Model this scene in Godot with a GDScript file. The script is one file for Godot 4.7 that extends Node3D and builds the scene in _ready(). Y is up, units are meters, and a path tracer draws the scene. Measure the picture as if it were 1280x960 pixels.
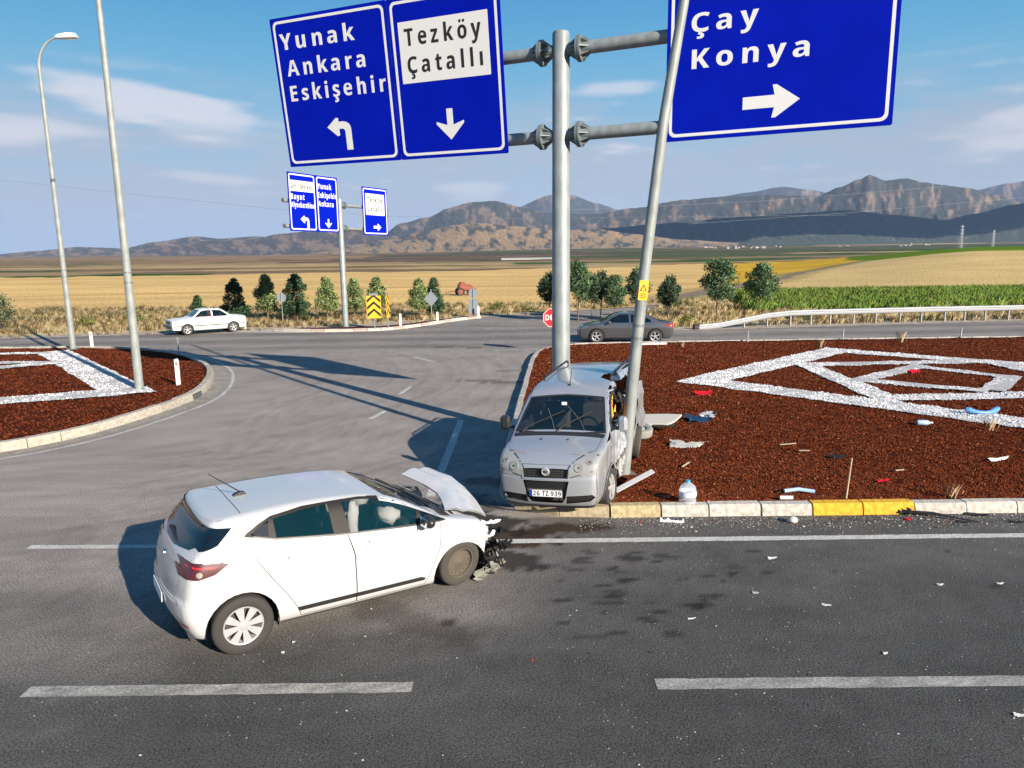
extends Node3D

# ---------------------------------------------------------------- mesh builder
class MB:
	var v := PackedVector3Array()
	var n := PackedVector3Array()
	var c := PackedColorArray()
	var u := PackedVector2Array()
	var ix := PackedInt32Array()
	var col := Color(1, 1, 1)
	var has_col := false
	var xf := Transform3D.IDENTITY
	func vert(p: Vector3, nn: Vector3, uv := Vector2.ZERO) -> int:
		v.append(xf * p)
		n.append((xf.basis * nn).normalized())
		c.append(col)
		u.append(uv)
		return v.size() - 1
	func idx(a: int, b: int, d: int) -> void:
		var nn := n[a] + n[b] + n[d]
		if (v[b] - v[a]).cross(v[d] - v[a]).dot(nn) > 0.0:
			ix.append(a); ix.append(d); ix.append(b)
		else:
			ix.append(a); ix.append(b); ix.append(d)
	func tri(a: Vector3, b: Vector3, d: Vector3, nn := Vector3.ZERO) -> void:
		if nn == Vector3.ZERO:
			nn = -(b - a).cross(d - a).normalized()
		var i := vert(a, nn)
		vert(b, nn)
		vert(d, nn)
		idx(i, i + 1, i + 2)
	func quad(a: Vector3, b: Vector3, d: Vector3, e: Vector3, nn := Vector3.ZERO) -> void:
		if nn == Vector3.ZERO:
			nn = -(b - a).cross(d - a).normalized()
		var i := vert(a, nn, Vector2(0, 0))
		vert(b, nn, Vector2(1, 0))
		vert(d, nn, Vector2(1, 1))
		vert(e, nn, Vector2(0, 1))
		idx(i, i + 1, i + 2)
		idx(i, i + 2, i + 3)
	func box(ce: Vector3, s: Vector3, b := Basis.IDENTITY, bev := 0.0) -> void:
		var h := s * 0.5
		if bev > 0.0:
			bev = min(bev, min(h.x, min(h.y, h.z)) * 0.95)
		var ax: Array[Vector3] = [b.x, b.y, b.z]
		var hh: Array[float] = [h.x, h.y, h.z]
		for k in 3:
			var k1 := (k + 1) % 3
			var k2 := (k + 2) % 3
			for sg in [-1.0, 1.0]:
				var o: Vector3 = ce + ax[k] * hh[k] * sg
				var e1: Vector3 = ax[k1] * (hh[k1] - bev)
				var e2: Vector3 = ax[k2] * (hh[k2] - bev)
				quad(o - e1 - e2, o + e1 - e2, o + e1 + e2, o - e1 + e2, ax[k] * sg)
		if bev > 0.0:
			for k in 3:
				var k1 := (k + 1) % 3
				var k2 := (k + 2) % 3
				for s1 in [-1.0, 1.0]:
					for s2 in [-1.0, 1.0]:
						var p1: Vector3 = ce + ax[k1] * hh[k1] * s1 + ax[k2] * (hh[k2] - bev) * s2
						var p2: Vector3 = ce + ax[k1] * (hh[k1] - bev) * s1 + ax[k2] * hh[k2] * s2
						var l: Vector3 = ax[k] * (hh[k] - bev)
						quad(p1 - l, p1 + l, p2 + l, p2 - l, (ax[k1] * s1 + ax[k2] * s2).normalized())
			for sx in [-1.0, 1.0]:
				for sy in [-1.0, 1.0]:
					for sz in [-1.0, 1.0]:
						var q: Vector3 = ce + ax[0] * hh[0] * sx + ax[1] * hh[1] * sy + ax[2] * hh[2] * sz
						tri(q - ax[1] * bev * sy - ax[2] * bev * sz, q - ax[0] * bev * sx - ax[2] * bev * sz, q - ax[0] * bev * sx - ax[1] * bev * sy, (ax[0] * sx + ax[1] * sy + ax[2] * sz).normalized())
	func tube(pts: PackedVector3Array, rad: PackedFloat32Array, sides := 12, caps := true) -> void:
		var m := pts.size()
		var prev := Vector3.ZERO
		var rings: Array[int] = []
		for i in m:
			var t := (pts[min(i + 1, m - 1)] - pts[max(i - 1, 0)]).normalized()
			var a := prev
			if a == Vector3.ZERO:
				a = Vector3.UP if absf(t.y) < 0.9 else Vector3.RIGHT
			a = (a - t * a.dot(t)).normalized()
			prev = a
			var bb := t.cross(a)
			rings.append(v.size())
			for k in sides + 1:
				var g := TAU * k / sides
				var d := a * cos(g) + bb * sin(g)
				vert(pts[i] + d * rad[min(i, rad.size() - 1)], d, Vector2(float(k) / sides, float(i)))
		for i in m - 1:
			for k in sides:
				var p := rings[i] + k
				var q := rings[i + 1] + k
				idx(p, p + 1, q)
				idx(p + 1, q + 1, q)
		if caps:
			for e in [0, m - 1]:
				var t := (pts[1] - pts[0]).normalized() * -1.0 if e == 0 else (pts[m - 1] - pts[m - 2]).normalized()
				var ce := vert(pts[e], t)
				var st := v.size()
				for k in sides + 1:
					v.append(v[rings[e] + k]); n.append((xf.basis * t).normalized()); c.append(col); u.append(Vector2.ZERO)
				for k in sides:
					idx(ce, st + k, st + k + 1)
	func rod(a: Vector3, b: Vector3, r: float, sides := 8, r2 := -1.0) -> void:
		tube(PackedVector3Array([a, b]), PackedFloat32Array([r, r if r2 < 0.0 else r2]), sides)
	# profile (radius, along); smooth unless the profile bends by more than ~50 degrees
	func lathe(prof: PackedVector2Array, o: Vector3, axis: Vector3, sides := 24) -> void:
		var t := axis.normalized()
		var a := (Vector3.UP if absf(t.y) < 0.9 else Vector3.RIGHT)
		a = (a - t * a.dot(t)).normalized()
		var bb := t.cross(a)
		for i in prof.size() - 1:
			var p := prof[i]
			var q := prof[i + 1]
			var d := (q - p)
			if d.length() < 1e-6:
				continue
			var nd := Vector2(d.y, -d.x).normalized()
			var n0 := nd
			var n1 := nd
			if i > 0:
				var d0 := (p - prof[i - 1]).normalized()
				if d0.dot(d.normalized()) > 0.6:
					n0 = (nd + Vector2(d0.y, -d0.x)).normalized()
			if i < prof.size() - 2:
				var d1 := (prof[i + 2] - q).normalized()
				if d1.dot(d.normalized()) > 0.6:
					n1 = (nd + Vector2(d1.y, -d1.x)).normalized()
			var st := v.size()
			for k in sides + 1:
				var g := TAU * k / sides
				var rd := a * cos(g) + bb * sin(g)
				vert(o + rd * p.x + t * p.y, rd * n0.x + t * n0.y)
				vert(o + rd * q.x + t * q.y, rd * n1.x + t * n1.y)
			for k in sides:
				var s := st + k * 2
				idx(s, s + 2, s + 1)
				idx(s + 1, s + 2, s + 3)
	# polygon in the plane (o, ex, ey), extruded along ez by depth
	func prism(poly: PackedVector2Array, o: Vector3, ex: Vector3, ey: Vector3, ez: Vector3, depth: float) -> void:
		var tr := Geometry2D.triangulate_polygon(poly)
		for lay in 2:
			var off := ez * depth * lay
			var nn := ez.normalized() * (1.0 if lay == 1 else -1.0)
			var st := v.size()
			for p in poly:
				vert(o + ex * p.x + ey * p.y + off, nn)
			for i in range(0, tr.size(), 3):
				idx(st + tr[i], st + tr[i + 1], st + tr[i + 2])
		var cw := Geometry2D.is_polygon_clockwise(poly)
		for i in poly.size():
			var a := poly[i]
			var b := poly[(i + 1) % poly.size()]
			var d := b - a
			var o2 := Vector2(d.y, -d.x) * (-1.0 if cw else 1.0)
			var nn := (ex * o2.x + ey * o2.y).normalized()
			var pa := o + ex * a.x + ey * a.y
			var pb := o + ex * b.x + ey * b.y
			quad(pa, pb, pb + ez * depth, pa + ez * depth, nn)
	func ball(ce: Vector3, s: Vector3, la := 8, lo := 12) -> void:
		var st := v.size()
		for i in la + 1:
			var th := PI * i / la
			for k in lo + 1:
				var ph := TAU * k / lo
				var d := Vector3(sin(th) * cos(ph), cos(th), sin(th) * sin(ph))
				vert(ce + d * s, (d / s).normalized())
		for i in la:
			for k in lo:
				var p := st + i * (lo + 1) + k
				idx(p, p + 1, p + lo + 1)
				idx(p + 1, p + lo + 2, p + lo + 1)
	func mesh() -> ArrayMesh:
		var a := []
		a.resize(Mesh.ARRAY_MAX)
		a[Mesh.ARRAY_VERTEX] = v
		a[Mesh.ARRAY_NORMAL] = n
		a[Mesh.ARRAY_TEX_UV] = u
		if has_col:
			a[Mesh.ARRAY_COLOR] = c
		a[Mesh.ARRAY_INDEX] = ix
		var m := ArrayMesh.new()
		m.add_surface_from_arrays(Mesh.PRIMITIVE_TRIANGLES, a)
		return m

# ---------------------------------------------------------------- object helpers
var used := {}
func numbered(called: String) -> String:
	var k: int = used.get(called, 0)
	used[called] = k + 1
	return called if k == 0 else "%s_%03d" % [called, k]
func tag(o: Node, label := "", category := "", group := "", kind := "") -> Node:
	if label != "": o.set_meta("label", label)
	if category != "": o.set_meta("category", category)
	if group != "": o.set_meta("group", group)
	if kind != "": o.set_meta("kind", kind)
	return o
func thing(called: String, label: String, category: String, at := Vector3.ZERO, turn := 0.0, group := "") -> Node3D:
	var o := Node3D.new()
	o.name = numbered(called)
	add_child(o)
	o.position = at
	o.rotation.y = turn
	tag(o, label, category, group)
	return o
func put(called: String, mesh: Mesh, mat: Material, parent: Node = null) -> MeshInstance3D:
	var o := MeshInstance3D.new()
	o.mesh = mesh
	o.material_override = mat
	if parent == null:
		o.name = numbered(called)
		add_child(o)
	else:
		var nm := called
		var k := 1
		while parent.has_node(nm):
			nm = "%s_%03d" % [called, k]
			k += 1
		o.name = nm
		parent.add_child(o, true)
	return o
func obj(called: String, mb: MB, mat: Material, parent: Node = null) -> MeshInstance3D:
	return put(called, mb.mesh(), mat, parent)
func struct(called: String, mb: MB, mat: Material) -> MeshInstance3D:
	var o := obj(called, mb, mat)
	o.set_meta("kind", "structure")
	return o
func copy_of(o: Node3D, called: String, label: String, at: Vector3, turn := 0.0, sc := 1.0) -> Node3D:
	var c: Node3D = o.duplicate()
	c.name = numbered(called)
	add_child(c)
	c.position = at
	c.rotation = Vector3(0, turn, 0)
	c.scale = Vector3.ONE * sc
	if label != "": c.set_meta("label", label)
	return c
func scatter(called: String, mesh: Mesh, mat: Material, xs: Array[Transform3D], cols: PackedColorArray = PackedColorArray(), parent: Node = null) -> MultiMeshInstance3D:
	var mm := MultiMesh.new()
	mm.transform_format = MultiMesh.TRANSFORM_3D
	mm.use_colors = cols.size() > 0
	mm.mesh = mesh
	mm.instance_count = xs.size()
	for i in xs.size():
		mm.set_instance_transform(i, xs[i])
		if cols.size() > 0: mm.set_instance_color(i, cols[i])
	var o := MultiMeshInstance3D.new()
	o.multimesh = mm
	o.material_override = mat
	o.set_meta("kind", "stuff")
	if parent == null:
		o.name = numbered(called)
		add_child(o)
	else:
		o.name = called
		parent.add_child(o, true)
	return o

# ---------------------------------------------------------------- materials
var M := {}
func srgb(c: Color) -> Color: return c.linear_to_srgb()
func mat(c: Color, rough := 0.6, metal := 0.0) -> StandardMaterial3D:
	var m := StandardMaterial3D.new()
	m.albedo_color = c.linear_to_srgb()
	m.roughness = rough
	m.metallic = metal
	return m
func noise(seed_: int, freq: float, oct := 4, kind := FastNoiseLite.TYPE_SIMPLEX_SMOOTH) -> FastNoiseLite:
	var f := FastNoiseLite.new()
	f.seed = seed_
	f.frequency = freq
	f.noise_type = kind
	f.fractal_octaves = oct
	return f
func noise_tex(seed_: int, size: int, freq: float, lo: Color, hi: Color, oct := 4, contrast := 1.0, speck := 0.0, speck_col := Color(1, 1, 1)) -> ImageTexture:
	# tile-able multiplier texture (values are linear reflectance factors, stored as sRGB)
	var f := noise(seed_, freq, oct)
	var g := f.get_seamless_image(size, size)
	g.convert(Image.FORMAT_L8)
	var r := RandomNumberGenerator.new()
	r.seed = seed_
	var im := Image.create(size, size, false, Image.FORMAT_RGB8)
	for y in size:
		for x in size:
			var t: float = clampf((g.get_pixel(x, y).r - 0.5) * contrast + 0.5, 0, 1)
			var c := lo.lerp(hi, t)
			if speck > 0.0 and r.randf() < speck:
				c = c.lerp(speck_col, r.randf())
			im.set_pixel(x, y, c.linear_to_srgb())
	return ImageTexture.create_from_image(im)
func bump_tex(seed_: int, size: int, freq: float, strength: float, oct := 3) -> ImageTexture:
	var f := noise(seed_, freq, oct)
	var im := f.get_seamless_image(size, size)
	im.convert(Image.FORMAT_L8)
	im.bump_map_to_normal_map(strength)
	return ImageTexture.create_from_image(im)
func tri(m: StandardMaterial3D, scale_: float) -> StandardMaterial3D:
	m.uv1_triplanar = true
	m.uv1_world_triplanar = true
	m.uv1_scale = Vector3.ONE * scale_
	return m
func glass(c: Color, alpha: float) -> StandardMaterial3D:
	var m := mat(c, 0.02)
	m.transparency = BaseMaterial3D.TRANSPARENCY_ALPHA
	m.albedo_color.a = alpha
	m.metallic_specular = 0.6
	return m

func make_materials() -> void:
	M.asphalt = mat(Color(1, 1, 1), 0.82)
	M.asphalt.vertex_color_use_as_albedo = true
	M.asphalt.albedo_texture = noise_tex(11, 512, 0.085, Color(0.36, 0.36, 0.36), Color(1, 1, 1), 4, 1.7, 0.05, Color(1, 1, 1))
	M.asphalt.normal_enabled = true
	M.asphalt.normal_texture = bump_tex(12, 512, 0.19, 5.0)
	M.asphalt.normal_scale = 0.45
	M.asphalt.metallic_specular = 0.25
	tri(M.asphalt, 0.8)
	M.paint_line = mat(Color(1, 1, 1), 0.75)
	M.paint_line.vertex_color_use_as_albedo = true
	M.paint_line.albedo_texture = noise_tex(13, 512, 0.05, Color(0.5, 0.5, 0.48), Color(1, 1, 1), 5, 1.5, 0.05, Color(0.3, 0.3, 0.3))
	tri(M.paint_line, 1.0)
	M.concrete = mat(Color(1, 1, 1), 0.85)
	M.concrete.vertex_color_use_as_albedo = true
	M.concrete.albedo_texture = noise_tex(14, 256, 0.03, Color(0.62, 0.6, 0.56), Color(1, 1, 1), 5, 1.6, 0.02, Color(0.4, 0.38, 0.33))
	M.concrete.normal_enabled = true
	M.concrete.normal_texture = bump_tex(15, 256, 0.06, 3.0)
	M.concrete.normal_scale = 0.5
	tri(M.concrete, 1.3)
	M.scoria = mat(Color(1, 1, 1), 0.95)
	M.scoria.vertex_color_use_as_albedo = true
	M.scoria.albedo_texture = noise_tex(16, 512, 0.08, Color(0.3, 0.28, 0.28), Color(1, 1, 1), 3, 2.2, 0.03, Color(1, 0.95, 0.8))
	M.scoria.normal_enabled = true
	M.scoria.normal_texture = bump_tex(17, 512, 0.09, 14.0)
	tri(M.scoria, 0.7)
	M.scoria.metallic_specular = 0.1
	M.stone = mat(Color(1, 1, 1), 0.95)
	M.stone.vertex_color_use_as_albedo = true
	M.stone.metallic_specular = 0.1
	M.soil = mat(Color(1, 1, 1), 0.95)
	M.soil.vertex_color_use_as_albedo = true
	M.soil.albedo_texture = noise_tex(18, 512, 0.03, Color(0.6, 0.58, 0.55), Color(1, 1, 1), 5, 1.8)
	tri(M.soil, 0.12)
	M.soil.metallic_specular = 0.1
	M.grass = mat(Color(1, 1, 1), 0.9)
	M.grass.vertex_color_use_as_albedo = true
	M.grass.backlight = Color(0.6, 0.6, 0.6)
	M.leaf = mat(Color(1, 1, 1), 0.6)
	M.leaf.vertex_color_use_as_albedo = true
	M.leaf.backlight = Color(0.3, 0.3, 0.3)
	M.bark = mat(Color(0.13, 0.09, 0.06), 0.95)
	M.galv = mat(Color(0.26, 0.29, 0.295), 0.5, 0.2)
	M.galv.albedo_texture = noise_tex(20, 256, 0.02, Color(0.7, 0.7, 0.7), Color(1, 1, 1), 4, 1.5)
	M.galv.uv1_triplanar = true
	M.galv.uv1_scale = Vector3(1, 0.35, 1)
	M.galv_dark = mat(Color(0.16, 0.19, 0.20), 0.5, 0.3)
	M.pole_paint = mat(Color(0.27, 0.295, 0.285), 0.55, 0.1)
	M.pole_paint.albedo_texture = M.galv.albedo_texture
	M.pole_paint.uv1_triplanar = true
	M.pole_paint.uv1_scale = Vector3(1, 0.35, 1)
	M.sign_blue = mat(Color(0.001, 0.009, 0.345), 0.7)
	M.sign_blue.metallic_specular = 0.12
	M.sign_blue.albedo_texture = noise_tex(21, 256, 0.012, Color(0.82, 0.82, 0.88), Color(1, 1, 1), 4, 1.3)
	M.sign_blue.uv1_triplanar = true
	M.sign_blue.uv1_scale = Vector3.ONE * 0.3
	M.sign_white = mat(Color(0.62, 0.62, 0.62), 0.6)
	M.sign_black = mat(Color(0.012, 0.012, 0.012), 0.5)
	M.sign_yellow = mat(Color(0.85, 0.42, 0.02), 0.5)
	M.sign_red = mat(Color(0.65, 0.012, 0.02), 0.45)
	M.sign_back = mat(Color(0.2, 0.23, 0.26), 0.55, 0.3)
	M.plastic_black = mat(Color(0.012, 0.012, 0.013), 0.5)
	M.trim_black = mat(Color(0.02, 0.02, 0.021), 0.35)
	M.dark_void = mat(Color(0.04, 0.038, 0.036), 0.85)
	M.rubber = mat(Color(0.03, 0.028, 0.026), 0.85)
	M.rubber_dusty = mat(Color(0.045, 0.04, 0.033), 0.9)
	M.steel_dark = mat(Color(0.09, 0.08, 0.07), 0.6, 0.4)
	M.alloy = mat(Color(0.45, 0.45, 0.46), 0.35, 0.4)
	M.chrome = mat(Color(0.75, 0.75, 0.76), 0.12, 1.0)
	M.car_white = mat(Color(0.43, 0.435, 0.44), 0.35)
	M.car_white.clearcoat_enabled = true
	M.car_white.clearcoat = 1.0
	M.car_white.clearcoat_roughness = 0.13
	M.car_silver = mat(Color(0.40, 0.42, 0.445), 0.36, 0.5)
	M.car_silver.clearcoat_enabled = true
	M.car_silver.clearcoat = 0.9
	M.car_silver.clearcoat_roughness = 0.06
	M.car_grey = mat(Color(0.125, 0.128, 0.138), 0.27, 0.6)
	M.car_grey.clearcoat_enabled = true
	M.car_grey.clearcoat = 1.0
	M.car_grey.clearcoat_roughness = 0.04
	M.win = glass(Color(0.004, 0.014, 0.018), 0.55)
	M.win_side = glass(Color(0.004, 0.03, 0.035), 0.42)
	M.steel_dusty = mat(Color(0.085, 0.07, 0.052), 0.8, 0.1)
	M.liner_grey = mat(Color(0.17, 0.17, 0.145), 0.85)
	M.seat_grey = mat(Color(0.07, 0.07, 0.07), 0.95)
	M.dusty_silver = mat(Color(0.4, 0.4, 0.38), 0.55, 0.2)
	M.dusty_alloy = mat(Color(0.4, 0.39, 0.37), 0.5, 0.3)
	M.lamp_bowl = mat(Color(0.30, 0.29, 0.26), 0.4, 0.4)
	M.rear_glass = mat(Color(0.004, 0.008, 0.012), 0.04)
	M.rear_glass.metallic_specular = 0.6
	M.scrap = mat(Color(0.5, 0.5, 0.5), 0.6)
	M.lamp_face = mat(Color(0.235, 0.24, 0.24), 0.12)
	M.lamp_face.clearcoat_enabled = true
	M.lamp_face.clearcoat = 1.0
	M.cloud = mat(Color(0.8, 0.8, 0.82), 1.0)
	M.win_van = glass(Color(0.004, 0.010, 0.013), 0.72)
	M.dark_blue = mat(Color(0.01, 0.03, 0.07), 0.3)
	M.bottle_clear = glass(Color(0.75, 0.82, 0.9), 0.3)
	M.cap_blue = mat(Color(0.02, 0.35, 0.55), 0.4)
	M.label_pale = mat(Color(0.55, 0.6, 0.66), 0.6)
	M.door_dust = mat(Color(0.42, 0.40, 0.36), 0.75)
	M.rubber_pale = mat(Color(0.22, 0.21, 0.19), 0.9)
	M.pale_stone = mat(Color(0.5, 0.48, 0.44), 0.9)
	M.rail = mat(Color(0.30, 0.31, 0.33), 0.45, 0.3)
	M.rail_post = mat(Color(0.34, 0.33, 0.3), 0.7, 0.1)
	M.pylon = mat(Color(0.5, 0.52, 0.54), 0.6, 0.2)
	M.win_dark = glass(Color(0.003, 0.006, 0.009), 0.86)
	M.lamp_clear = glass(Color(0.3, 0.31, 0.32), 0.16)
	M.lamp_red = mat(Color(0.06, 0.001, 0.004), 0.08)
	M.lamp_red.clearcoat_enabled = true
	M.lamp_red.clearcoat = 1.0
	M.lamp_red_bright = mat(Color(0.42, 0.008, 0.012), 0.15)
	M.lamp_amber = mat(Color(0.8, 0.22, 0.01), 0.2)
	M.white_plastic = mat(Color(0.7, 0.71, 0.72), 0.5)
	M.airbag = mat(Color(0.72, 0.72, 0.7), 0.9)
	M.cloth_dark = mat(Color(0.02, 0.021, 0.024), 0.95)
	M.plate_white = mat(Color(0.78, 0.78, 0.78), 0.4)
	M.plate_blue = mat(Color(0.01, 0.06, 0.42), 0.4)
	M.strap = mat(Color(0.75, 0.32, 0.02), 0.7)
	M.wet = mat(Color(0.02, 0.019, 0.018), 0.22)
	M.blue_plastic = mat(Color(0.09, 0.25, 0.55), 0.4)
	M.pale_blue = mat(Color(0.3, 0.42, 0.58), 0.35)
	M.rust = mat(Color(0.16, 0.08, 0.045), 0.9)
	M.wood = mat(Color(0.42, 0.33, 0.22), 0.9)
	M.skin = mat(Color(0.5, 0.28, 0.19), 0.6)
	M.shirt_red = mat(Color(0.45, 0.05, 0.04), 0.85)
	M.hair = mat(Color(0.02, 0.015, 0.01), 0.8)
	M.farm_red = mat(Color(0.2, 0.045, 0.022), 0.6)
	M.house_white = mat(Color(0.38, 0.37, 0.35), 0.8)
	M.roof_red = mat(Color(0.15, 0.085, 0.06), 0.9)

const CAM_H := 4.0
const EXPO := 2.3

func _ready() -> void:
	# camera
	var cam := Camera3D.new()
	cam.name = "camera"
	add_child(cam)
	cam.fov = rad_to_deg(2.0 * atan(480.0 / 888.0))
	cam.near = 0.1
	cam.far = 40000.0
	cam.position = Vector3(0, CAM_H, 0)
	cam.rotation = Vector3(-atan(158.0 / 888.0), 0, 0)
	cam.rotate_object_local(Vector3(0, 0, 1), deg_to_rad(-0.7))
	cam.current = true
	# sky and sun
	var env := Environment.new()
	env.background_mode = Environment.BG_SKY
	var sky := Sky.new()
	var pm := PanoramaSkyMaterial.new()
	pm.panorama = make_sky()
	sky.sky_material = pm
	env.sky = sky
	env.background_energy_multiplier = 1.0
	env.tonemap_mode = Environment.TONE_MAPPER_LINEAR
	env.tonemap_exposure = EXPO
	env.sdfgi_enabled = true
	env.ssao_enabled = true
	env.ssil_enabled = true
	env.fog_enabled = true
	env.fog_density = 0.00003
	env.fog_light_color = Color(0.62, 0.72, 0.88)
	var we := WorldEnvironment.new()
	we.name = "world_environment"
	we.environment = env
	add_child(we)
	var sun := DirectionalLight3D.new()
	sun.name = "sun"
	sun.light_color = Color(1.0, 0.95, 0.88)
	sun.light_energy = 1.6
	sun.light_angular_distance = 0.5
	sun.shadow_enabled = true
	add_child(sun)
	var e := deg_to_rad(22.7)
	var to := Vector3(-0.655 * cos(e), -sin(e), -0.755 * cos(e))
	sun.look_at_from_position(-to * 50.0, Vector3.ZERO, Vector3.UP)
	make_materials()
	build_ground()
	build_land()
	build_signs()
	build_lamps()
	build_cars()
	build_plants()
	build_roadside()
	build_debris()
	build_unseen_cloud()

func make_sky() -> ImageTexture:
	var w := 2048
	var h := 1024
	var im := Image.create(w, h, false, Image.FORMAT_RGBF)
	var na := noise(31, 1.0, 5)
	var nb := noise(32, 1.0, 4)
	# cloud banks: azimuth, elevation, half widths, strength, slope
	var banks: Array = [[-35.0, 8.8, 8.0, 1.2, 0.6, 0.0], [-24.5, 10.6, 8.5, 1.7, 0.7, 0.17], [8.0, 12.5, 4.0, 0.6, 0.55, 0.0], [37.5, 8.4, 8.0, 2.0, 0.55, -0.12], [-22.0, 5.9, 4.0, 0.5, 0.4, 0.05], [-3.0, 5.2, 3.0, 1.0, 0.4, 0.0], [70.0, 12.0, 14.0, 2.5, 0.7, 0.1], [-75.0, 11.0, 14.0, 2.0, 0.7, 0.0], [130.0, 10.0, 18.0, 3.0, 0.7, 0.05], [-140.0, 13.0, 16.0, 2.5, 0.7, -0.05], [175.0, 8.0, 10.0, 2.0, 0.6, 0.0]]
	# elevation in degrees -> linear colour as seen (before exposure)
	var el := [0.0, 2.0, 5.0, 8.0, 11.0, 14.0, 17.0, 21.0, 35.0, 90.0]
	var co := [Color(0.56, 0.60, 0.64), Color(0.52, 0.58, 0.65), Color(0.44, 0.55, 0.67), Color(0.34, 0.53, 0.69), Color(0.23, 0.49, 0.70), Color(0.14, 0.44, 0.69), Color(0.085, 0.37, 0.66), Color(0.045, 0.29, 0.60), Color(0.03, 0.2, 0.48), Color(0.02, 0.14, 0.38)]
	for y in h:
		var ev := 90.0 - 180.0 * (y + 0.5) / h
		if ev < -3.0:
			for x in w:
				im.set_pixel(x, y, Color(0.2, 0.18, 0.15))
			continue
		var k := 0
		while k < el.size() - 2 and ev > el[k + 1]:
			k += 1
		var t: float = clampf((ev - el[k]) / (el[k + 1] - el[k]), 0, 1)
		var ca: Color = co[k]
		var cb: Color = co[k + 1]
		var base := ca.lerp(cb, t)
		for x in w:
			var c := base
			if ev < 32.0:
				var az := wrapf((x + 0.5) / w * 360.0, -180.0, 180.0)
				var ar := deg_to_rad(az)
				var q := Vector3(sin(ar) * 2.87, cos(ar) * 2.87, ev * 0.30 + 0.5 * sin(ar * 2.0))
				var f := na.get_noise_3d(q.x * 1.3, q.y * 1.3, q.z) + 0.35 * nb.get_noise_3d(q.x * 6.0, q.y * 6.0, q.z * 3.5)
				# broad thin veil, thinning out upwards
				var veil := smoothstep(-0.35, 0.35, f + (9.0 - ev) * 0.06) * smoothstep(14.0, 7.5, ev) * 0.85
				c = c.lerp(Color(0.455, 0.52, 0.62), veil)
				# a thin ragged streak here and there
				var g := na.get_noise_3d(q.x * 1.1 + 40.0, q.y * 1.1, q.z * 2.6 + 7.0) + 0.45 * nb.get_noise_3d(q.x * 5.0 + 9.0, q.y * 5.0, q.z * 6.0)
				var band := smoothstep(3.5, 6.5, ev) * smoothstep(14.5, 9.5, ev)
				var wisp := smoothstep(0.3, 0.72, g) * band * 0.6
				# the larger cloud banks
				var gr := nb.get_noise_3d(q.x * 2.0 + 3.0, q.y * 2.0, q.z * 2.8)
				for cl in banks:
					var da: float = wrapf(az - cl[0], -180.0, 180.0)
					var du: float = da / cl[2]
					if absf(du) < 2.8:
						var dv: float = (ev - cl[1] + cl[5] * da) / cl[3]
						var m: float = 1.0 - du * du - (dv * dv * (0.7 if dv < 0.0 else 2.0)) + 0.75 * gr + 0.4 * g
						wisp = maxf(wisp, smoothstep(-0.1, 0.85, m) * cl[4])
				c = c.lerp(Color(0.88, 0.83, 0.86), wisp)
			im.set_pixel(x, y, Color(c.r / EXPO, c.g / EXPO, c.b / EXPO))
	return ImageTexture.create_from_image(im)

# ---------------------------------------------------------------- ground near the junction
var stains: Array = []
var gn := FastNoiseLite.new()
var gn2 := FastNoiseLite.new()
func asphalt_color(x: float, z: float) -> Color:
	var a := gn.get_noise_2d(x * 0.22, z * 0.5)
	var b := gn2.get_noise_2d(x * 0.35, z * 2.2)
	var f := gn.get_noise_2d(x * 2.3 + 50.0, z * 2.3)
	# old pale surface of the turning area, newer dark surface on the main carriageway
	var edge := -8.2 + 1.6 * a + clampf(x * 0.16, -1.5, 1.2) * -1.0
	var pale := smoothstep(edge + 2.6, edge - 3.5, z)
	if x > -0.6:
		pale *= 0.25 + 0.75 * smoothstep(1.0, -0.6, x + 0.4 * a) if z > -10.6 else 1.0
	var c := Color(0.096, 0.095, 0.091).lerp(Color(0.37, 0.33, 0.298), pale)
	# the crossing road beyond the islands: worn dark wheel lanes
	var lane := smoothstep(-31.5 - 0.03 * x, -33.0, z) * (0.55 + 0.45 * sin((z + 0.02 * x) * 1.9 + 0.6))
	lane = clampf(lane, 0.0, 1.0)
	c = c.lerp(Color(0.13, 0.125, 0.122), lane * 0.6)
	# the side road
	if z < -41.5:
		c = c.lerp(Color(0.33, 0.30, 0.275), smoothstep(-41.5, -43.5, z))
	var g2 := gn2.get_noise_2d(x * 6.0, z * 6.0)
	var k := 1.0 + 0.2 * a + 0.09 * b + 0.16 * f + 0.1 * g2
	# tyre tracks that swing from the main road round the left island
	var rr := Vector2(x + 13.5, z + 24.0).length()
	if z < -9.0 and x < 0.5:
		k *= 1.0 - 0.12 * smoothstep(0.25, 0.75, gn2.get_noise_2d(rr * 2.6, 3.0) + 0.35) * smoothstep(-9.0, -11.0, z)
	for s in stains:
		var dx: float = x - s[0]
		var dz: float = z - s[1]
		if absf(dx) < s[2] * 1.6 and absf(dz) < s[2] * 1.6:
			var ca: float = cos(s[4])
			var sa: float = sin(s[4])
			var ux: float = (dx * ca + dz * sa) / s[2]
			var uz: float = (-dx * sa + dz * ca) / s[3]
			var q := sqrt(ux * ux + uz * uz) + 0.55 * f + 0.25 * gn2.get_noise_2d(x * 9.0, z * 9.0)
			var m: float = smoothstep(1.05, 0.8, q) * s[5]
			c = c.lerp(s[6], m)
	return Color(c.r * k, c.g * k, c.b * k)

func lines_of(lo: float, hi: float, dlo: float, dhi: float, fine: float, coarse: float) -> PackedFloat32Array:
	var r := PackedFloat32Array()
	var x := lo
	while x < hi:
		r.append(x)
		x += fine if x >= dlo and x < dhi else coarse
	r.append(hi)
	return r

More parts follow.
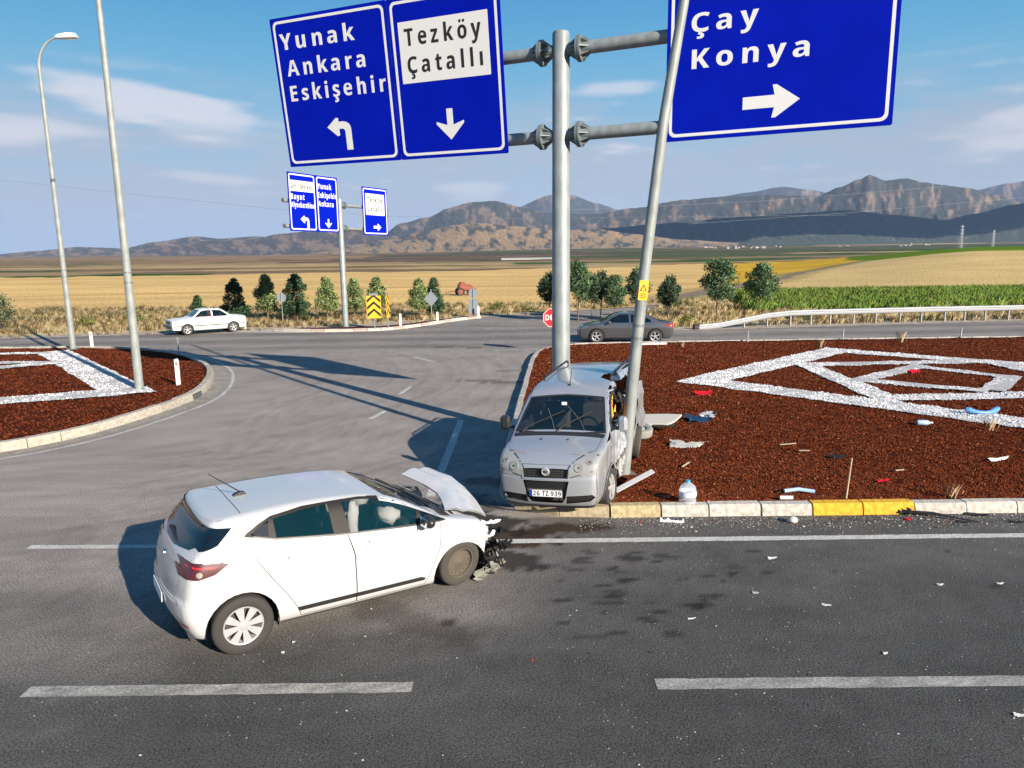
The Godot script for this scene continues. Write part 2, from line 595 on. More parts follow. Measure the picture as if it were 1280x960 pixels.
func sheet_poly(poly: PackedVector2Array, y: float, col: Color, colvar := 0.0) -> MB:
	var b := MB.new()
	b.has_col = true
	var tr := Geometry2D.triangulate_polygon(poly)
	for i in poly.size():
		b.col = col
		b.vert(Vector3(poly[i].x, y, poly[i].y), Vector3.UP)
	for i in range(0, tr.size(), 3):
		b.idx(tr[i], tr[i + 1], tr[i + 2])
	return b

# a strip of paint along a polyline, cut in short pieces so that its wear can vary
func painted(line: PackedVector2Array, w: float, y: float, c: Color, wear := 0.3) -> MB:
	var b := MB.new()
	b.has_col = true
	var pts := PackedVector2Array()
	for i in line.size() - 1:
		var m := int(maxf(1.0, ceil(line[i].distance_to(line[i + 1]) / 0.12)))
		for k in m:
			pts.append(line[i].lerp(line[i + 1], float(k) / m))
	pts.append(line[line.size() - 1])
	var prev := -1
	for i in pts.size():
		var t := (pts[min(i + 1, pts.size() - 1)] - pts[max(i - 1, 0)]).normalized()
		var nn := Vector2(-t.y, t.x)
		var st := b.v.size()
		for k in 4:
			var o := (k / 3.0 - 0.5) * w
			if k == 0 or k == 3:
				o *= 1.0 + 0.16 * gn2.get_noise_2d(pts[i].x * 14.0 + k * 30.0, pts[i].y * 14.0)
			var p := pts[i] + nn * o
			var f := 1.0 - wear * (0.45 + gn.get_noise_2d(p.x * 6.0 + 20.0, p.y * 12.0) + 0.4 * gn2.get_noise_2d(p.x * 1.5, p.y * 1.5))
			b.col = Color(c.r * f, c.g * f, c.b * f)
			b.vert(Vector3(p.x, y, p.y), Vector3.UP)
		if prev >= 0:
			for k in 3:
				b.idx(prev + k, prev + k + 1, st + k)
				b.idx(prev + k + 1, st + k + 1, st + k)
		prev = st
	return b

const WEST: Array[Vector2] = [Vector2(1.5, -10.5), Vector2(0.7, -10.58), Vector2(0.15, -10.85), Vector2(-0.15, -11.25), Vector2(-0.24, -11.8), Vector2(-0.16, -14.69), Vector2(0.16, -19.86), Vector2(0.71, -27.4), Vector2(1.1, -29.8), Vector2(1.78, -31.1), Vector2(2.9, -31.9), Vector2(4.4, -32.15), Vector2(8.1, -32.35), Vector2(15.5, -32.56), Vector2(23.7, -32.7), Vector2(42.0, -33.0)]
const LEFT: Array[Vector2] = [Vector2(-40, -10.2), Vector2(-24, -10.4), Vector2(-17, -11.3), Vector2(-13.6, -12.9), Vector2(-11.03, -14.8), Vector2(-10.2, -15.9), Vector2(-9.75, -17.2), Vector2(-9.45, -18.8), Vector2(-9.33, -20.3), Vector2(-9.6, -22.0), Vector2(-10.25, -24.1), Vector2(-11.3, -26.4), Vector2(-13.19, -29.05), Vector2(-15.2, -31.0), Vector2(-17.6, -32.3), Vector2(-20.2, -32.95), Vector2(-24, -33.0), Vector2(-40, -32.8)]

func smooth_line(l: Array[Vector2], step: float) -> PackedVector2Array:
	var cv := Curve2D.new()
	for i in l.size():
		var t := Vector2.ZERO
		if i > 0 and i < l.size() - 1:
			var d := (l[i + 1] - l[i - 1]).normalized()
			t = d * min(l[i].distance_to(l[i + 1]), l[i].distance_to(l[i - 1])) * 0.33
		cv.add_point(l[i], -t, t)
	var n_ := int(round(cv.get_baked_length() / step))
	var r := PackedVector2Array()
	for k in n_ + 1:
		r.append(cv.sample_baked(cv.get_baked_length() * k / n_, true))
	return r

# kerb stones laid along a line; inner side is to the right of the walking direction when side = 1
func lay_kerb(called: String, line: PackedVector2Array, side: float, tint: Callable, y0 := -0.02, h := 0.17, w := 0.2) -> Node3D:
	var root := Node3D.new()
	root.name = numbered(called)
	add_child(root)
	root.set_meta("kind", "structure")
	var r := RandomNumberGenerator.new()
	r.seed = 77 + line.size()
	for i in line.size() - 1:
		var a := line[i]
		var d := line[i + 1] - a
		var len_ := d.length()
		var t := d / len_
		var nn := Vector2(-t.y, t.x) * side
		var b := MB.new()
		b.has_col = true
		b.col = tint.call(i, a + d * 0.5)
		# cross-section: sloping face, rounded top edge
		var prof := PackedVector2Array([Vector2(0.0, y0), Vector2(0.015, h * 0.55), Vector2(0.035, h - 0.03), Vector2(0.06, h), Vector2(w, h + 0.004), Vector2(w, y0)])
		var ex := Vector3(nn.x, 0, nn.y)
		var ez := Vector3(t.x, 0, t.y)
		var gap := 0.008 + r.randf() * 0.01
		var o := Vector3(a.x, r.randf_range(-0.012, 0.012), a.y) + ez * gap
		b.prism(prof, o + ex * r.randf_range(-0.008, 0.008), ex, Vector3.UP, ez.rotated(Vector3.UP, r.randf_range(-0.01, 0.01)), len_ - gap * 2.0)
		obj("kerb_stone", b, M.concrete, root)
	return root

func gravel_mesh(seed_: int) -> ArrayMesh:
	var r := RandomNumberGenerator.new()
	r.seed = seed_
	var p: Array[Vector3] = []
	for d in [Vector3(1, 0, 0), Vector3(-1, 0, 0), Vector3(0, 1, 0), Vector3(0, -1, 0), Vector3(0, 0, 1), Vector3(0, 0, -1)]:
		p.append(d * r.randf_range(0.6, 1.15) + Vector3(r.randf() - 0.5, r.randf() - 0.5, r.randf() - 0.5) * 0.5)
	var b := MB.new()
	for s in [[0, 2, 4], [2, 1, 4], [1, 3, 4], [3, 0, 4], [2, 0, 5], [1, 2, 5], [3, 1, 5], [0, 3, 5]]:
		var nn: Vector3 = (p[s[1]] - p[s[0]]).cross(p[s[2]] - p[s[0]])
		var ce: Vector3 = p[s[0]] + p[s[1]] + p[s[2]]
		b.tri(p[s[0]], p[s[1]], p[s[2]], (nn if nn.dot(ce) > 0 else -nn).normalized())
	return b.mesh()

func island_y(x: float, z: float) -> float:
	return 0.13 + 0.035 * gn.get_noise_2d(x * 0.6, z * 0.6) + 0.02 * gn2.get_noise_2d(x * 3.0, z * 3.0)

func island(called: String, outline: PackedVector2Array, lo: Vector2, hi: Vector2, fine: float) -> void:
	# ground of the island, cut to its outline
	var b := MB.new()
	b.has_col = true
	var inner := Geometry2D.offset_polygon(outline, -0.12)
	var poly: PackedVector2Array = inner[0]
	var nx := int((hi.x - lo.x) / fine)
	var nz := int((hi.y - lo.y) / fine)
	for i in nx:
		for k in nz:
			var cell := PackedVector2Array([lo + Vector2(i, k) * fine, lo + Vector2(i + 1, k) * fine, lo + Vector2(i + 1, k + 1) * fine, lo + Vector2(i, k + 1) * fine])
			var inside := 0
			for p in cell:
				if Geometry2D.is_point_in_polygon(p, poly): inside += 1
			var parts: Array = [cell]
			if inside == 0:
				continue
			if inside < 4:
				parts = Geometry2D.intersect_polygons(cell, poly)
			for q in parts:
				var tr := Geometry2D.triangulate_polygon(q)
				var st := b.v.size()
				for p in q:
					var m := 0.75 + 0.3 * gn.get_noise_2d(p.x * 0.8, p.y * 0.8) + 0.35 * gn2.get_noise_2d(p.x * 5.0, p.y * 5.0)
					b.col = Color(0.132 * m, 0.034 * m, 0.0155 * m)
					var hh := island_y(p.x, p.y)
					b.vert(Vector3(p.x, hh, p.y), Vector3.UP)
				for t in range(0, tr.size(), 3):
					b.idx(st + tr[t], st + tr[t + 1], st + tr[t + 2])
	struct(called, b, M.scoria)

func stripes(called: String, label: String, sets: Array, group: String) -> Array:
	var polys: Array = []
	var sh := 0
	var b := MB.new()
	b.has_col = true
	for s in sets:
		var line: PackedVector2Array = s[0]
		for p in Geometry2D.offset_polyline(line, s[1] * 0.5, Geometry2D.JOIN_MITER, Geometry2D.END_BUTT):
			polys.append(p)
			# wavy edge, laid a little proud of the red gravel
			var q := PackedVector2Array()
			for i in p.size():
				var m := int(maxf(1.0, p[i].distance_to(p[(i + 1) % p.size()]) / 0.25))
				for k in m:
					var w: Vector2 = p[i].lerp(p[(i + 1) % p.size()], float(k) / m)
					q.append(w + Vector2(gn2.get_noise_2d(w.x * 4.0, w.y * 4.0), gn2.get_noise_2d(w.x * 4.0 + 60.0, w.y * 4.0)) * 0.09)
			var tr := Geometry2D.triangulate_polygon(q)
			var st := b.v.size()
			for w in q:
				b.col = Color(0.66, 0.66, 0.67)
				b.vert(Vector3(w.x, island_y(w.x, w.y) + 0.03 + 0.004 * sh, w.y), Vector3.UP)
			for t in range(0, tr.size(), 3):
				b.idx(st + tr[t], st + tr[t + 1], st + tr[t + 2])
			sh += 1
	var o := obj(called, b, M.white_bed)
	tag(o, label, "gravel", group, "stuff")
	return polys

func in_any(p: Vector2, polys: Array) -> bool:
	for q in polys:
		if Geometry2D.is_point_in_polygon(p, q): return true
	return false

func build_ground() -> void:
	gn.seed = 5; gn.frequency = 1.0; gn.fractal_octaves = 4
	gn2.seed = 6; gn2.frequency = 1.0; gn2.fractal_octaves = 3
	var rng := RandomNumberGenerator.new()
	rng.seed = 9
	M.white_bed = mat(Color(1, 1, 1), 0.95)
	M.white_bed.vertex_color_use_as_albedo = true
	M.white_bed.albedo_texture = noise_tex(24, 256, 0.1, Color(0.35, 0.33, 0.32), Color(1, 1, 1), 3, 2.4)
	M.white_bed.normal_enabled = true
	M.white_bed.normal_texture = bump_tex(25, 256, 0.1, 12.0)
	tri(M.white_bed, 1.0)
	# oil, coolant and rubber marks in the asphalt
	var oil := Color(0.018, 0.016, 0.015)
	var brown := Color(0.045, 0.026, 0.015)
	for s in [[-0.05, -9.75, 0.75, 0.4, 0.1, 0.9, brown], [0.75, -10.1, 0.8, 0.2, 0.0, 0.85, brown], [-0.45, -10.3, 0.7, 0.5, 0.4, 0.85, oil], [-0.1, -9.0, 0.65, 0.3, 0.5, 0.8, oil], [-0.75, -11.2, 0.6, 0.5, 0.2, 0.6, oil], [-0.5, -12.4, 0.45, 0.3, 0.0, 0.5, oil], [-1.2, -7.4, 1.1, 0.25, 0.55, 0.3, brown],
		[0.6, -19.9, 0.01, 0.01, 0, 0, oil], [-0.75, -23.0, 1.5, 0.28, 0.25, 0.55, brown], [-0.15, -25.2, 0.7, 0.2, 0.2, 0.4, brown], [-2.4, -32.2, 1.3, 0.13, 0.25, 0.6, oil], [1.55, -9.0, 0.2, 0.09, 0.1, 0.7, oil], [0.9, -8.9, 0.16, 0.08, 0.2, 0.6, oil]]:
		stains.append(s)
	for i in 56:
		var x := 0.5 + absf(rng.randfn()) * 1.5 if i < 46 else rng.randf_range(-4.0, 7.0)
		var z := rng.randf_range(-9.3, -6.9)
		var sz := rng.randf_range(0.035, 0.13) * (0.8 if i > 20 else 1.0)
		stains.append([x, z, sz * 1.5, sz * rng.randf_range(0.5, 0.78), rng.randf_range(-0.5, 0.5), rng.randf_range(0.35, 0.8), oil])
	# road surface
	var xs := lines_of(-46.0, 46.0, -7.5, 8.5, 0.075, 0.6)
	var zs := lines_of(-64.0, 16.0, -15.0, -4.0, 0.075, 0.4)
	var b := MB.new()
	b.has_col = true
	for z in zs:
		for x in xs:
			b.col = asphalt_color(x, z)
			b.v.append(Vector3(x, 0, z)); b.n.append(Vector3.UP); b.c.append(b.col); b.u.append(Vector2.ZERO)
	var w := xs.size()
	for k in zs.size() - 1:
		for i in w - 1:
			var p := k * w + i
			b.ix.append_array(PackedInt32Array([p, p + 1, p + w, p + 1, p + w + 1, p + w]))
	struct("road", b, M.asphalt)
	# painted lines
	var white := Color(0.62, 0.61, 0.58)
	var pale := Color(0.42, 0.41, 0.38)
	var marks: Array = [
		[[Vector2(-0.32, -9.62), Vector2(40, -9.55)], 0.15, white, 0.25, "white edge line along the kerb of the red island"],
		[[Vector2(-6.95, -9.62), Vector2(-4.6, -9.58)], 0.13, white, 0.35, "short white line end beside the rear of the white hatchback"],
		[[Vector2(-11.3, -6.14), Vector2(-7.2, -6.13)], 0.16, pale, 0.5, "lane dash left of the one in front of the white hatchback"],
		[[Vector2(-4.65, -6.13), Vector2(-0.98, -6.13)], 0.17, pale, 0.5, "worn lane dash on the asphalt in front of the white hatchback"],
		[[Vector2(1.33, -6.13), Vector2(5.2, -6.11)], 0.17, pale, 0.45, "worn lane dash at the bottom right on darker asphalt"],
		[[Vector2(7.5, -6.11), Vector2(11.4, -6.11)], 0.17, pale, 0.45, "lane dash further right on the dark asphalt"],
		[[Vector2(-1.42, -11.6), Vector2(-1.34, -14.5), Vector2(-1.29, -17.4)], 0.16, white, 0.3, "white line running into the shadow beside the silver van"],
		[[Vector2(-3.62, -17.6), Vector2(-3.4, -18.6)], 0.13, white, 0.3, "nearer short dash between the post shadows"],
		[[Vector2(-3.38, -20.9), Vector2(-3.22, -22.2)], 0.13, white, 0.3, "farther short dash beyond the post shadow"],
		[[Vector2(-4.1, -29.2), Vector2(-3.0, -27.6)], 0.14, white, 0.5, "faint slanting mark where the roads meet"],
		[[Vector2(-0.8, -31.0), Vector2(1.2, -31.2)], 0.2, white, 0.5, "faint mark before the stop sign"]]
	for m in marks:
		var ln := PackedVector2Array()
		for p in m[0]: ln.append(p)
		var o := struct("road_marking", painted(ln, m[1], 0.004, m[2], m[3]), M.paint_line)
		o.set_meta("label", m[4])
	var lk := smooth_line(LEFT, 0.8)
	var gut := PackedVector2Array()
	var edge := PackedVector2Array()
	for i in lk.size():
		var t := (lk[min(i + 1, lk.size() - 1)] - lk[max(i - 1, 0)]).normalized()
		var nn := Vector2(-t.y, t.x)
		gut.append(lk[i] + nn * 0.19)
		edge.append(lk[i] + nn * 0.62)
	struct("gutter", painted(gut, 0.42, 0.005, Color(0.33, 0.3, 0.26), 0.35), M.concrete)
	var o2 := struct("road_marking", painted(edge, 0.1, 0.004, white, 0.45), M.paint_line)
	o2.set_meta("label", "curved white edge line round the left island")
	# main island with its kerbs
	var wk := smooth_line(WEST, 0.8)
	var front := PackedVector2Array()
	for x in [1.5, 2.3, 3.04, 3.85, 4.65, 5.43, 6.24, 7.04, 7.83]: front.append(Vector2(x, -10.5))
	for k in 40: front.append(Vector2(8.63 + 0.8 * k, -10.5))
	var rc := RandomNumberGenerator.new()
	rc.seed = 3
	lay_kerb("front_kerb", front, -1.0, func(i: int, _p: Vector2):
		if i == 4 or i == 5: return Color(0.66, 0.37, 0.02)
		if i == 0: return Color(0.41, 0.335, 0.19)
		if i >= 12 and (i / 2) % 4 == 0: return Color(0.7, 0.42, 0.03)
		var f := rc.randf_range(0.85, 1.0)
		return Color(0.50 * f, 0.475 * f, 0.43 * f))
	lay_kerb("west_kerb", wk, 1.0, func(i: int, _p: Vector2):
		var f := rc.randf_range(0.85, 1.0)
		return Color(0.36, 0.3, 0.2) if i < 2 else Color(0.45 * f, 0.43 * f, 0.39 * f))
	var outline := PackedVector2Array()
	for p in wk: outline.append(p)
	outline.append(Vector2(42, -10.5))
	if Geometry2D.is_polygon_clockwise(outline): outline.reverse()
	island("red_gravel_ground", outline, Vector2(-1, -34), Vector2(42.5, -10), 0.25)
	var rk := func(i: int, p: Vector2):
		var f := rc.randf_range(0.8, 1.0)
		return Color(0.42 * f, 0.385 * f, 0.33 * f) if p.y > -28.0 else Color(0.45 * f, 0.43 * f, 0.39 * f)
	lay_kerb("left_kerb", lk, -1.0, rk, -0.02, 0.2, 0.22)
	var out2 := PackedVector2Array()
	for p in lk: out2.append(p)
	if Geometry2D.is_polygon_clockwise(out2): out2.reverse()
	island("left_red_gravel_ground", out2, Vector2(-40, -34), Vector2(-9, -10), 0.3)
	# white gravel bands
	var V := func(a: Array) -> PackedVector2Array:
		var r := PackedVector2Array()
		for p in a: r.append(p)
		return r
	var right_bands := stripes("white_gravel_bands", "white gravel bands forming nested diamonds on the red island", [
		[V.call([Vector2(16.2, -11.3), Vector2(11.9, -15.5), Vector2(9.48, -18.0), Vector2(5.9, -21.75), Vector2(13.1, -28.5), Vector2(17.7, -24.0), Vector2(24.0, -18.0)]), 1.15],
		[V.call([Vector2(10.4, -25.2), Vector2(10.05, -18.75), Vector2(13.0, -18.9), Vector2(15.5, -18.95)]), 0.75],
		[V.call([Vector2(10.6, -24.75), Vector2(16.8, -25.0), Vector2(17.0, -22.8)]), 0.75],
		[V.call([Vector2(13.9, -24.1), Vector2(15.5, -21.8), Vector2(13.5, -19.6)]), 0.6],
		[V.call([Vector2(13.3, -19.5), Vector2(10.7, -21.5), Vector2(14.2, -24.3)]), 0.6]], "")
	var left_bands := stripes("white_gravel_bands", "white gravel bands forming a pointed shape on the left island", [
		[V.call([Vector2(-20.0, -18.0), Vector2(-15.0, -19.7), Vector2(-11.7, -21.2), Vector2(-19.2, -30.0), Vector2(-20.4, -31.3)]), 1.25],
		[V.call([Vector2(-27.0, -29.9), Vector2(-19.6, -30.9)]), 0.6],
		[V.call([Vector2(-27.0, -28.6), Vector2(-17.6, -27.6), Vector2(-23.0, -24.2)]), 0.7]], "")
	# loose stones
	var inner_r: PackedVector2Array = Geometry2D.offset_polygon(outline, -0.2)[0]
	var inner_l: PackedVector2Array = Geometry2D.offset_polygon(out2, -0.24)[0]
	var kinds: Array = [gravel_mesh(1), gravel_mesh(2), gravel_mesh(3)]
	for q in 3:
		var tf: Array[Transform3D] = []
		var cl := PackedColorArray()
		var tw: Array[Transform3D] = []
		var cw := PackedColorArray()
		for i in 62000:
			var t := pow(rng.randf(), 1.7)
			var z := -10.75 - t * 21.0
			var x := rng.randf_range(-0.3, 2.0 + (-z) * 0.80)
			var p := Vector2(x, z)
			if not Geometry2D.is_point_in_polygon(p, inner_r): continue
			var white_here := in_any(p, right_bands)
			var s := rng.randf_range(0.009, 0.022) * (1.0 + t * 0.9)
			if white_here: s *= 1.05
			var bs := Basis.from_euler(Vector3(rng.randf() * TAU, rng.randf() * TAU, rng.randf() * TAU)).scaled(Vector3(s, s * rng.randf_range(0.6, 1.0), s * rng.randf_range(0.7, 1.3)))
			var tr := Transform3D(bs, Vector3(x, island_y(x, z) + (0.035 if white_here else 0.004), z))
			if white_here:
				var g := rng.randf_range(0.5, 0.78)
				tw.append(tr); cw.append(Color(g, g, g * 1.02))
			else:
				var g := rng.randf_range(0.35, 1.25)
				var pale_one := rng.randf() < 0.022
				tf.append(tr); cl.append(Color(0.36, 0.17, 0.07) * rng.randf_range(0.6, 1.1) if pale_one else Color(0.15 * g, 0.038 * g, 0.0165 * g))
		for i in 16000:
			var z := rng.randf_range(-33.0, -14.0)
			var x := rng.randf_range(-26.0, -9.3)
			var p := Vector2(x, z)
			if not Geometry2D.is_point_in_polygon(p, inner_l): continue
			var white_here := in_any(p, left_bands)
			var s := rng.randf_range(0.012, 0.027)
			var tr := Transform3D(Basis.from_euler(Vector3(rng.randf() * TAU, rng.randf() * TAU, 0)).scaled(Vector3.ONE * s), Vector3(x, island_y(x, z) + (0.035 if white_here else 0.004), z))
			if white_here:
				var g := rng.randf_range(0.5, 0.78)
				tw.append(tr); cw.append(Color(g, g, g * 1.02))
			else:
				var g := rng.randf_range(0.45, 1.2)
				tf.append(tr); cl.append(Color(0.16 * g, 0.04 * g, 0.017 * g))
		tag(scatter("red_gravel", kinds[q], M.stone, tf, cl), "loose red volcanic gravel on the two islands", "gravel", "loose red gravel")
		tag(scatter("white_gravel", kinds[q], M.stone, tw, cw), "loose white stones of the gravel bands", "gravel", "loose white stones")

# ---------------------------------------------------------------- verge, fields, plain and hills
const VERGE: Array[Vector2] = [Vector2(-60, -37.6), Vector2(-27.6, -38.2), Vector2(-19.7, -39.7), Vector2(-15.7, -41.0), Vector2(-11.5, -41.1), Vector2(-6.9, -42.9), Vector2(-4.1, -46.2), Vector2(-2.1, -48.2), Vector2(0.6, -49.6), Vector2(5.0, -53.0)]
func horizon_px(px: float) -> float:
	return 330.0 - 0.0124 * px
func land_h(x: float, d: float) -> float:
	var h := 0.05
	h += 0.5 * smoothstep(60.0, 140.0, d) * gn.get_noise_2d(x * 0.012, d * 0.012)
	var px := 640.0 + 888.0 * x / d
	# the ground swells on the right, falls again behind the crest, then the plain climbs to the hills
	var swell := smoothstep(930.0, 1230.0, px)
	h += swell * 5.2 * smoothstep(70.0, 210.0, d) * smoothstep(520.0, 330.0, d)
	h += 42.0 * pow(clampf((d - 230.0) / 4300.0, 0.0, 3.0), 1.35) * (1.0 + 0.5 * smoothstep(300.0, 800.0, px))
	return h
func hashf(a: int, b: int) -> float:
	var q := sin(a * 127.1 + b * 311.7) * 43758.5453
	return q - floor(q)
func land_color(x: float, d: float) -> Color:
	var px := 640.0 + 888.0 * x / d
	var a := gn.get_noise_2d(x * 0.05, d * 0.05)
	var b := gn2.get_noise_2d(x * 0.011, d * 0.09)
	var straw := Color(0.72, 0.49, 0.205)
	var c := straw
	if d < 62.0:
		# rough dry verge with bare and green patches
		c = Color(0.58, 0.43, 0.20)
		c = c.lerp(Color(0.30, 0.27, 0.09), smoothstep(0.1, 0.5, a) * 0.7)
		c = c.lerp(Color(0.48, 0.38, 0.26), smoothstep(0.0, -0.45, b))
	var far := smoothstep(56.0, 66.0, d)
	if far > 0.0:
		var f := straw
		# drilling and harvest lines of the stubble, slightly turned
		var st := 0.5 + gn2.get_noise_2d((d - 0.22 * x) * 0.16, x * 0.004)
		f = f * (0.9 + 0.1 * st + 0.16 * b + 0.12 * a)
		for tk in [[96.0, 0.16], [128.0, 0.3], [168.0, -0.12], [205.0, 0.2]]:
			var off: float = d - tk[0] - tk[1] * x - 5.0 * sin(x * 0.03 + tk[0])
			f = f.lerp(Color(0.36, 0.235, 0.10), smoothstep(2.6, 0.6, absf(off)) * (0.45 + 0.5 * a))
		# the farm track that runs from the side road to the upper right
		var tx := 13.3 + (minf(d, 143.0) - 62.0) * 0.55 + maxf(d - 143.0, 0.0) * 0.86 + 1.2 * sin(d * 0.06)
		if px > 700.0 and d < 330.0:
			var dist := absf(x - tx)
			if x > tx:
				f = Color(0.60, 0.44, 0.20) * (0.93 + 0.1 * st + 0.15 * a)
			elif x > 24.5 + (d - 78.0) * 0.26 + 2.0 * a and d > 72.0:
				f = Color(0.64, 0.40, 0.045) * (0.92 + 0.25 * a + 0.15 * b)
			f = f.lerp(Color(0.19, 0.165, 0.13), smoothstep(2.4, 1.3, dist + 0.6 * a) * 0.9)
			f = f.lerp(Color(0.3, 0.25, 0.1), smoothstep(5.5, 3.0, dist) * 0.6 * smoothstep(1.8, 2.4, dist))
		# green crop beside the road on the right and one over the crest
		if px > 945.0 and x > 17.5 and d > 50.0 and d < 76.0:
			f = Color(0.14, 0.25, 0.03)
		if px > 1050.0 and d > 175.0 and x > 88.0 + (d - 175.0) * 0.25 and d < 330.0:
			f = Color(0.13, 0.22, 0.02) * (0.9 + 0.3 * b)
		# edge of the stubble, then a patchwork on the plain
		var lim := 235.0 + 25.0 * sin(x * 0.012) + 60.0 * smoothstep(650.0, 900.0, px) + 14.0 * a
		if d > lim:
			var q := Vector2(x + 0.18 * d, d - 0.1 * x)
			var row := int(floor(log(maxf(q.y, 10.0) / 150.0) * 6.5 + 0.5 * gn.get_noise_2d(x * 0.0009, 3.0)))
			var colu := int(floor(q.x / (120.0 + 0.22 * d) + hashf(row, 3) * 7.0))
			var hsh := hashf(row, colu)
			if hsh < 0.2: f = Color(0.055, 0.115, 0.035)
			elif hsh < 0.36: f = Color(0.10, 0.125, 0.06)
			elif hsh < 0.52: f = Color(0.22, 0.155, 0.095)
			elif hsh < 0.74: f = Color(0.36, 0.26, 0.15)
			elif hsh < 0.86: f = Color(0.14, 0.105, 0.09)
			else: f = Color(0.46, 0.34, 0.18)
			if px < 420.0 and d > 700.0:
				f = f.lerp(Color(0.33, 0.215, 0.13), 0.75)
			f = f * (0.9 + 0.35 * a)
			# scattered scrub thickens towards the hills
			var sc := gn2.get_noise_2d(x * 0.02, d * 0.006) + gn.get_noise_2d(x * 0.004, d * 0.0015)
			f = f.lerp(Color(0.045, 0.055, 0.045), smoothstep(0.2, 0.6, sc) * 0.6 * smoothstep(lim, lim + 500.0, d))
		c = c.lerp(f, far)
	return c

func ridge(called: String, label: String, line: PackedVector2Array, d0: float, d1: float, base_px: float, sandy: Color, scrub: Color, cover: float, amp: float, seed_: int) -> void:
	# a range of hills: line gives its crest as seen from the road (bearing, height), d0 the foot and d1 the crest
	var b := MB.new()
	b.has_col = true
	var f := noise(seed_, 1.0, 5)
	var f2 := noise(seed_ + 1, 1.0, 4)
	var x0 := line[0].x
	var x1 := line[line.size() - 1].x
	var nu := int((x1 - x0) / 2.2)
	var nv := 42
	var si := 0
	var hh: Array = []
	for i in nu + 1:
		var px := x0 + (x1 - x0) * i / nu
		while si < line.size() - 2 and px > line[si + 1].x:
			si += 1
		var t := clampf((px - line[si].x) / (line[si + 1].x - line[si].x), 0, 1)
		var ts := t * t * (3.0 - 2.0 * t)
		var py := lerpf(line[si].y, line[si + 1].y, lerpf(t, ts, 0.6))
		var tx := (px - 640.0) / 888.0
		var foot := land_h(tx * d0, d0) - 4.0
		var top := CAM_H + (horizon_px(px) - py) / 888.0 * d1
		top += f.get_noise_2d(px * 0.09, 7.0) * amp * 0.09
		for k in nv + 1:
			var s := float(k) / nv * 1.25
			var d := d0 + (d1 - d0) * s
			var prof: float = pow(s, 1.25) if s <= 1.0 else 1.0 - (s - 1.0) * 1.6
			# spurs and gullies running downhill
			var wu := px * 0.034 + 0.8 * f2.get_noise_2d(px * 0.03, s * 2.0)
			var gl := 1.0 - absf(f.get_noise_2d(wu, s * 0.9)) * 2.2
			var fine := f2.get_noise_2d(px * 0.22, s * 6.0)
			var env := sin(PI * clampf(s, 0, 1))
			var h: float = foot + (top - foot) * prof + amp * 0.34 * env * (gl * 0.75 - 0.45) + amp * 0.09 * fine * (0.3 + env)
			var m := f.get_noise_2d(px * 0.045 + 30.0, s * 1.6) + 0.5 * f2.get_noise_2d(px * 0.16, s * 5.0)
			var w := clampf(smoothstep(-0.25, 0.3, m + cover - 0.5 + (0.35 - gl * 0.35)), 0, 1)
			var rk := smoothstep(0.25, 0.6, fine)
			var cc := sandy * (0.85 + 0.35 * f2.get_noise_2d(px * 0.3, s * 9.0))
			cc = cc.lerp(sandy * 1.25, rk * 0.5)
			b.col = cc.lerp(scrub, w)
			hh.append(h)
			b.v.append(Vector3(tx * d, h, -d)); b.n.append(Vector3.UP); b.c.append(b.col); b.u.append(Vector2.ZERO)
	for i in nu + 1:
		for k in nv + 1:
			var p := i * (nv + 1) + k
			var e := b.v[mini(i + 1, nu) * (nv + 1) + k] - b.v[maxi(i - 1, 0) * (nv + 1) + k]
			var g := b.v[i * (nv + 1) + mini(k + 1, nv)] - b.v[i * (nv + 1) + maxi(k - 1, 0)]
			var nn := e.cross(g).normalized()
			b.n[p] = nn if nn.y > 0 else -nn
			if i < nu and k < nv:
				b.idx(p, p + 1, p + nv + 1)
				b.idx(p + 1, p + nv + 2, p + nv + 1)
	var o := struct(called, b, M.hill)
	o.set_meta("label", label)

func P2(a: Array) -> PackedVector2Array:
	var r := PackedVector2Array()
	for i in range(0, a.size(), 2): r.append(Vector2(a[i], a[i + 1]))
	return r

